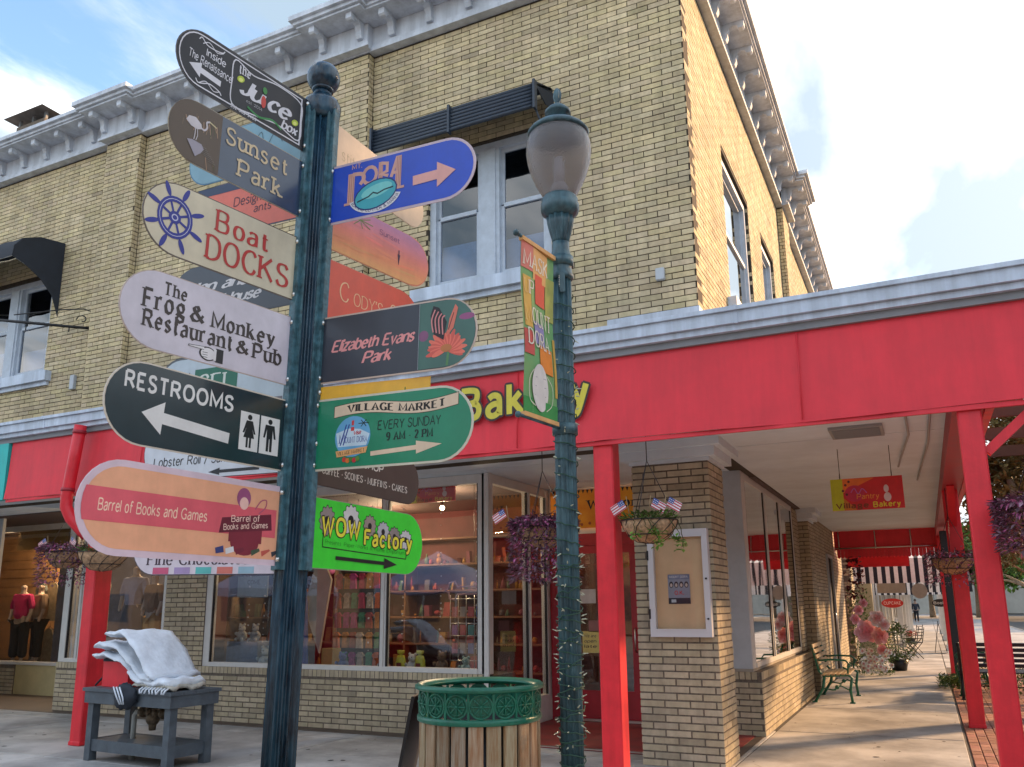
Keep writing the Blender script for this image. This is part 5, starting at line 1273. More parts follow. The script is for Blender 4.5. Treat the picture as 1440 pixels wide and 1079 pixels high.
# banner arms and banner
bd = azd(213); bn = Vector((-bd.y, bd.x, 0))
for z in (3.615, 2.585):
    m = M(); m.lathe([(.074, z-.03), (.074, z+.03)], 30, (LX, LY)); m.tube([Vector((LX, LY, z)) + bd*.05, Vector((LX, LY, z)) + bd*.49], .010); m.ball(Vector((LX, LY, z)) + bd*.50, .018); put('banner_arm', m, lampm_m, lp)
m = M(); m.obox(Vector((LX, LY, 3.46)) + vcam*.07, RT*.016, vcam*.008, Vector((0, 0, .06)))
put('plate_holder', m, lampm_m, lp)
bnr = thing('banner', (LX + bd.x*.33, LY + bd.y*.33, 2.6), 'green and orange fabric banner with a face mask picture hanging from the street lamp', 'banner')
bw, z0, z1 = .36, 2.60, 3.605
m = M(); q = 12; vs = []
U = -bd; nn = Vector((U.y, -U.x, 0)); O = Vector((LX, LY, z0)) + bd*(.09 + bw)
def bpt(x, y, lift=0.0):
    w = .014*math.sin(y*5 + x*4) * math.sin(PI*min(1, max(0, (y)/(z1-z0)))) + .006*math.sin(x*16)
    return O + U*x + Vector((0, 0, y)) + nn*(w + lift)
for j in range(25):
    for i in range(q+1): vs.append(bpt(bw*i/q, (z1-z0)*j/24))
fs = [(j*(q+1)+i, j*(q+1)+i+1, (j+1)*(q+1)+i+1, (j+1)*(q+1)+i) for j in range(24) for i in range(q)]
m.add(vs, fs, None, True)
bfab = put('fabric', m, mat('banner_fabric', S(150, 172, 110), .8, var=.12, vscale=4, col2=S(104, 170, 110)), bnr)
class BArt(Art):
    def _t(s, pts, z): return [bpt(x*.8, y, z) for x, y in pts]
    def poly(s, pts, col, name='print', rough=.8, step=True):
        s.k += 1; xs_ = [p[0] for p in pts]; ys_ = [p[1] for p in pts]
        m = s._m(name, col, .8)
        if max(ys_)-min(ys_) > .08 and len(pts) == 4:
            a, b, c, d = pts; n_ = 8
            for k in range(n_):
                for i in range(2):
                    f = lambda s1, t1: tuple((a[e]*(1-s1)+b[e]*s1)*(1-t1) + (d[e]*(1-s1)+c[e]*s1)*t1 for e in (0, 1))
                    m.add(s._t([f(i/2, k/n_), f((i+1)/2, k/n_), f((i+1)/2, (k+1)/n_), f(i/2, (k+1)/n_)], s.lift + s.k*.0002), [(0,1,2,3)])
        elif len(pts) > 8:
            cx, cy = sum(xs_)/len(pts), sum(ys_)/len(pts); n_ = len(pts)
            for ring in range(3):
                f0, f1 = ring/3, (ring+1)/3
                for k in range(n_):
                    p, r_ = pts[k], pts[(k+1) % n_]
                    qd = [(cx+(p[0]-cx)*f0, cy+(p[1]-cy)*f0), (cx+(p[0]-cx)*f1, cy+(p[1]-cy)*f1), (cx+(r_[0]-cx)*f1, cy+(r_[1]-cy)*f1), (cx+(r_[0]-cx)*f0, cy+(r_[1]-cy)*f0)]
                    m.add(s._t(qd[1:3] + ([qd[0]] if ring == 0 else [qd[3], qd[0]]), s.lift + s.k*.0002), [tuple(range(3 if ring == 0 else 4))])
        else: m.add(s._t(pts, s.lift + s.k*.0002), [tuple(range(len(pts)))])
    def quads(s, polys, col, name, rough=.8):
        s.k += 2; m = s._m(name, col, .8)
        for i, pts in enumerate(polys): m.add(s._t(pts, s.lift + s.k*.0002 + (i % 7)*.00003), [tuple(range(len(pts)))])
A = BArt(O, U, (0,0,1), nn, bfab, lift=.003); A.sx = .8
for x0, y0, x1, y1, c_ in ((0, .84, .15, 1.0, (218, 130, 116)), (.15, .80, .36, .99, (230, 176, 112)), (.02, .50, .12, .80, (226, 178, 90)), (.18, .66, .33, .84, (222, 96, 74)), (.34, .60, .45, .86, (176, 176, 96)), (.14, .42, .30, .55, (150, 140, 186)), (0, .34, .12, .48, (208, 92, 84)), (.20, .27, .40, .42, (236, 140, 56)), (.12, .55, .16, .80, (150, 180, 110)), (.42, .15, .45, .5, (214, 170, 80)), (.0, .0, .45, .10, (70, 150, 80))):
    A.rect(x0, y0, x1, y1, S(*c_), 'colour_block')
wt = S(238, 226, 206)
A.text('MASK', 'serif', .03, .86, .33, .085, wt); A.text('U', 'serif', .035, .70, .05, .08, S(236, 190, 120))
A.text('P', 'serif', .10, .70, .05, .08, wt); A.text('M', 'serif', .03, .53, .07, .095, S(236, 196, 120))
A.text('OUNT', 'serif', .12, .53, .28, .095, wt); A.text('DORA', 'serif', .05, .40, .31, .09, wt)
A.disc(.20, .17, .115, S(226, 218, 212), 'mask_picture', ry=.135, n=22, rot=.3)
for k in range(3): A.line([(.12, .12+.05*k), (.28, .13+.05*k)], .004, S(180, 172, 176), 'mask_picture')
A.line([(.10, .26), (.05, .20), (.06, .09), (.13, .06)], .005, wt, 'mask_picture', smooth=True); A.line([(.29, .25), (.37, .20), (.37, .10), (.29, .05)], .005, wt, 'mask_picture', smooth=True)
A.flush()
m = M(); m.obox(O + U*bw/2 + Vector((0, 0, z1-z0)), U*bw/2, nn*.014, Vector((0, 0, .012))); m.obox(O + U*bw/2, U*bw/2, nn*.014, Vector((0, 0, .012))); put('hem', m, paint(S(224, 170, 110), .8), bnr)
# light string wound round the lamp
sl = thing('string_lights', (LX, LY, .5), 'green wire of unlit fairy lights wound round the street lamp shaft', 'string lights')
R = random.Random(9); m = M(); bl = M(); pts = []
z = 3.40; a = 0
while z > .75:
    r = .0655 + R.uniform(0, .006); pts.append((LX + r*math.cos(a), LY + r*math.sin(a), z + R.uniform(-.006, .006))); a += PI/7
    z -= (.092 if z > 1.9 else .058)/14
m.tube(pts, .0035, 5); 
pts = []; z = 1.85; a = 1.0
while z > .75:
    r = .068 + R.uniform(0, .008); pts.append((LX + r*math.cos(a), LY + r*math.sin(a), z + R.uniform(-.012, .012))); a -= PI/7; z -= .13/14
m.tube(pts, .0035, 5); put('wire', m, mat('green_wire', (.02, .07, .045), .6), sl)
for k in range(150):
    z = R.uniform(.8, 1.95) if k < 110 else R.uniform(1.95, 3.3); a = R.uniform(0, 2*PI); r = .068
    d = Vector((math.cos(a), math.sin(a), R.uniform(-.7, .7))).normalized(); p = Vector((LX + r*math.cos(a), LY + r*math.sin(a), z)); l_ = R.uniform(.016, .034)
    m2 = bl; m2.tube([p, p + d*l_*.5], .004, 5); m2.tube([p + d*l_*.5, p + d*l_*1.1], [.0036, .0012], 5)
put('bulbs', bl, mat('clear_bulb', (.55, .56, .42), .2), sl, kind='stuff')
# ================================================================== litter bin
TX, TY = -2.31, 4.315
tb = thing('trash_can', (TX, TY, 0), 'round litter bin of vertical wooden slats with green medallion rim', 'trash can')
nS = 22; slat_me = []
for k in range(6):
    t = random.uniform(.75, 1.2); tt = (t*random.uniform(.95, 1.1), t, t*random.uniform(.8, 1.05)); s = M(); s.bbox(-.039, .039, -.010, .010, 0.10, 1.0, .004, tt); me = s.mesh('slat'); me.materials.append(wood_m); slat_me.append(me)
for k in range(nS):
    a = 2*PI*k/nS; o = bpy.data.objects.new('slat', slat_me[(k*5) % 6]); C.objects.link(o); o.parent = tb; o.location = (.325*math.cos(a), .325*math.sin(a), 0); o.rotation_euler = (0, 0, a + PI/2)
m = M(); m.lathe([(.30, .06), (.30, .99), (.29, .99), (.29, .08)], 40, (TX, TY)); put('liner', m, black_m, tb)
m = M(); m.lathe([(.335, .06), (.345, .08), (.345, .12), (.335, .14)], 48, (TX, TY)); m.lathe([(.343, .985), (.348, .99), (.348, 1.012), (.340, 1.018), (.31, 1.018), (.31, .985)], 56, (TX, TY), cap=False); put('band', m, green_m, tb)
m = M(); m.lathe([(.318, 1.145), (.345, 1.148), (.362, 1.155), (.362, 1.172), (.345, 1.182), (.300, 1.168), (.292, 1.160), (.318, 1.145)], 64, (TX, TY), cap=False); put('rim', m, green_m, tb)
NM = 16
mm = M(); mm.tube([(.060*math.cos(2*PI*i/20), 0, .060*math.sin(2*PI*i/20)) for i in range(20)], .0055, 6, closed=True); mm.tube([(.044*math.cos(2*PI*i/16), -.002, .044*math.sin(2*PI*i/16)) for i in range(16)], .003, 5, closed=True)
mm.add([(0, 0.004, 0)] + [(.058*math.cos(2*PI*i/20), .004, .058*math.sin(2*PI*i/20)) for i in range(20)], [(0, 1+i, 1+(i+1) % 20) for i in range(20)])
for k in range(8): mm.tube([(0, -.003, 0), (.052*math.cos(k*PI/4), -.003, .052*math.sin(k*PI/4))], .0042, 5)
mm.ball((0, -.004, 0), .009, 8, 5)
med = mm.mesh('medallion'); med.materials.append(green_m)
mb = M(); mb.box(-.006, .006, -.006, .006, -.066, .066); mbm = mb.mesh('upright'); mbm.materials.append(green_m)
for k in range(NM):
    a = 2*PI*(k+.3)/NM
    for me, aa, nm_ in ((med, a, 'medallion'), (mbm, a + PI/NM, 'upright')):
        o = bpy.data.objects.new(nm_, me); C.objects.link(o); o.parent = tb; o.location = (.334*math.cos(aa), .334*math.sin(aa), 1.082); o.rotation_euler = (0, 0, aa + PI/2)
# sandwich board edge behind the bin
sb = thing('sandwich_board', (-2.82, 4.55, 0), 'black folding pavement board standing behind the litter bin', 'sandwich board')
m = M(); d1 = Vector((.93, .36, 0)).normalized(); d2 = Vector((-d1.y, d1.x, 0))
for s_ in (1, -1):
    m.obox(Vector((-2.86, 4.62, .54)) + d1*(.12*s_), d2*.27 , d1*.010 + Vector((0, 0, 0)), Vector((0, 0, .54)) - d1*.10*s_)
put('board', m, black_m, sb)

# ================================================================== grey table with plumbing
TA = math.radians(-4); tu = Vector((-math.cos(TA), -math.sin(TA), 0)); tw = Vector((-math.sin(TA), math.cos(TA), 0))*1.0
TC = Vector((-7.05, 6.48, 0)); TL, TW, TH = 1.42, .62, .76
tl = thing('work_table', TC + tu*TL/2 + tw*TW/2, 'dark grey painted wooden work table standing by the left red post', 'table')
def tbox(a0, a1, b0, b1, z0, z1, m):
    m.obox(TC + tu*((a0+a1)/2) + tw*((b0+b1)/2) + Vector((0, 0, (z0+z1)/2)), tu*((a1-a0)/2), tw*((b1-b0)/2), Vector((0, 0, (z1-z0)/2)))
for k in range(4):
    m = M(); tbox(-.02, TL+.02, -.02 + k*.1655, -.02 + k*.1655 + .16, .725, .76, m); put('plank', m, greyt_m, tl)
m = M(); tbox(0, TL, 0, .03, .60, .723, m); put('apron', m, greyt_m, tl)
m = M(); tbox(0, TL, TW-.03, TW, .60, .723, m); put('apron', m, greyt_m, tl)
m = M(); tbox(-.004, .026, .03, TW-.03, .60, .722, m); put('apron', m, greyt_m, tl)
m = M(); tbox(TL-.026, TL+.004, .03, TW-.03, .60, .722, m); put('apron', m, greyt_m, tl)
for a in (.03, TL-.12):
    for b in (.032, TW-.122):
        m = M(); tbox(a, a+.09, b, b+.09, 0, .722, m); put('leg', m, greyt_m, tl)
m = M(); tbox(.12, TL-.12, .05, .09, .10, .22, m); tbox(.12, TL-.12, TW-.09, TW-.05, .10, .22, m); put('stretcher', m, greyt_m, tl)
m = M(); tbox(.05, .09, .122, TW-.122, .10, .22, m); tbox(TL-.09, TL-.05, .122, TW-.122, .10, .22, m); put('stretcher', m, greyt_m, tl)
m = M(); tbox(.09, TL-.09, .09, TW-.09, .19, .215, m); put('shelf', m, greyt_m, tl)
# water fittings under the table
bf = thing('backflow_valve', TC + tu*.8 + tw*.3, 'rusty pipe valve fittings standing under the grey table', 'valve')
P0 = TC + tu*.95 + tw*.30; P1 = TC + tu*.35 + tw*.30
m = M(); m.tube([P0 + Vector((0,0,.0)), P0 + Vector((0,0,.46)), P0 + Vector((0,0,.50)) - tu*.04, P0 - tu*.1 + Vector((0,0,.50))], .028, 12); put('riser', m, mat('pale_pipe', (.36, .38, .36), .6), bf)
m = M(); m.tube([P0 - tu*.08 + Vector((0,0,.50)), P1 + Vector((0,0,.50))], .030, 12); m.tube([P1 + Vector((0,0,.50)), P1 + Vector((0,0,.02))], .026, 12)
for f in (.25, .45, .62, .80):
    c = P0 + (P1-P0)*f + Vector((0,0,.50)); m.tube([c - tu*.02, c + tu*.02], .058, 10)
c = P0 + (P1-P0)*.52 + Vector((0,0,.44)); m.ball(c, .075, 12, 8); m.tube([c, c - Vector((0,0,.12))], [.05, .035], 10)
for f in (.36, .70): c = P0 + (P1-P0)*f + Vector((0,0,.55)); m.ball(c, .04, 10, 6); m.tube([c, c - tw*.10], .012, 6)
put('valve_body', m, mat('rusty_brass', (.13, .095, .06), .6, metal=.5, var=.4, vscale=30), bf)
# cooler bag
cb_ = thing('cooler_bag', TC + tu*1.02 + tw*.3 + Vector((0,0,.76)), 'bright red cooler bag under the white cloth on the table', 'cooler')
m = M(); c = TC + tu*1.12 + tw*.28
m.obox(c + Vector((0,0,.90)), tu*.22, tw*.14, Vector((0,0,.137))); put('body', m, mat('red_cooler', (.72, .02, .035), .5, var=.1, bump=.2, bscale=20), cb_)
m = M(); m.obox(c + Vector((0,0,1.05)), tu*.225, tw*.145, Vector((0,0,.018))); m.obox(c + tu*.23 + Vector((0, 0, .92)), tu*.025, tw*.10, Vector((0, 0, .15))); put('lid', m, dark_m, cb_)
m = M(); m.tube([c + tu*.25 + Vector((0,0,1.0)), c + tu*.33 + Vector((0,0,.9)), c + tu*.36 - tw*.1 + Vector((0,0,.79)), c + tu*.30 - tw*.16 + Vector((0,0,.775))], .012, 6); put('strap', m, dark_m, cb_)
# folded white canopy cloth : draped layers
fc = thing('folded_cloth', TC + tu*.6 + tw*.3 + Vector((0,0,.76)), 'folded pale white tent cloth heaped over the red cooler on the table', 'cloth')
def drape(prof, w0, w1, th, seed, off=0.0, wob=.012):
    """thick sheet following a profile (a along table, z) and spanning the width"""
    rr = random.Random(seed); m = M(); n = len(prof); q = 10; top = []; bot = []
    ph = rr.uniform(0, 6)
    for i, (a, z) in enumerate(prof):
        for j in range(q+1):
            b = w0 + (w1-w0)*j/q + off*i/n; e = math.sin(PI*j/q)
            dz = wob*math.sin(ph + j*1.3 + i*.9) + wob*.6*math.sin(j*2.9+i*2.1) 
            aa = a + wob*math.sin(j*.8+ph)*1.2
            p = TC + tu*aa + tw*b + Vector((0, 0, z + dz)); edge = .25 + .75*min(1, e*3)
            top.append(p + Vector((0, 0, th*edge/2))); bot.append(p - Vector((0, 0, th*edge/2)))
    N_ = q+1; o2 = len(top); vs = top + bot; fs = []
    for i in range(n-1):
        for j in range(q):
            x_ = i*N_+j; fs += [(x_, x_+N_, x_+N_+1, x_+1), (o2+x_, o2+x_+1, o2+x_+N_+1, o2+x_+N_)]
    for i in range(n-1):
        x_ = i*N_; y_ = i*N_+q; fs += [(x_, o2+x_, o2+x_+N_, x_+N_), (y_, y_+N_, o2+y_+N_, o2+y_)]
    for j in range(q):
        x_ = j; y_ = (n-1)*N_+j; fs += [(x_, x_+1, o2+x_+1, o2+x_), (y_, o2+y_, o2+y_+1, y_+1)]
    m.add(vs, fs, None, True); return m
put('fold', drape(_cat([(1.10, 1.33), (.98, 1.345), (.80, 1.33), (.62, 1.22), (.45, 1.04), (.33, .92), (.28, .90)], False, 4), -.04, .60, .055, 1, wob=.012), cloth_m, fc)
put('fold', drape(_cat([(1.32, 1.20), (1.22, 1.225), (1.00, 1.20), (.82, 1.12), (.66, 1.0), (.50, .90), (.34, .86)], False, 4), -.02, .48, .06, 2, wob=.012), cloth_m, fc)
put('fold', drape(_cat([(1.34, 1.095), (1.24, 1.11), (1.10, 1.10), (.90, 1.06), (.72, .97)], False, 4), .0, .46, .05, 3, wob=.012), cloth_m, fc)
put('fold', drape(_cat([(.70, .93), (.55, .86), (.40, .84), (.22, .845), (.08, .84)], False, 4), -.01, .50, .08, 4, wob=.014), cloth_m, fc)
put('fold', drape(_cat([(.66, .82), (.45, .80), (.25, .795), (.04, .80)], False, 4), .0, .48, .04, 6, wob=.018), mat('cream_cloth', (.50, .48, .42), .9, var=.2, vscale=12, bump=.5, bscale=30), fc)
m = M()
for k in range(9):
    a = .02 + .05*k; p = TC + tu*a + tw*(-.02) + Vector((0,0,.80)); m.tube([p, p - tw*.04 + Vector((0,0,-.02)), p - tw*.05 + tu*random.uniform(-.03, .03) + Vector((0,0,-.055))], .009, 6)
put('fringe', m, cloth_m, fc)
bg_t = thing('strap_bundle', TC + tu*.68 + tw*0 + Vector((0,0,.76)), 'dark navy strap bundle hanging over the front edge of the table', 'bag')
m = M(); c = TC + tu*.66 - tw*.05
m.add(*(lambda mm_: (mm_.v, mm_.f))(M().ball(tuple(c + Vector((0, 0, .70))), .105, 14, 10, sc=(1.5, .55, 1.2), jit=.22)), None, True); put('bundle', m, dark_m, bg_t)
m = M()
for k in range(3): m.tube([c + tu*(.10-.05*k) - tw*.075 + Vector((0,0,.80)), c + tu*(.02-.05*k) - tw*.085 + Vector((0,0,.70)), c + tu*(-.02-.03*k) - tw*.07 + Vector((0,0,.63))], .008, 6)
put('webbing', m, cloth_m, bg_t)

# ================================================================== hanging baskets
def flag(parent_pt, d, n_, par):
    m = M(); p = Vector(parent_pt); m.tube([p, p + Vector((d*.03, 0, .20))], .004, 5); put('flag_stick', m, mat('stick_wood', (.3, .2, .1), .7) if 'stick_wood' not in MATS else MATS['stick_wood'], par)
    U = Vector((.72*d, -.10, -.45)).normalized(); V = Vector((.40*d, -.05, .80)).normalized(); O = p + Vector((d*.025, -.004, .095)); w, h = .135, .085
    m = M(); m.add([O, O + U*w, O + U*w + V*h, O + V*h], [(0,1,2,3)]); fo = put('flag', m, paint(S(222, 214, 218), .8), par)
    for s_ in (1, -1):
        nn_ = U.cross(V).normalized()*s_
        A_ = Art(O, U, V, nn_, fo, lift=.0008)
        for k in range(4): A_.rect(0, h*(.02+.27*k), w, h*(.14+.27*k), S(186, 40, 62), 'flag_stripe')
        A_.rect(0, h*.46, w*.42, h, S(52, 70, 138), 'flag_canton')
        for i in range(3):
            for j in range(2): A_.disc(w*(.08+.13*i), h*(.6+.22*j), .0045, S(230, 230, 235), 'flag_star', n=5)
        A_.flush()
def basket(x, y, z, r, ztop, label, plant='green', flags=(), seed=1, n=500, hang=.25, spread=1.0, name='hanging_basket'):
    rr = random.Random(seed)
    t = thing(name, (x, y, z), label, 'hanging basket', 'hanging baskets under the canopy edge')
    m = M(); prof = [(.02, -r*.80), (r*.45, -r*.74), (r*.75, -r*.52), (r*.93, -r*.25), (r, 0), (r*.95, .005), (r*.3, -.03)]
    m.lathe([(a, b+z) for a, b in prof], 24, (x, y)); 
    for i, v in enumerate(m.v):
        if i % 3 == 0: m.v[i] = (v[0]+rr.uniform(-.008, .008), v[1]+rr.uniform(-.008, .008), v[2]+rr.uniform(-.008, .008))
    put('liner', m, coir_m, t)
    m = M()
    for k in range(10):
        a = 2*PI*k/10; m.tube([(x+q*1.02*math.cos(a+.25*i), y+q*1.02*math.sin(a+.25*i), z+b) for i, (q, b) in enumerate(prof[:5])], .004, 5)
    for q, b in (prof[4], prof[2]): m.tube([(x+q*1.03*math.cos(2*PI*i/20), y+q*1.03*math.sin(2*PI*i/20), z+b) for i in range(20)], .005, 5, closed=True)
    put('wire_frame', m, black_m, t)
    m = M()
    for k in range(3):
        a = 2*PI*k/3 + .4; m.tube([(x+r*math.cos(a), y+r*math.sin(a), z), (x, y, z+.55)], .0035, 5)
    m.tube([(x, y, z+.55), (x, y, ztop)], .0045, 5); put('chain', m, black_m, t)
    fol = M()
    for k in range(n):
        a = rr.uniform(0, 2*PI); e = rr.random(); R_ = r*1.05
        if plant == 'purple':
            u = rr.random(); q = R_*(.35 + .9*math.sqrt(rr.random()))*spread
            if u < .45: p = (x+q*math.cos(a), y+q*math.sin(a), z + .03 + rr.uniform(-.03, .12)*(1.3-q/R_/1.2))
            else: q = R_*rr.uniform(.95, 1.25)*spread; p = (x+q*math.cos(a), y+q*math.sin(a), z - rr.random()**1.3*hang)
            d = (math.cos(a)+rr.uniform(-.6, .6), math.sin(a)+rr.uniform(-.6, .6), rr.uniform(-.9, .7)); tt = rr.uniform(.5, 1.7); hue = rr.random()
            col_ = (tt*1.0, tt*rr.uniform(.8, 1.5), tt*1.0) if hue < .62 else ((1.9*tt, 3.0*tt, 2.2*tt) if hue < .80 else (3.4*tt, 2.4*tt, 3.0*tt))
            fol.leaf(p, d, (rr.uniform(-.3, .3), rr.uniform(-.3, .3), 1), rr.uniform(.035, .075), rr.uniform(.018, .030), col_)
        else:
            q = R_*math.sqrt(rr.random()); p = (x+q*math.cos(a), y+q*math.sin(a), z + rr.uniform(0, .06))
            d = (math.cos(a), math.sin(a), rr.uniform(-.3, 1.2)); tt = rr.uniform(.4, 1.5)
            fol.leaf(p, d, (rr.uniform(-.4, .4), rr.uniform(-.4, .4), 1), rr.uniform(.03, .07), rr.uniform(.02, .04), (tt, tt, tt))
    if plant == 'trailing':
        for k in range(7):
            a = rr.uniform(-2.2, .4); px, py = x + r*math.cos(a), y + r*math.sin(a); L_ = rr.uniform(.12, .34); pts = [(px, py, z)]
            for i in range(6): px += rr.uniform(-.015, .03); pts.append((px, py + rr.uniform(-.01, .01), z - L_*(i+1)/6))
            fol.tube(pts, .004, 4, (.6, .35, .3))
            for i in range(14): c_ = pts[-1]; tt = rr.uniform(1.0, 2.2); fol.leaf((c_[0]+rr.uniform(-.04, .04), c_[1]+rr.uniform(-.03, .03), c_[2]+rr.uniform(-.03, .04)), (rr.uniform(-1, 1), rr.uniform(-1, 1), rr.uniform(-.5, .5)), (0, 0, 1), .05, .035, (tt*.9, tt, tt*.6))
    put('foliage', fol, purple_m if plant == 'purple' else leaf_m, t)
    for dx_, s_ in flags: flag((x+dx_, y-.12, z+.02), s_, None, t)
    return t
basket(-2.17, 7.28, 2.33, .25, 3.3, 'coir basket with trailing green leaves and three little flags right of the middle red post', 'trailing', ((-.14, -1), (.03, 1), (.17, 1)), 3, 260)
basket(-3.22, 7.30, 2.32, .24, 3.3, 'purple leaved basket partly hidden behind the street lamp shaft', 'purple', ((-.30, -1),), 4, 3400, .50, 1.0)
basket(-8.98, 7.05, 2.28, .28, 3.3, 'wide coir basket with grassy green plant right of the left red post', 'green', (), 5, 220)
basket(-9.98, 7.30, 2.33, .26, 3.3, 'leftmost basket with purple plant and two small flags', 'purple', ((-.22, -1), (.17, 1)), 6, 1700, .42, 1.0)
basket(.82, 7.02, 2.24, .23, 2.95, 'dark purple basket in front of the right red post', 'purple', (), 7, 3000, .30, 1.05)
basket(.36, 12.5, 2.15, .26, 3.3, 'small yellowish coir basket at the farther right red post', 'purple', (), 8, 900, .35, .95)

# ================================================================== notice board on the pier
nb_ = thing('notice_board', (-2.22, 8.66, 1.28), 'white framed locked notice case with one poster on the brick pier', 'notice board')
x0, x1, z0, z1 = -2.60, -1.965, 1.27, 2.36
m = M(); m.box(x0, x1, 8.60, 8.69, z0, z0+.07); m.box(x0, x1, 8.60, 8.69, z1-.07, z1); m.box(x0, x0+.06, 8.60, 8.69, z0+.07, z1-.07); m.box(x1-.06, x1, 8.60, 8.69, z0+.07, z1-.07)
m.box(x0+.055, x1-.055, 8.592, 8.60, z0+.065, z0+.08); m.box(x0+.055, x1-.055, 8.592, 8.60, z1-.08, z1-.065)
put('frame', m, mat('board_frame', (.60, .62, .66), .35), nb_)
m = M(); m.box(x0+.06, x1-.06, 8.665, 8.685, z0+.07, z1-.07); bk = put('backing', m, mat('cork_paper', (.74, .52, .31), .6, var=.10, vscale=3), nb_)
m = M(); m.box(x0+.058, x1-.058, 8.625, 8.629, z0+.068, z1-.068); put('pane', m, board_glass_m, nb_)
m = M(); m.lathe([(.010, 0), (.010, .012)], 10); lk = m.mesh('lock'); lk.materials.append(black_m)
for z in (1.45, 1.85): o = bpy.data.objects.new('lock', lk); C.objects.link(o); o.parent = nb_; o.matrix_parent_inverse = base_inv(nb_); o.location = (x1-.03, 8.60, z); o.rotation_euler = (PI/2, 0, 0)
m = M(); m.box(x0-.008, x0+.01, 8.594, 8.62, 1.45, 1.55); m.box(x0-.008, x0+.01, 8.594, 8.62, 2.05, 2.15); put('hinge', m, black_m, nb_)
m = M(); m.box(-2.41, -2.18, 8.658, 8.662, 1.60, 1.90); po = put('poster', m, paint(S(150, 156, 174), .5), nb_)
A = Art((-2.41, 8.658, 1.60), X_, (0,0,1), FN, po)
A.rect(.0, .25, .23, .30, S(120, 132, 160), 'poster_print'); A.text('MOUNT DORA', 'sans', .02, .265, .19, .02, S(226, 226, 230))
for k in range(4): A.disc(.035+.053*k, .195, .022, S(52, 46, 56), 'portrait', ry=.032); A.disc(.035+.053*k, .19, .013, S(206, 190, 180), 'portrait', ry=.019)
A.text('O.K.', 'bold', .07, .095, .09, .035, S(206, 60, 56)); A.rect(.0, .0, .23, .06, S(50, 50, 62), 'poster_print'); A.rect(.03, .015, .08, .045, S(200, 206, 214), 'poster_print'); A.text('LIVE MUSIC', 'sans', .10, .02, .11, .016, S(190, 190, 200)) if False else None
A.flush()
# ================================================================== bakery sign under the soffit and its twin behind the glass
def bakery_sign(x0, x1, y, z0, z1, ztop, label):
    t = thing('hanging_sign', ((x0+x1)/2, y, z0), label, 'hanging sign')
    m = M(); m.box(x0, x1, y-.012, y+.012, z0, z1); p = put('panel', m, paint(S(206, 44, 48), .5), t)
    w, h = x1-x0, z1-z0
    for O, U, n_ in (((x0, y-.012, z0), X_, FN), ((x1, y+.012, z0), (-1,0,0), (0,1,0))):
        A = Art(O, U, (0,0,1), n_, p)
        A.rect(0, 0, w*.17, h, S(190, 196, 40), 'colour_block'); A.poly([(w*.17, h*.55), (w*.62, h*.98), (w*.17, h)], S(236, 120, 50), 'colour_block'); A.poly([(w*.17, h*.0), (w*.35, 0), (w*.17, h*.4)], S(200, 120, 44), 'colour_block')
        A.disc(w*.33, h*.52, w*.14, S(198, 48, 80), 'colour_block', ry=h*.26)
        for q in ((.17, .62), (.21, .80), (.26, .9), (.22, .5)): A.disc(w*q[0], h*q[1], .014, S(90, 40, 40), 'paw_print')
        A.text('Piglet', 'script', w*.28, h*.50, w*.26, h*.22, S(180, 110, 190)) if False else A.line([(w*.28, h*.55), (w*.33, h*.68), (w*.38, h*.5), (w*.44, h*.66), (w*.50, h*.52)], .008, S(180, 110, 190), 'scribble', smooth=True)
        A.text('Pantry', 'hand', w*.36, h*.34, w*.30, h*.15, S(230, 150, 60)); A.text('Bakery', 'bold', w*.58, h*.07, w*.36, h*.15, S(226, 210, 60)); A.text('Village', 'bold', w*.06, h*.07, w*.44, h*.15, S(120, 60, 30))
        A.disc(w*.77, h*.62, w*.035, S(220, 200, 200), 'chef_figure', ry=h*.12); A.disc(w*.78, h*.36, w*.05, S(226, 206, 206), 'chef_figure', ry=h*.14)
        A.flush()
    m = M()
    for x in (x0 + w*.14, x0 + w*.86): m.tube([(x, y, z1), (x, y, z1+.06)], .006, 6); m.tube([(x, y, z1+.05), (x, y, ztop)], .004, 6)
    put('chain', m, black_m, t)
    return t
bakery_sign(-.85, -.11, 10.0, 2.60, 2.955, 3.30, 'small red and yellow bakery sign hanging from the soffit above the side pavement')
bakery_sign(-6.35, -5.62, 9.80, 3.0, 3.29, 3.30, 'red and yellow bakery sign hanging inside the display window')
# ================================================================== transom banner in the entry
tbn = thing('transom_banner', (-4.2, 11.46, 2.7), 'orange banner with a black bunting border above the red door', 'banner')
m = M(); m.box(-4.93, -2.6, 11.46, 11.47, 2.70, 3.26); cl = put('cloth', m, mat('orange_banner', S(226, 136, 34), .8, var=.2, vscale=3, col2=S(222, 158, 50)), tbn)
A = Art((-4.93, 11.46, 2.70), X_, (0,0,1), FN, cl)
for k in range(34): A.poly([(.03+.068*k, .56), (.075+.068*k, .56), (.05+.068*k, .50)], BLACKL, 'bunting')
A.rect(1.65, 0, 2.33, .56, S(196, 44, 48), 'colour_block')
A.text('Welcome', 'black', .60, .28, .95, .12, BLACKL); A.text('all!', 'black', 1.72, .28, .26, .12, BLACKL) if False else None
A.text('!', 'black', 1.80, .28, .02, .12, BLACKL)
for k in range(18): A.disc(.12+.125*k, .05+.015*(k % 3), .022, S(150, 70, 30), 'pumpkin')
A.flush()
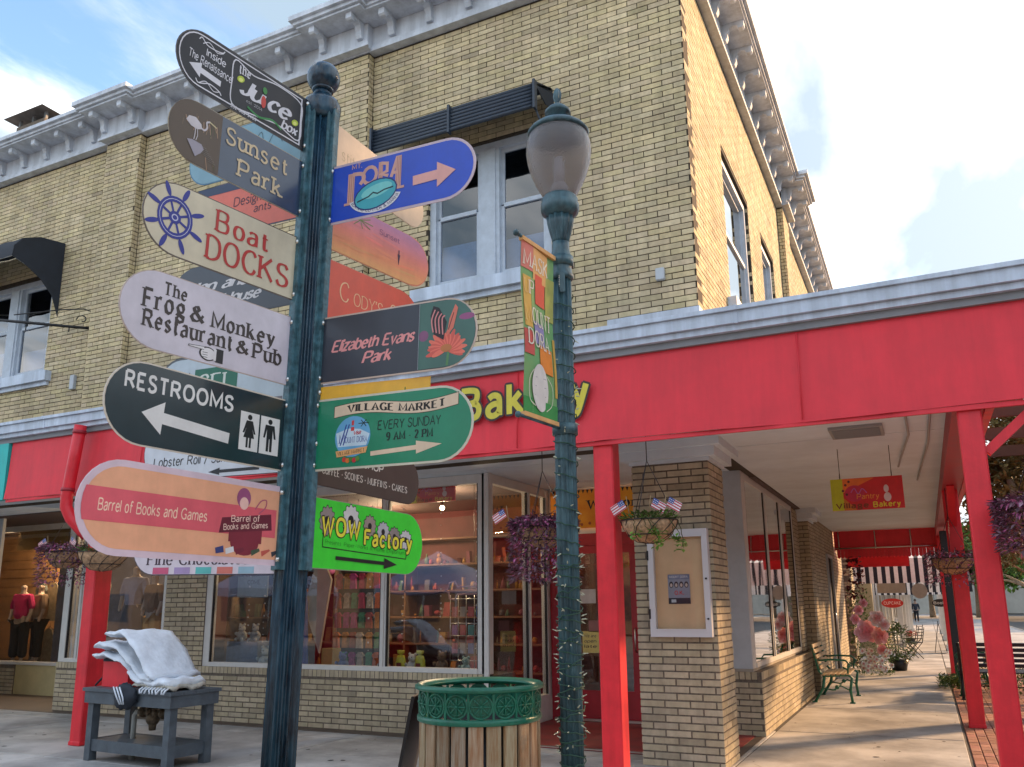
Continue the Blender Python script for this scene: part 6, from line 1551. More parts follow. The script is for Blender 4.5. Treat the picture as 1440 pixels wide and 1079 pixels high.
# papers on the door
def paper(x, z, w, h, c_, txt=None, label='white', y=11.53):
    m = M(); m.box(x, x+w, y-.004, y, z, z+h); o = put('door_notice', m, paint(c_, .7)); tag(o, label, 'notice')
    if txt:
        A = Art((x, y-.004, z), X_, (0,0,1), FN, o)
        for i, t_ in enumerate(txt): A.text(t_, 'hand', w*.12, h*(.72-.24*i), w*.70, h*.13, (.03, .03, .05))
        A.flush()
paper(-4.50, .93, .25, .30, S(214, 204, 130), ('We are', 'open', 'late'), 'yellow handwritten note taped on the red door glass', 11.535)
paper(-4.52, 1.62, .24, .20, S(190, 190, 196), None, 'white sheet taped on the door glass above the yellow note', 11.535)
paper(-4.40, 1.22, .18, .16, S(150, 110, 110), None, 'small photo card on the door glass between the sheet and the yellow note', 11.535)
paper(-4.98+.13, .42, .16, .09, S(206, 208, 212), None, 'small white sticker at the foot of the red door', 11.515)
def paw(x, z, r, y=11.532):
    m = M()
    for dx_, dz_, q in ((0, -.2, .62), (-.62, .38, .26), (-.22, .72, .28), (.22, .72, .28), (.62, .38, .26)):
        m.add([(x+dx_*r+q*r*math.cos(2*PI*k/10), y, z+dz_*r+q*r*math.sin(2*PI*k/10)) for k in range(10)], [tuple(range(10))[::-1]])
    put('paw_print', m, paint(S(226, 222, 222), .7), bld)
for x, z in ((-3.44, 1.20), (-3.47, .75), (-3.22, 1.02), (-3.28, .62), (-3.0, .85)): paw(x, z, .075)
# ================================================================== awnings of the upper windows
la = thing('louvre_awning', (-4.78, 8.7, 7.45), 'blue grey ribbed metal awning over the paired window behind the lamp', 'awning')
x0, x1 = -5.95, -3.60
m = M()
for k in range(6):
    z = 7.42 + .050*k; m.tube([(x0, 8.14 + .004*k, z), (x1, 8.14 + .004*k, z)], .027, 8)
for k in range(12):
    t = k/12; yy, zz = 8.16 + .52*t, 7.71 + .24*t; m.tube([(x0, yy, zz), (x1, yy, zz)], .026, 6)
put('louvre', m, louvre_m, la)
m = M()
for x in (x0-.015, x1-.015, (x0+x1)/2 - .015): m.box(x, x+.03, 8.095, 8.17, 7.37, 7.75)
for x in (x0, x1-.02):
    m.prism([(0, 0), (.55, .22), (.55, .27), (0, .05)], (x, 8.14, 7.70), (0, 1, 0), (0, 0, 1), (.02, 0, 0))
    m.tube([(x+.01, 8.17, 7.40), (x+.01, 8.69, 7.05)], .014, 6)
put('bracket_arm', m, louvre_m, la)
m = M()
m.prism([(0, -.02), (.55, .20), (.55, -.02), (.30, -.10)], (x1+.002, 8.14, 7.70), (0, 1, 0), (0, 0, 1), (.012, 0, 0)); put('side_panel', m, dark_m, la)
fa = thing('fabric_awning', (-14.0, 8.7, 6.5), 'dark navy fabric awning over the left upper window', 'awning')
m = M()
prof = [(8.69, 7.78), (8.25, 7.72), (7.95, 7.58), (7.82, 7.40), (7.80, 7.22)]
vs = []; n = 12
for y, z in prof:
    for i in range(n+1): vs.append((-15.35 + 2.6*i/n, y, z + .012*math.sin(i*2.1)))
fs = [(j*(n+1)+i, j*(n+1)+i+1, (j+1)*(n+1)+i+1, (j+1)*(n+1)+i) for j in range(4) for i in range(n)]
m.add(vs, fs, None, True); put('canopy_fabric', m, dark_m, fa)
for x in (-12.75, -15.36):
    m = M(); m.prism([(8.69, 7.775), (8.25, 7.715), (7.95, 7.575), (7.82, 7.395), (7.80, 7.22), (8.02, 7.16), (8.32, 7.0), (8.55, 6.78), (8.69, 6.45)], (x, 0, 0), (0, 1, 0), (0, 0, 1), (.012, 0, 0)); put('side_panel', m, dark_m, fa)
m = M(); m.tube([(-12.8, 8.69, 7.0), (-12.8, 7.85, 7.25), (-15.3, 7.85, 7.25), (-15.3, 8.69, 7.0)], .014, 6); put('frame', m, bolt_m, fa)
# iron sign bracket
ib = thing('iron_bracket', (-11.78, 8.7, 6.2), 'black wrought iron sign bracket with a scroll on the left brick wall', 'sign bracket')
m = M(); m.box(-11.82, -11.76, 8.66, 8.69, 5.95, 6.42); put('wall_plate', m, black_m, ib)
m = M(); d = Vector((-.82, -.572, 0))
B = Vector((-11.79, 8.66, 6.08)); m.tube([B, B + d*1.7 + Vector((0, 0, .10))], .024, 8)
T = Vector((-11.79, 8.66, 6.36)); m.tube([T, T + d*.16 + Vector((0, 0, .05)), T + d*.5 + Vector((0, 0, .02)), T + d*1.2 + Vector((0, 0, -.10))], .010, 6)
sc_ = [B + d*(.16 + (.10-.012*k)*math.cos(k*.75)) + Vector((0, 0, .14 + (.10-.012*k)*math.sin(k*.75))) for k in range(8)]; m.tube(sc_, .010, 6)
for f in (.35, 1.0): m.tube([B + d*f + Vector((0, 0, .02)), B + d*f + Vector((0, 0, -.07))], .010, 6)
put('arm', m, black_m, ib)
mb_ = thing('meter_box', (-2.33, 8.68, 5.2), 'tiny cream electrical box on the brick wall near the corner', 'electrical box')
m = M(); m.bbox(-2.38, -2.28, 8.64, 8.698, 5.16, 5.30, .006); put('box', m, frame_m, mb_)
mb_ = thing('meter_box', (-12.13, 8.68, 5.2), 'small cream box on the brick wall right of the left upper window', 'electrical box')
m = M(); m.bbox(-12.19, -12.09, 8.64, 8.698, 5.10, 5.34, .006); put('box', m, frame_m, mb_)

# ================================================================== figures
def figure(joints, edges, radii, name, material, parent, lvl=1, root=0):
    me = bpy.data.meshes.new(name); me.from_pydata([Vector(j) for j in joints], edges, []); me.update()
    o = bpy.data.objects.new(name, me); C.objects.link(o)
    sk = o.modifiers.new('skin', 'SKIN'); 
    sv = me.skin_vertices[0].data if me.skin_vertices else None
    if sv is None:
        me.skin_vertices.new() if hasattr(me.skin_vertices, 'new') else None
        sv = me.skin_vertices[0].data
    for i, r in enumerate(radii): sv[i].radius = (r, r) if not isinstance(r, tuple) else r; sv[i].use_root = (i == root)
    s2 = o.modifiers.new('sub', 'SUBSURF'); s2.levels = lvl; s2.render_levels = lvl
    me.materials.append(material); o.parent = parent; o.matrix_parent_inverse = base_inv(parent)
    return o
def mannequin(x, y, z, top_c, skirt_c, label, h=1.65, sleeve=True, pants=True, rz=0.0, arm_c=None):
    t = thing('mannequin', (x, y, z), label, 'mannequin', 'mannequins in the shop windows')
    s = h/1.65; ca, sa = math.cos(rz), math.sin(rz)
    P = lambda a, b, c: (x + (a*ca - b*sa)*s, y + (a*sa + b*ca)*s, z + c*s)
    skin = mat('mannequin_skin', (.42, .33, .26), .5) if 'mannequin_skin' not in MATS else MATS['mannequin_skin']
    J = [P(0,0,.90), P(0,0,1.10), P(0,.0,1.30), P(0,0,1.42), P(0,0,1.50), P(0,-.01,1.60), P(.17,0,1.36), P(.24,0,1.08), P(.22,-.08,.84), P(-.17,0,1.36), P(-.24,0,1.08), P(-.22,-.08,.84), P(.09,0,.84), P(.10,0,.46), P(.10,0,.06), P(.10,-.10,.03), P(-.09,0,.84), P(-.10,0,.46), P(-.10,0,.06), P(-.10,-.10,.03)]
    E_ = [(0,1),(1,2),(2,3),(3,4),(4,5),(2,6),(6,7),(7,8),(2,9),(9,10),(10,11),(0,12),(12,13),(13,14),(14,15),(0,16),(16,17),(17,18),(18,19)]
    Rr = [.13,.11,.13,.06,.05,.085,.055,.042,.03,.055,.042,.03,.085,.055,.035,.03,.085,.055,.035,.03]
    figure(J, E_, [r*s for r in Rr], 'body', skin, t)
    J2 = [P(0,0,.86), P(0,0,1.10), P(0,0,1.32), P(0,0,1.40), P(.18,0,1.36), P(.25,0,1.08), P(-.18,0,1.36), P(-.25,0,1.08)]
    figure(J2, [(0,1),(1,2),(2,3),(2,4),(4,5),(2,6),(6,7)], [r*s for r in (.19,.15,.165,.085,.075,.07,.075,.07)], 'top', mat('garment', top_c, .85, var=.1), t)
    if pants:
        J3 = [P(0,0,.92), P(.10,0,.80), P(.11,0,.44), P(.11,0,.10), P(-.10,0,.80), P(-.11,0,.44), P(-.11,0,.10)]
        figure(J3, [(0,1),(1,2),(2,3),(0,4),(4,5),(5,6)], [r*s for r in (.15,.12,.09,.10,.12,.09,.10)], 'trousers', mat('garment', skirt_c, .85, var=.1), t)
    else:
        m = M(); m.lathe([(r*s, z + q*s) for r, q in ((.15, .95), (.20, .80), (.24, .55), (.28, .25))], 20, (x, y), flute=7, fd=.03); put('skirt', m, mat('garment', skirt_c, .85, var=.1), t)
    return t
mannequin(-16.95, 11.5, .52, (.42, .01, .10), (.008, .008, .01), 'mannequin in a magenta blouse and black trousers in the far left window', rz=.2)
mannequin(-16.75, 11.75, .52, (.30, .20, .13), (.02, .02, .02), 'mannequin in a tan cardigan behind the magenta one', rz=-.3)
mannequin(-12.05, 10.15, .72, (.24, .27, .38), (.02, .05, .09), 'mannequin in a pale blue shirt and dark skirt behind the red cooler', pants=False, rz=.2)
mannequin(-11.65, 10.2, .72, (.22, .13, .08), (.46, .26, .09), 'mannequin in golden trousers at the right end of the clothes window', rz=-.1, h=1.5)
# garments on a rail in the far left window
def garment(x, y, ztop, h, w, c_, label, n=1):
    t = thing('hanging_garment', (x, y, ztop-h), label, 'garment', 'garments hung in the clothes windows')
    m = M(); P = [(-w*.5, -h), (-w*.42, -h*.35), (-w*.52, -h*.18), (-w*.35, -.02), (-.05, .02), (.05, .02), (w*.35, -.02), (w*.52, -h*.18), (w*.42, -h*.35), (w*.5, -h)]
    m.prism(P, (x, y, ztop), (1, 0, 0), (0, 0, 1), (0, .06, 0)); put('cloth', m, mat('garment', c_, .9, var=.25, vscale=12), t)
    m = M(); m.tube([(x-w*.4, y+.03, ztop-.02), (x, y+.03, ztop+.06), (x+w*.4, y+.03, ztop-.02)], .008, 5); m.tube([(x, y+.03, ztop+.06), (x, y+.03, ztop+.14)], .005, 5); put('hanger', m, mat('hanger_wood', (.16, .07, .03), .5) if 'hanger_wood' not in MATS else MATS['hanger_wood'], t)
cols = [((.10, .11, .10), 'dark olive'), ((.24, .19, .12), 'khaki'), ((.13, .13, .11), 'grey green')]
for row in range(2):
    for k, (c_, nm) in enumerate(cols): garment(-17.15 + .40*k, 12.0, 2.15 - .95*row, .78, .33, c_, '%s hanging garment in the far left window, %s row' % (nm, ('upper', 'lower')[row]))
garment(-12.80, 10.1, 2.15, .9, .28, (.42, .33, .26), 'cream blouse hanging at the left edge of the clothes window')
m = M(); m.box(-19.8, -15.0, 12.6, 12.62, .5, 3.3)
for k in range(14): m.box(-19.8, -15.0, 12.575, 12.60, .53+.2*k, .715+.2*k)
put('board_wall', m, roomw_m, bld)
m = M(); m.box(-16.8, -14.7, 11.14, 11.16, 2.80, 3.3); put('window_header', m, mat('amber_header', (.34, .20, .06), .6), bld)
m = M(); m.box(-15.9, -11.4, 11.5, 11.52, 0, 3.3); put('partition', m, mat('blue_partition', (.08, .09, .13), .8, var=.3), bld)

# ---- goods in the big pet and gift windows
def goods_box(x, y, z, w, h, d, c_, label, name='carton', grp='boxes in the big display window', rz=0, mark=None):
    t = thing(name, (x, y, z), label, 'box', grp, rz)
    local(t); m = M(); m.bbox(-w/2, w/2, -d/2, d/2, 0, h, .006); put('body', m, mat('goods_colour', c_, .6, var=.15, vscale=14), t)
    if mark: m = M(); m.box(-w*.32, w*.32, -d/2-.003, -d/2, h*.30, h*.62); put('label', m, paint(mark, .6), t)
    return t
def pouch(x, y, z, label):
    t = thing('treat_bag', (x, y, z), label, 'treat bag', 'yellow treat bags in the display window'); local(t)
    m = M(); m.lathe([(.075, 0), (.088, .03), (.085, .12), (.07, .19), (.055, .235), (.012, .245), (.055, .26), (.06, .30)], 10, (0, 0), smooth=True)
    m.v = [(a, b*.55, c) for a, b, c in m.v]; put('bag', m, mat('lime_packet', (.46, .46, .03), .45, var=.15, vscale=20), t)
    m = M(); m.box(-.035, .035, -.055, -.050, .06, .14); put('label', m, paint((.20, .03, .02), .6), t)
pouch(-6.47, 9.83, .722, 'left yellow treat bag with a dark red label low in the window'); pouch(-6.16, 9.82, .722, 'right yellow treat bag, the taller looking one beside white plush toys')
def plush(x, y, z, s, c_, label, seed=1):
    t = thing('plush_toy', (x, y, z), label, 'plush toy', 'plush toys in the display window'); rr = random.Random(seed)
    m = M(); m.ball((x, y, z+.09*s), .09*s, 12, 8, jit=.10); m.ball((x+.02*s, y-.03*s, z+.22*s), .062*s, 12, 8, jit=.08)
    for dx_ in (-.05, .05): m.ball((x+.02*s+dx_*s, y-.02*s, z+.28*s), .022*s, 8, 5); m.ball((x+dx_*1.3*s, y-.07*s, z+.03*s), .035*s, 8, 5); m.ball((x+dx_*1.7*s, y-.05*s, z+.13*s), .028*s, 8, 5)
    m.ball((x+.02*s, y-.085*s, z+.21*s), .022*s, 8, 5); put('body', m, mat('plush', c_, .95, bump=.8, bscale=160), t)
    m = M(); m.ball((x+.0*s, y-.088*s, z+.235*s), .008*s, 6, 4); m.ball((x+.04*s, y-.088*s, z+.235*s), .008*s, 6, 4); m.ball((x+.02*s, y-.108*s, z+.215*s), .009*s, 6, 4); put('eyes', m, black_m, t)
plush(-6.32, 9.88, .722, .9, (.55, .55, .52), 'white plush toy between the two yellow treat bags', 1)
plush(-6.75, 9.85, .722, .8, (.50, .49, .46), 'small pale plush toy left of the yellow treat bags', 2)
plush(-5.90, 9.95, .722, 1.0, (.20, .13, .08), 'brown plush toy right of the taller yellow treat bag', 3)
plush(-5.50, 9.88, .722, .8, (.30, .42, .36), 'greenish plush toy in the right corner of the window', 4)
plush(-7.45, 9.85, .722, .9, (.10, .16, .34), 'blue plush toy near the window mullion', 5)
plush(-8.95, 9.95, .722, 1.1, (.42, .50, .50), 'pale teal plush toy behind the signpost shaft', 6)
plush(-9.62, 10.15, 1.10, .9, (.45, .46, .44), 'white plush toy sitting on the grey carton', 7)
plush(-9.35, 10.15, 1.10, .9, (.38, .37, .36), 'grey plush toy beside the white one on the carton', 8)
goods_box(-9.42, 10.15, .722, .62, .38, .40, (.10, .16, .25), 'large blue grey carton in the left of the big window', mark=None)
goods_box(-10.05, 10.2, .722, .36, .40, .30, (.16, .10, .05), 'small brown carton in the left corner of the big window')
goods_box(-7.85, 10.1, .722, .20, .30, .2, (.28, .20, .04), 'small mustard carton by the mullion')
sg = thing('framed_notice', (-9.4, 10.0, 1.9), 'cream framed notice hanging in the left part of the big window', 'notice')
m = M(); m.box(-9.62, -9.02, 10.0, 10.02, 1.76, 2.08); p_ = put('panel', m, paint(S(150, 154, 146), .6), sg); A = Art((-9.62, 10.0, 1.76), X_, (0,0,1), FN, p_)
A.text('COME', 'sans', .20, .20, .25, .06, S(96, 90, 84)); A.text('IN', 'sans', .27, .09, .12, .06, S(96, 90, 84)) if False else None
A.flush(); m = M(); m.tube([(-9.55, 10.01, 2.08), (-9.55, 10.01, 3.3)], .004, 4); m.tube([(-9.09, 10.01, 2.08), (-9.09, 10.01, 3.3)], .004, 4); put('cord', m, black_m, sg)
# pet clothes rack with bright garments
rk = thing('clothes_rack', (-8.0, 10.9, 0), 'dark rack of bright pet clothes behind the window mullion', 'rack')
m = M(); m.box(-8.45, -7.55, 11.0, 11.08, 0, 2.55); put('back_panel', m, mat('rack_grey', (.05, .055, .06), .8), rk)
R = random.Random(21)
for i in range(6):
    for j in range(6):
        c_ = R.choice([(.42, .03, .09), (.05, .28, .14), (.55, .12, .03), (.40, .05, .22), (.12, .14, .20), (.45, .38, .30), (.50, .20, .05), (.30, .05, .05)])
        xx, zz = -8.38 + .15*j, 2.42 - .30*i; m = M(); m.prism([(-.06, -.24), (-.045, -.08), (-.075, -.05), (-.03, 0), (.03, 0), (.075, -.05), (.045, -.08), (.06, -.24)], (xx, 10.93 - R.uniform(0, .06), zz), (1, 0, 0), (0, 0, 1), (0, .04, 0)); put('garment', m, mat('goods_colour', c_, .8, var=.3, vscale=20), rk)
sk_ = thing('surfboard_panel', (-8.6, 10.3, .72), 'tall blue and cream leaning panel left of the clothes rack', 'panel')
m = M(); m.prism([(-.20, 0), (.22, 0), (.10, .9), (-.06, 1.55), (-.20, 1.6)], (-8.72, 10.35, .72), (1, 0, .0), (0, .1, 1), (0, .04, 0)); put('body', m, mat('deep_blue', (.02, .06, .26), .5, var=.2), sk_)
m = M(); m.prism([(-.18, 0.9), (.20, .2), (.30, 1.3), (.02, 1.75)], (-8.55, 10.42, .72), (1, 0, .0), (0, .1, 1), (0, .04, 0)); put('cream_part', m, mat('cream_goods', (.46, .42, .34), .7, var=.1), sk_)
# warm shelves of mixed goods along the back wall, each item one mesh
sh = thing('shelf_unit', (-7.4, 12.9, 0), 'back wall shelves crowded with small warm coloured goods', 'shelves')
m = M()
for z in (.5, .95, 1.4, 1.85, 2.3, 2.75): m.box(-12.5, -5.2, 12.75, 13.15, z, z+.03)
for x in (-12.5, -9.9, -8.35, -6.8, -5.23): m.box(x, x+.03, 12.75, 13.15, 0, 2.9)
put('shelf', m, mat('shelf_wood', (.16, .07, .035), .6, var=.2), sh)
m = M(); R = random.Random(31)
for z in (.53, .98, 1.43, 1.88, 2.33):
    x = -12.4
    while x < -5.3:
        w, h = R.uniform(.03, .13), R.uniform(.06, .26); t = R.choice([(.9, .2, .1), (1, .5, .1), (.7, .1, .15), (.9, .8, .6), (.3, .3, .4), (1, .65, .2), (.2, .4, .3), (.5, .15, .3)]); kind_ = R.random(); cx_ = x + w/2; yy_ = 12.85 + R.uniform(0, .1)
        if kind_ < .30: m.obox((cx_, yy_, z+h/2), (w/2*.98, R.uniform(-.02, .02), 0), (0, .05, 0), (R.uniform(-.02, .02), 0, h/2), t)
        elif kind_ < .55: m.ball((cx_, yy_, z+w*.55), w*.55, 8, 6, t, (1, 1, R.uniform(.8, 1.3)), .12)
        elif kind_ < .75: m.lathe([(w*.4, z), (w*.45, z+h*.5), (w*.15, z+h*.75), (w*.15, z+h)], 8, (cx_, yy_), tint=t)
        elif kind_ < .9: m.lathe([(w*.5, z), (w*.25, z+h*.6), (.004, z+h)], 8, (cx_, yy_), tint=t)
        else: m.ball((cx_, yy_, z+w*.5), w*.5, 8, 6, t); m.ball((cx_, yy_-.01, z+w*1.2), w*.32, 8, 6, t)
        x += w + (R.uniform(.0, .05) if R.random() < .8 else R.uniform(.1, .3))
put('goods', m, mat('shelf_goods', (.34, .28, .22), .7, tint=True, var=.2, vscale=20), sh, kind='stuff')
cr2 = thing('leash_display', (-5.45, 10.4, .72), 'wire stand of leashes and cards at the right end of the window', 'display stand')
m = M()
for k in range(5): m.tube([(-6.15+.13*k, 10.6, .72), (-6.15+.13*k, 10.6, 1.75)], .006, 5)
for k in range(6): m.tube([(-6.15, 10.6, .85+.17*k), (-5.63, 10.6, .85+.17*k)], .006, 5)
put('wire_grid', m, bolt_m, cr2)
R = random.Random(12)
for k in range(12):
    x, z = -6.10 + .13*(k % 4), .95 + .25*(k//4); m = M(); m.box(x, x+.09, 10.56, 10.575, z, z+.14); put('card', m, mat('goods_colour', R.choice([(.05, .25, .24), (.3, .12, .3), (.35, .3, .25), (.5, .1, .1), (.1, .15, .35)]), .6), cr2)
db = thing('bone_sign', (-5.55, 9.75, 1.75), 'pink outlined dog bone sign hanging in the right of the window', 'hanging sign')
m = M(); P = [(-.32, -.05), (.10, -.05), (.14, -.12), (.22, -.10), (.23, -.03), (.29, 0), (.23, .03), (.22, .10), (.14, .12), (.10, .05), (-.32, .05)]
m.tube([(-5.45 - a, 9.75, 1.80 + b) for a, b in P], .012, 6); put('outline', m, mat('pink_tube', (.42, .22, .24), .5), db); m = M(); m.tube([(-5.3, 9.75, 1.85), (-5.3, 9.75, 3.3)], .003, 4); put('cord', m, black_m, db)
# goods hanging from the ceiling behind the glass
R = random.Random(55)
for k in range(26):
    x, y, z = R.uniform(-10.5, -5.6), R.uniform(10.3, 12.2), R.uniform(2.05, 2.85); cn_, c_ = R.choice([('orange', (.5, .12, .03)), ('red', (.45, .05, .05)), ('golden', (.5, .35, .10)), ('blue', (.10, .20, .30)), ('plum', (.35, .10, .25)), ('cream', (.45, .40, .35))])
    q_ = R.random(); side_ = 'left' if x < -8.9 else ('middle' if x < -7.2 else 'right')
    t = thing('hanging_ornament', (x, y, z), 'small %s %s ornament hung %s in the %s of the big window' % (cn_, 'ball' if q_ < .4 else ('star' if q_ < .7 else 'bell'), 'high' if z > 2.45 else 'lower', side_), 'ornament', 'ornaments hanging inside the big window'); m = M(); r = R.uniform(.04, .09)
    if q_ < .4: m.ball((x, y, z), r, 10, 7)
    elif q_ < .7: m.prism([(r*(1 if i % 2 else .45)*math.cos(i*PI/5), r*(1 if i % 2 else .45)*math.sin(i*PI/5)) for i in range(10)], (x, y, z), (1, 0, 0), (0, 0, 1), (0, .02, 0))
    else: m.lathe([(r, z-r), (r*.8, z), (.01, z+r)], 10, (x, y))
    put('body', m, mat('goods_colour', c_, .5), t); m = M(); m.tube([(x, y, z+r*.6), (x, y, 3.3)], .0025, 4); put('thread', m, black_m, t)
# garlands of little clear beads
gd = thing('bead_garlands', (-6.3, 9.8, 1), 'strings of small clear beads hanging inside the big window', 'garland'); m = M(); R = random.Random(41)
for x in (-9.2, -8.9, -7.0, -6.45, -5.85, -5.3):
    z = 3.2
    while z > 1.0: m.ball((x + R.uniform(-.01, .01), 9.82, z), R.uniform(.008, .016), 6, 4); z -= R.uniform(.06, .20)
put('beads', m, mat('clear_bead', (.55, .52, .50), .2), gd, kind='stuff')
# lit bulbs in the shops, some added only to limit the indoor darkness
bulb_m = mat('lit_bulb', (1, .8, .5), .4, emit=(1.0, .72, .38), estr=14)
def lit_lamp(x, y, z, e, label, r=.035, drop=.25):
    t = thing('pendant_bulb', (x, y, z), label, 'lamp', 'lit bulbs inside the shops'); m = M(); m.ball((x, y, z), r, 12, 8); put('bulb', m, bulb_m, t); m = M(); m.tube([(x, y, z+r*.8), (x, y, 3.3)], .006, 5); m.tube([(x, y, z+r*.7), (x, y, z+r*2)], r*.45, 8); put('cord', m, black_m, t)
    l = bpy.data.lights.new('bulb_light', 'POINT'); l.energy = e; l.color = (1, .66, .36); l.shadow_soft_size = .06; o = bpy.data.objects.new('bulb_light', l); C.objects.link(o); o.location = (x, y, z - r - .07); o.parent = t; o.matrix_parent_inverse = base_inv(t)
lit_lamp(-6.3, 10.6, 3.02, 26, 'lit bulb high in the big window right of the signs')
lit_lamp(-8.3, 12.0, 2.95, 36, 'lit bulb deep in the shop near the shelves')  # added to lift the dark back of the shop
lit_lamp(-16.6, 11.9, 3.05, 60, 'lit bulb in the far left clothes window')
lit_lamp(-3.8, 12.4, 2.9, 22, 'lit bulb behind the red entry door')
lit_lamp(-12.2, 10.9, 3.05, 30, 'lit bulb in the second clothes window')  # added fill for the dark clothes window
lit_lamp(-3.1, 14.0, 2.8, 22, 'lit bulb behind the side street window')  # added to brighten the room behind the side bay
# amber leaf garland in the door sidelight
ag = thing('leaf_garland', (-3.2, 11.75, 1.6), 'orange autumn leaf garland behind the glass beside the door', 'garland'); m = M(); R = random.Random(6)
for k in range(420): 
    a = R.uniform(0, 1); x, z = -3.42 + .55*R.random(), 1.45 + 1.0*R.random()
    m.leaf((x, 11.72 + R.uniform(0, .1), z), (R.uniform(-1, 1), R.uniform(-.4, .2), R.uniform(-1, 1)), (0, -1, 0), R.uniform(.04, .07), .035, (R.uniform(.7, 1.5), R.uniform(.5, 1.2), .5))
put('foliage', m, mat('autumn_leaf', (.62, .22, .03), .6, tint=True), ag)
m = M(); m.box(-4.7, -3.8, 11.9, 12.0, .3, 2.2); put('shop_counter', m, mat('counter_wood', (.20, .07, .03), .6, var=.4, vscale=6), bld)
# ================================================================== side pavement furniture
def park_bench(x, y, rz, label, slat_mat, iron, W=1.3, name='park_bench'):
    t = thing(name, (x, y, 0), label, 'bench', None, rz); local(t)
    # faces -Y locally
    for sx in (-W/2, W/2):
        m = M(); 
        m.tube([(sx, -.24, .0), (sx, -.22, .20), (sx, -.26, .40), (sx, -.20, .44), (sx, .18, .42), (sx, .24, .50), (sx, .30, .80), (sx, .33, .92)], .022, 8)
        m.tube([(sx, .16, .42), (sx, .20, .22), (sx, .34, .0)], .022, 8)
        m.tube([(sx, .26, .66), (sx, .05, .68), (sx, -.18, .67), (sx, -.25, .60), (sx, -.20, .53), (sx, -.13, .56)], .016, 8)
        m.tube([(sx, -.20, .44), (sx, -.21, .55), (sx, -.22, .63)], .014, 6)
        m.tube([(sx, -.22, .20), (sx, -.08, .27), (sx, .04, .20), (sx, .20, .22)], .013, 6); m.ball((sx, -.02, .245), .035, 8, 6)
        m.box(sx-.03, sx+.03, -.28, -.20, 0, .02); m.box(sx-.03, sx+.03, .30, .38, 0, .02)
        put('side_frame', m, iron, t)
    me = M(); me.bbox(-W/2-.03, W/2+.03, -.030, .030, -.011, .011, .004); me = me.mesh('slat'); me.materials.append(slat_mat)
    for k in range(6): o = bpy.data.objects.new('slat', me); C.objects.link(o); o.parent = t; o.location = (0, -.20 + .075*k, .455 - .004*k)
    for k in range(5): o = bpy.data.objects.new('slat', me); C.objects.link(o); o.parent = t; o.location = (0, .215 + .025*k, .55 + .085*k); o.rotation_euler = (math.radians(74), 0, 0)
    m = M(); m.tube([(-W/2, .02, .20), (W/2, .02, .20)], .012, 6); put('stretcher', m, iron, t)
    return t
tanslat = mat('tan_slat', (.50, .36, .20), .6, var=.15, vscale=8)
park_bench(-1.48, 15.7, math.radians(90), 'green iron bench with tan slats against the sunlit brick wall', tanslat, green_m, 1.25)
park_bench(1.35, 16.6, math.radians(178), 'dark slatted bench partly hidden behind the right red posts', mat('blue_black_slat', (.03, .035, .06), .5), black_m, 1.9)
park_bench(.62, 17.6, math.radians(-90), 'green iron bench seen end on beyond the farther right post', tanslat, green_m, 1.3)
# big paper flower display
fd = thing('flower_display', (-1.55, 21.3, 0), 'tall display of pink paper roses and white flowers by a doorway', 'flower display')
def bloom(m, c, r, n_, tints, rr):
    """cupped petals in rings, facing the street"""
    c = Vector(c); fwd_ = Vector((.35, -.9, .15)).normalized(); e1 = fwd_.cross(Vector((0, 0, 1))).normalized(); e2 = e1.cross(fwd_)
    for ring, (q, open_, k_) in enumerate(((1.0, .05, max(5, n_-3)), (.70, .30, 5), (.44, .7, 4), (.24, 1.2, 3))):
        for k in range(k_):
            a = 2*PI*(k + rr.uniform(-.15, .15))/k_ + ring*.5; out_ = e1*math.cos(a) + e2*math.sin(a); tan_ = -e1*math.sin(a) + e2*math.cos(a)
            tt = rr.uniform(.85, 1.1)*(1 - .10*ring); R0 = r*q; w = R0*.50; deep = (1, .78, .55, .42)[ring]; rows = []
            for i in range(4):
                t = i/3; rad = R0*t; up_ = r*.10*ring + R0*open_*t*t*.55 - R0*.10*(t > .9)*rr.uniform(.5, 1.4); ww = w*math.sin(PI*(.12 + .80*t))**.8
                rows.append([c + out_*rad + fwd_*(up_ + R0*.18*abs(s_)**2) + tan_*ww*s_ for s_ in (-1, -.35, .35, 1)])
            vs_ = [p for row in rows for p in row]; m.add(vs_, [(i*4+j_, i*4+j_+1, i*4+j_+5, i*4+j_+4) for i in range(3) for j_ in range(3)], (tints[0]*tt, tints[1]*tt*deep, tints[2]*tt*deep), True)
R = random.Random(14)
specs = [(-1.30, .95, .27, 'pink'), (-1.03, .86, .20, 'coral'), (-1.42, 1.42, .12, 'pink'), (-1.50, 1.22, .12, 'pink'), (-1.05, 1.24, .19, 'pale'), (-.92, 1.10, .14, 'pale'), (-1.30, 1.58, .10, 'pink'), (-1.0, .56, .12, 'coral')]
cl_ = {'pink': (.95, .55, .66), 'coral': (.92, .46, .42), 'pale': (.95, .76, .74)}
for x, z, r, c_ in specs:
    m = M(); bloom(m, (x, 20.75, z), r, 9, cl_[c_], R); o = put('rose', m, mat('paper_petal', (1, 1, 1), .8, tint=True) if 'paper_petal' not in MATS else MATS['paper_petal'], fd)
m = M()
for k in range(60): bloom(m, (R.uniform(-1.5, -.85), 20.7 + R.uniform(0, .3), R.uniform(.1, .55)), .06, 6, (.92, .94, .88), R)
put('small_flowers', m, MATS['paper_petal'], fd, kind='stuff')
m = M()
for k in range(900):
    x, y, z = R.uniform(-1.65, -.8), 20.95 + R.uniform(-.15, .3), R.random()**1.2*1.9; 
    if z > 1.0 and x > -1.2: continue
    t = R.uniform(.4, 1.4); m.leaf((x, y, z), (R.uniform(-1, 1), R.uniform(-1, .3), R.uniform(-.5, 1)), (0, 0, 1), .10, .045, (t, t, t))
put('leaves', m, leaf_m, fd)
m = M()
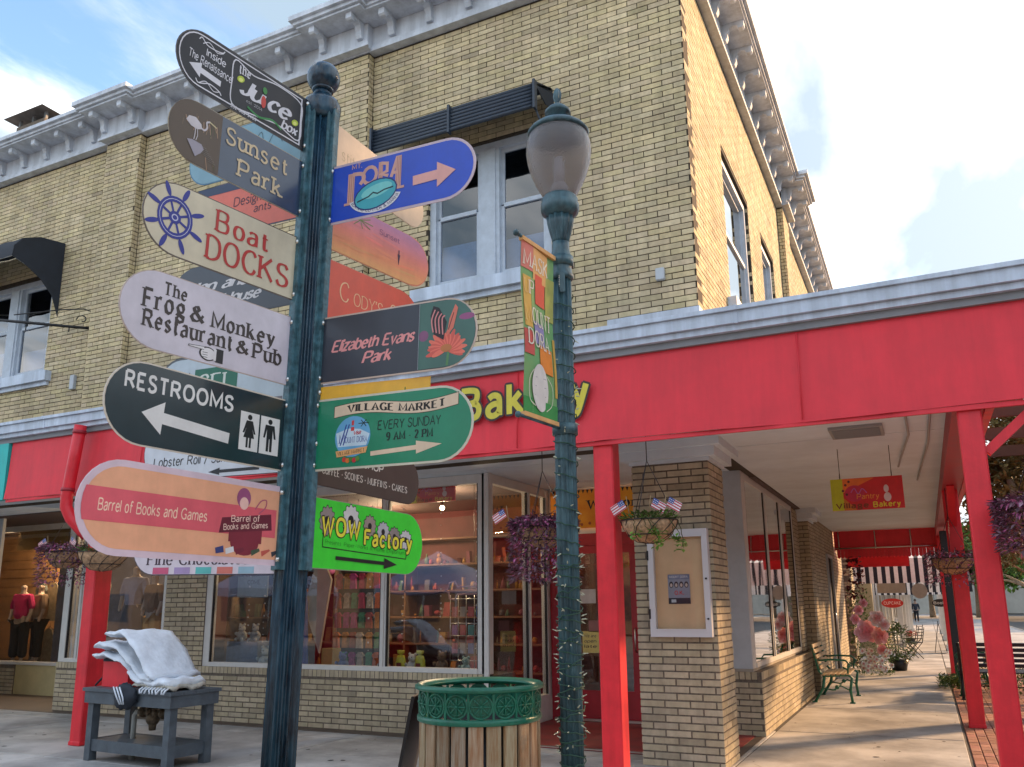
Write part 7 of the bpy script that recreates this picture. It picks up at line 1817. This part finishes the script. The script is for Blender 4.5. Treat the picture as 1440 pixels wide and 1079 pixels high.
for k in range(150):
    z = 1.7 + R.random()*.9; t = R.uniform(.5, 1.3); m.leaf((-1.62 + R.uniform(0, .35), 20.9, z), (R.uniform(-1, 1), -1, R.uniform(-1, 1)), (0, 0, 1), .12, .07, (t, t*.3, t*.5))
put('red_leaves', m, mat('maroon_leaf', (.17, .05, .055), .7, tint=True), fd)
sh_ = thing('potted_shrub', (-.75, 22.6, 0), 'small dark green shrub beside the pink paper roses', 'shrub')
m = M()
for k in range(700):
    a, e = R.uniform(0, 2*PI), R.uniform(-1, 1); q = R.uniform(.6, 1)*.38; t = R.uniform(.3, 1.1); m.leaf((-.75 + q*math.cos(a)*math.sqrt(1-e*e), 22.6 + q*math.sin(a)*math.sqrt(1-e*e), .62 + q*1.3*e), (math.cos(a), math.sin(a), e), (0, 0, 1), .09, .05, (t, t, t))
put('foliage', m, leaf_m, sh_); m = M(); m.lathe([(.16, 0), (.22, .25), (.21, .25)], 16, (-.75, 22.6)); put('pot', m, black_m, sh_)
# cafe tables and chairs
def cafe_table(x, y, label):
    t = thing('cafe_table', (x, y, 0), label, 'table', 'cafe tables on the far pavement'); m = M(); m.lathe([(.32, .72), (.32, .74)], 20, (x, y)); put('table_top', m, black_m, t)
    m = M(); m.tube([(x, y, 0), (x, y, .72)], .02, 6)
    for k in range(3): m.tube([(x, y, .1), (x+.22*math.cos(k*2.1), y+.22*math.sin(k*2.1), 0)], .012, 5)
    put('pedestal', m, black_m, t)
def cafe_chair(x, y, rz, label):
    t = thing('cafe_chair', (x, y, 0), label, 'chair', 'black cafe chairs on the far pavement', rz); local(t)
    m = M(); m.bbox(-.20, .20, -.20, .20, .44, .46, .004); put('seat', m, black_m, t)
    m = M()
    for k in range(4): m.tube([(-.19, .21+.02*(k), .55+.09*k), (.19, .21+.02*k, .55+.09*k)], .010, 5)
    m.tube([(-.20, .20, .44), (-.20, .29, .88)], .012, 5); m.tube([(.20, .20, .44), (.20, .29, .88)], .012, 5); put('backrest', m, black_m, t)
    for sx in (-1, 1): m = M(); m.tube([(sx*.19, -.2, 0), (sx*.19, .2, .45)], .012, 5); m.tube([(sx*.19, .2, 0), (sx*.19, -.2, .45)], .012, 5); put('legs', m, black_m, t)
cafe_table(-.95, 27.0, 'nearer black cafe table beside the shrub'); cafe_chair(-.85, 25.9, 2.9, 'folding chair in front of the nearer cafe table'); cafe_chair(-.5, 27.4, -1.2, 'folding chair right of the nearer cafe table')
cafe_table(-1.0, 31.0, 'farther black cafe table by the white pillars'); cafe_chair(-.55, 30.2, -2.0, 'folding chair right of the farther cafe table'); cafe_chair(-1.3, 29.7, 2.8, 'folding chair against the wall at the farther cafe table')
# black post, striped awnings and boards beyond the canopy
bp_ = thing('black_post', (.45, 19.2, 0), 'dark square timber post holding the striped awning', 'post'); m = M(); m.bbox(.36, .54, 19.1, 19.30, 0, 3.0, .01); put('shaft', m, mat('charcoal_timber', (.035, .04, .05), .7, var=.2), bp_)
m = M(); m.bbox(.32, .58, 19.05, 19.35, 0, .12, .01); put('plinth', m, black_m, bp_)
def striped(x0, x1, y, ztop, zbot, d, n, label, back=1.2):
    t = thing('striped_awning', ((x0+x1)/2, y, zbot), label, 'awning', 'black and white striped awnings'); w = (x1-x0)/n
    for k in range(n):
        c_ = paint(S(232, 232, 236), .8) if k % 2 == 0 else paint(S(34, 38, 52), .8)
        m = M(); xa, xb = x0 + k*w, x0 + (k+1)*w; m.box(xa, xb, y, y+.02, zbot+.04, ztop); m.prism([(0, 0), (w, 0), (w, .04), (0, .04)], (xa, y, zbot), (1, 0, 0), (0, 0, 1), (0, .02, 0))
        m.add([(xa, y, ztop), (xb, y, ztop), (xb, y+back, ztop+.35), (xa, y+back, ztop+.35)], [(0, 1, 2, 3)]); put('stripe', m, c_, t)
striped(-1.72, .90, 24.5, 2.72, 2.08, .3, 26, 'nearest black and white striped awning across the pavement')
striped(-1.45, .70, 31.0, 2.20, 1.82, .3, 24, 'second striped awning further along the pavement')
striped(-.1, 1.2, 27.5, 2.16, 1.86, .3, 14, 'third striped awning, farthest along the pavement')
ra = thing('small_red_awning', (-1.0, 23.0, 2.5), 'short red awning just beyond the canopy end', 'awning'); m = M(); m.box(-1.72, -.30, 23.0, 23.04, 2.46, 2.80); m.add([(-1.72, 23.0, 2.80), (-.30, 23.0, 2.80), (-.4, 22.4, 3.1), (-1.72, 22.4, 3.1)], [(0, 1, 2, 3)]); put('fabric', m, redd_m, ra)
def small_sign(x, y, z, w, h, c_, tc, txt, label, oval=False, zt=2.6):
    t = thing('hanging_sign', (x, y, z), label, 'hanging sign', 'little shop signs hung over the far pavement'); m = M()
    if oval: P = [(w/2*math.cos(2*PI*k/20), h/2 + h/2*math.sin(2*PI*k/20)) for k in range(20)]
    else: P = [(-w/2, 0), (w/2, 0), (w/2, h), (-w/2, h)]
    m.prism(P[::-1], (x, y, z), (1, 0, 0), (0, 0, 1), (0, .03, 0)); p_ = put('panel', m, paint(c_, .6), t)
    if txt: A = Art((x-w/2, y, z), X_, (0,0,1), FN, p_); A.text(txt, 'bold', w*.12, h*.36, w*.76, h*.30, tc); A.flush()
    m = M()
    for s_ in (-.35, .35): m.tube([(x+w*s_, y+.015, z+h*.8), (x+w*s_, y+.015, zt)], .006, 5)
    put('chain', m, black_m, t)
small_sign(-.87, 26.2, 1.84, .74, .28, S(150, 142, 136), None, None, 'plain grey back of a hanging board under the striped awning', zt=2.75)
small_sign(-.16, 26.2, 1.68, .40, .42, S(146, 138, 134), None, None, 'round grey hanging board right of the plain grey one', True, zt=2.75)
small_sign(-.96, 28.5, 1.42, .62, .28, S(200, 44, 36), S(238, 190, 180), 'CUPCAKE', 'red oval hanging sign with pale letters', True, zt=2.6)
small_sign(.20, 26.0, 1.56, .62, .24, S(40, 42, 48), S(200, 205, 210), 'Sweets', 'dark oval hanging sign beside the black post', True, zt=2.5) if False else small_sign(.35, 28.0, 1.44, .46, .23, S(40, 42, 48), S(200, 205, 210), 'Books', 'dark oval hanging sign beside the black post', True, zt=2.5)
# shops further along the side street
R = random.Random(77)
def far_shop(y0, y1, x, h, wallc, label, cols=(S(170, 140, 90),), white_posts=False):
    t = thing('shop_building', (x, (y0+y1)/2, 0), label, 'building'); wm = mat('far_wall', wallc, .8, var=.15, vscale=1.5)
    m = M(); m.box(x-8, x, y0, y1, 0, h); put('wall', m, wm, t)
    m = M(); m.box(x-8, x+.35, y0, y1, h, h+.25); put('cornice', m, cornice_m, t)
    y = y0 + .5
    while y + 1.4 < y1:
        m = M(); m.box(x, x+.05, y, y+1.4, .6, 2.4); wo = put('window', m, white_m, t); m = M(); m.box(x+.05, x+.06, y+.08, y+1.32, .68, 2.32); put('pane', m, wglass_m, wo)
        m = M(); m.box(x, x+.05, y, y+1.1, 3.6, 5.4); wo = put('window', m, white_m, t); m = M(); m.box(x+.05, x+.06, y+.08, y+1.02, 3.68, 5.32); put('pane', m, wglass_m, wo); y += 2.3
    return t
far_shop(28.2, 40, -1.5, 6.2, (.42, .34, .20), 'tan shop building beyond the brick corner building')
far_shop(40.3, 62, -1.4, 6.0, (.55, .60, .66), 'pale blue white shop building far along the street')
far_shop(62.3, 95, -1.3, 5.5, (.30, .22, .15), 'brown shop building at the far end of the row')
m_post = M(); m_post.bbox(-.09, .09, -.09, .09, 0, 2.7, .01); mp_me = m_post.mesh('shaft'); mp_me.materials.append(white_m)
mp2 = M(); mp2.bbox(-.14, .14, -.14, .14, 0, .18, .01); mp2 = mp2.mesh('plinth'); mp2.materials.append(white_m)
for i, (x, y) in enumerate([(-.92, 34), (-.95, 40), (-.95, 46), (-.9, 52), (.55, 32), (.55, 40), (.55, 48)]):
    t = thing('white_pillar', (x, y, 0), 'white square arcade pillar, number %s from the front on the %s side' % (['one', 'two', 'three', 'four', 'one', 'two', 'three'][i], 'wall' if i < 4 else 'street'), 'pillar', 'white pillars of the far arcade')
    t['label'] = ['nearest white pillar on the wall side of the far arcade', 'second white pillar along the wall side of the arcade', 'third white pillar along the wall side of the arcade', 'farthest white pillar on the wall side of the arcade', 'nearest white pillar on the street side of the arcade', 'middle white pillar on the street side of the arcade', 'farthest white pillar on the street side of the arcade'][i]
    for me in (mp_me, mp2): o = bpy.data.objects.new(me.name, me); C.objects.link(o); o.parent = t
ar = thing('arcade_roof', (-.2, 41, 2.7), 'pale flat roof over the far arcade pavement', 'roof'); m = M(); m.box(-1.4, .8, 33, 54, 2.72, 2.95); put('slab', m, soffit_m, ar)
# people far away
def walker(x, y, label, coat_c, leg_c):
    t = thing('person', (x, y, 0), label, 'person'); P = lambda a, b, c: (x+a, y+b, c)
    sk = mat('skin', (.45, .28, .20), .6) if 'skin' not in MATS else MATS['skin']
    J = [P(0,0,.92), P(0,.02,1.15), P(0,.02,1.38), P(0,0,1.50), P(0,-.02,1.62), P(0,-.02,1.70), P(.18,0,1.40), P(.24,.05,1.12), P(.24,-.10,.90), P(-.18,0,1.40), P(-.24,-.05,1.12), P(-.22,-.16,.92), P(.09,0,.86), P(.10,-.14,.48), P(.10,-.06,.06), P(.10,-.20,.03), P(-.09,0,.86), P(-.10,.10,.48), P(-.10,.26,.10), P(-.10,.16,.03)]
    E_ = [(0,1),(1,2),(2,3),(3,4),(4,5),(2,6),(6,7),(7,8),(2,9),(9,10),(10,11),(0,12),(12,13),(13,14),(14,15),(0,16),(16,17),(17,18),(18,19)]
    figure(J, E_, [.13,.12,.13,.055,.085,.075,.06,.045,.035,.06,.045,.035,.085,.06,.04,.035,.085,.06,.04,.035], 'body', sk, t)
    figure([P(0,0,.88), P(0,.02,1.15), P(0,.02,1.36), P(.19,0,1.40), P(.245,.05,1.12), P(.24,-.06,.98), P(-.19,0,1.40), P(-.245,-.05,1.12), P(-.22,-.13,.98)], [(0,1),(1,2),(2,3),(3,4),(4,5),(2,6),(6,7),(7,8)], [.17,.155,.155,.08,.065,.055,.08,.065,.055], 'jacket', mat('jacket_cloth', coat_c, .8), t)
    figure([P(0,0,.93), P(.09,0,.84), P(.10,-.14,.48), P(.10,-.06,.10), P(-.09,0,.84), P(-.10,.10,.48), P(-.10,.24,.13)], [(0,1),(1,2),(2,3),(0,4),(4,5),(5,6)], [.15,.11,.08,.06,.11,.08,.06], 'trousers', mat('trouser_cloth', leg_c, .8), t)
    m = M(); m.ball(P(0, .012, 1.70), .108, 12, 8, sc=(.9, 1, 1)); put('hair', m, mat('hair', (.05, .03, .02), .7) if 'hair' not in MATS else MATS['hair'], t)
walker(-.86, 74.0, 'person in a dark jacket walking far along the pavement', (.03, .035, .05), (.015, .015, .02))
db_ = thing('a_frame_board', (.22, 30.5, 0), 'dark folding board standing at the street edge of the far pavement', 'sandwich board'); m = M(); m.obox((.16, 30.5, .5), (.0, .25, 0), (.09, 0, .48), (.008, 0, 0)); m.obox((.32, 30.5, .5), (.0, .25, 0), (-.09, 0, .48), (.008, 0, 0)); put('board', m, black_m, db_)
rf = thing('red_flower_pot', (-.75, 37, 0), 'low pot of red flowers on the far pavement', 'flower pot'); m = M(); m.lathe([(.16, 0), (.22, .22)], 14, (-.75, 37)); put('pot', m, black_m, rf); m = M()
for k in range(160): a = R.uniform(0, 6.28); q = R.uniform(0, .28); t = R.uniform(.5, 1.3); m.leaf((-.75+q*math.cos(a), 37+q*math.sin(a), .25+R.uniform(0, .22)), (math.cos(a), math.sin(a), R.uniform(-.2, 1)), (0, 0, 1), .09, .06, (t, t*.4, t*.4))
put('foliage', m, mat('red_petal', (.45, .10, .07), .7, tint=True), rf)
# ================================================================== street side: hedge plants, trees, road, far greenery
g = M(); g.box(4.6, 14.5, -40, 200, -.119, -.10); put('road', g, mat('road_asphalt', (.075, .073, .07), .9, var=.2, vscale=2), kind='structure')
g = M(); g.box(4.5, 4.62, 4, 200, -.118, .02); put('kerb', g, mat('kerb_concrete', (.36, .34, .30), .85, var=.15), kind='structure')
g = M(); g.box(.26, 4.5, 24.02, 200, -.118, -.004); put('verge_paving', g, conc_m, kind='structure')
def ground_plants(x0, x1, y0, y1, h, n, label, seed, mtl=None):
    rr = random.Random(seed); t = thing('planting_bed', ((x0+x1)/2, (y0+y1)/2, 0), label, 'plants'); m = M()
    for k in range(n):
        x, y = rr.uniform(x0, x1), rr.uniform(y0, y1); z = rr.random()*h; a = rr.uniform(0, 6.28); tt = rr.uniform(.3, 1.6); m.leaf((x, y, z), (math.cos(a), math.sin(a), rr.uniform(0, 1.4)), (0, 0, 1), rr.uniform(.05, .12), rr.uniform(.02, .04), (tt, tt, tt*.8))
    put('foliage', m, mtl or leaf_m, t)
ground_plants(.05, .40, 18.0, 19.1, .20, 500, 'low green plants at the foot of the dark timber post', 3)
ground_plants(.7, 3.6, 17.2, 18.6, .42, 2600, 'green ground cover bed behind the dark bench', 4)
def tree(x, y, h, cr, n, label, seed, leafm, trunks=3, lean=.3, cz=.62, grp='trees along the side street', sub=.12):
    rr = random.Random(seed); t = thing('tree', (x, y, 0), label, 'tree', grp); m = M(); tips = []
    for k in range(trunks):
        a = rr.uniform(0, 6.28); b = Vector((x + .10*math.cos(a), y + .10*math.sin(a), 0)); top = Vector((x + lean*h*.35*math.cos(a), y + lean*h*.35*math.sin(a), h*cz))
        mid = (b+top)/2 + Vector((rr.uniform(-.1, .1), rr.uniform(-.1, .1), 0)); r0 = (.11 if trunks > 1 else .2)*h/5
        m.tube([b, b*.6+mid*.4, mid, top], [r0, r0*.8, r0*.65, r0*.4], 8)
        for q in range(4):
            d = Vector((rr.uniform(-1, 1), rr.uniform(-1, 1), rr.uniform(.2, 1))).normalized(); s_ = mid + (top-mid)*rr.uniform(.2, 1); e = s_ + d*cr*rr.uniform(.5, .9); m.tube([s_, (s_+e)/2 + Vector((0, 0, .05)), e], [r0*.35, r0*.2, .008], 5); tips.append(e)
        tips.append(top)
    put('trunk', m, bark_m, t); f = M(); cen = Vector((x, y, h*.72)); clumps = []
    for k in range(34):
        d = Vector((rr.gauss(0, 1), rr.gauss(0, 1), rr.gauss(0, 1))).normalized(); clumps.append((cen + Vector((d.x*cr, d.y*cr, d.z*h*(.26 if sub < .6 else .36)))*rr.uniform(.35, 1.0), rr.uniform(.18, .34)*cr, rr.uniform(.6, 1.4)))
    for e in tips: clumps.append((e, .25*cr, 1.0))
    for k in range(n):
        c_, r_, b_ = rr.choice(clumps); d = Vector((rr.gauss(0, 1), rr.gauss(0, 1), rr.gauss(0, 1))).normalized(); p = c_ + d*r_*rr.random()**.4; tt = b_*rr.uniform(.5, 1.4); f.leaf(p, (rr.uniform(-1, 1), rr.uniform(-1, 1), rr.uniform(-.8, .5)), (rr.uniform(-.5, .5), rr.uniform(-.5, .5), 1), sub*rr.uniform(.6, 1.2), sub*.5, (tt, tt, tt*rr.uniform(.7, 1.1)))
    put('crown', f, leafm, t); return t
for x0_, y0_, y1_, h_, c_, lb in ((16.5, -10, 14, 6.5, (.30, .24, .17), 'tan building across the side street, nearest the corner'), (16.5, 14.5, 44, 7.5, (.34, .18, .13), 'brick red building across the side street'), (16.5, 44.5, 90, 6.5, (.40, .38, .33), 'pale building far across the side street')):
    t = thing('shop_building', (x0_, (y0_+y1_)/2, 0), lb, 'building'); m = M(); m.box(x0_, x0_+8, y0_, y1_, 0, h_); put('wall', m, mat('far_wall', c_, .8, var=.15, vscale=1.5), t); m = M(); m.box(x0_-.3, x0_, y0_, y1_, h_-.2, h_+.1); put('cornice', m, white_m, t)
    yy = y0_ + 1
    while yy + 2 < y1_:
        for za, zb in ((.7, 2.6), (4.0, 5.4)): m = M(); m.box(x0_-.05, x0_, yy, yy+1.8, za, zb); wo = put('window', m, white_m, t); m = M(); m.box(x0_-.06, x0_-.05, yy+.1, yy+1.7, za+.1, zb-.1); put('pane', m, wglass_m, wo)
        yy += 3.2
tree(3.7, 9.5, 8.2, 2.1, 15000, 'leafy street tree at the kerb just right of the view, shading the signpost', 15, leaf_m, 1, .1, sub=.22)  # out of view; added to keep direct sun off the signpost boards
tree(1.75, 14.6, 5.4, 1.3, 9000, 'pale barked multi trunk tree behind the right red post', 5, tan_leaf_m, 4, .35)
tree(2.6, 22.0, 5.0, 1.5, 6000, 'tan leaved tree behind the dark bench', 6, tan_leaf_m, 3, .3)
tree(3.4, 34.0, 5.2, 2.0, 5000, 'green kerbside tree further along the street', 7, leaf_m, 1, .1)
for k, (x, y, h, c_) in enumerate([(-2.5, 104, 9, 4), (2.0, 110, 8, 4), (6, 102, 10, 4.5), (11, 96, 9, 4), (17, 70, 9, 4), (18, 48, 8, 3.6)]):
    tree(x, y, h, c_, 3500, ['green tree closing the left of the street end', 'green tree at the centre of the street end', 'taller green tree right of the street end centre', 'green tree at the right of the street end', 'green tree on the far kerb', 'green tree opposite on the nearer far kerb'][k], 50+k, leaf_m, 1, .05, sub=.5)
for k, (x, y, h, c_) in enumerate([(-7, 100, 10, 5), (.5, 98, 8, 4.5), (4.5, 96, 9, 5), (8.5, 90, 9, 5), (13.5, 88, 10, 5), (21, 86, 10, 5.5), (29, 88, 10, 6)]):
    tree(x, y, h, c_, 5200, ['round green tree behind the far left shop end', 'low green tree filling the end of the pavement', 'broad green tree at the end of the street kerb', 'broad green tree over the far road', 'big green tree closing the far road', 'big green tree beyond the far buildings', 'last big green tree to the right of the far road'][k], 80+k, leaf_m, 1, .05, cz=.5, sub=.7)
eb = thing('shop_building', (0, 128, 0), 'pale building closing the far end of the side street', 'building'); m = M(); m.box(-60, 70, 126, 134, 0, 7); put('wall', m, mat('far_wall', (.36, .34, .30), .8, var=.15, vscale=.5), eb); m = M(); m.box(-60, 70, 125.7, 126, 6.8, 7.2); put('cornice', m, white_m, eb)
# parked car glimpsed between the posts
def car(x, y, label):
    t = thing('parked_car', (x, y, 0), label, 'car'); P = [(-2.1, .35), (-2.15, .70), (-1.95, .88), (-1.15, .95), (-.55, 1.38), (.85, 1.42), (1.55, 1.0), (2.1, .92), (2.2, .6), (2.15, .33)]
    m = M(); m.prism(P[::-1], (x-.85, y, 0), (0, 1, 0), (0, 0, 1), (1.7, 0, 0)); put('body', m, mat('silver_car_paint', (.45, .47, .5), .3, metal=.4, coat=.5), t)
    W_ = [(-1.02, .97), (-.52, 1.32), (.80, 1.36), (1.40, 1.01)]
    for s_ in (-.862, .852): m = M(); m.prism(W_[::-1], (x+s_, y, 0), (0, 1, 0), (0, 0, 1), (.01, 0, 0)); put('side_window', m, black_m, t)
    for yy in (-1.35, 1.35):
        for s_ in (-.86, .66):
            m = M(); m.tube([(x+s_, y+yy, .32), (x+s_+.20, y+yy, .32)], .32, 20); w_ = put('wheel', m, mat('tyre', (.02, .02, .02), .8) if 'tyre' not in MATS else MATS['tyre'], t); m = M(); m.tube([(x+s_-.006, y+yy, .32), (x+s_+.206, y+yy, .32)], .19, 14); put('rim', m, bolt_m, w_)
    for s_ in (-.6, .6): m = M(); m.box(x+s_-.15, x+s_+.15, y-2.17, y-2.10, .62, .76); put('headlight', m, MATS['clear_bulb'], t)
car(5.9, 31, 'silver car parked at the far kerb beyond the posts')
# across the street behind the photographer, seen in the window reflections
ob = thing('shop_building', (-10, -20, 0), 'low tan shop row across the street, seen only in window reflections', 'building'); wm = mat('opposite_wall', (.15, .125, .10), .85, var=.15, vscale=.8)
m = M(); m.box(-95, 16, -26, -20, 0, 6.8); put('wall', m, wm, ob); m = M(); m.box(-95, 16, -20.0, -19.6, 6.8, 7.1); put('cornice', m, white_m, ob)
x = -90
while x < 15: m = M(); m.box(x, x+2.2, -20, -19.95, .7, 2.7); wo = put('window', m, wm, ob); m = M(); m.box(x+.1, x+2.1, -19.95, -19.94, .8, 2.6); put('pane', m, dark_m, wo); x += 3.4
def tent(x, y, label, c_):
    t = thing('canopy_tent', (x, y, 0), label, 'tent', 'market tents across the street'); m = M(); a = 1.6
    B = [(x-a, y-a, 2.3), (x+a, y-a, 2.3), (x+a, y+a, 2.3), (x-a, y+a, 2.3)]; m.add(B + [(x, y, 3.5)], [(0,1,4), (1,2,4), (2,3,4), (3,0,4)])
    for i in range(4):
        p, q = B[i], B[(i+1) % 4]; m.add([p, q, (q[0], q[1], 2.02), (p[0], p[1], 2.02)], [(0,1,2,3)])
    put('roof', m, mat('tent_fabric', c_, .7, var=.05), t)
    for p in B: m = M(); m.tube([(p[0], p[1], 0), (p[0], p[1], 2.3)], .025, 6); put('leg', m, bolt_m, t)
tree(-12.5, -10.5, 6.2, 2.0, 5000, 'leafy tree across the street seen in the window reflections', 91, leaf_m, 1, .1, sub=.25); tree(-27, -9, 6.5, 2.2, 5000, 'second leafy tree across the street, left of the tents', 92, leaf_m, 1, .1, sub=.25)
tent(-15.2, -6.2, 'blue white market tent reflected in the big display window', (.36, .46, .70)); tent(-21.5, -5.0, 'second pale blue market tent reflected in the left windows', (.40, .48, .66))
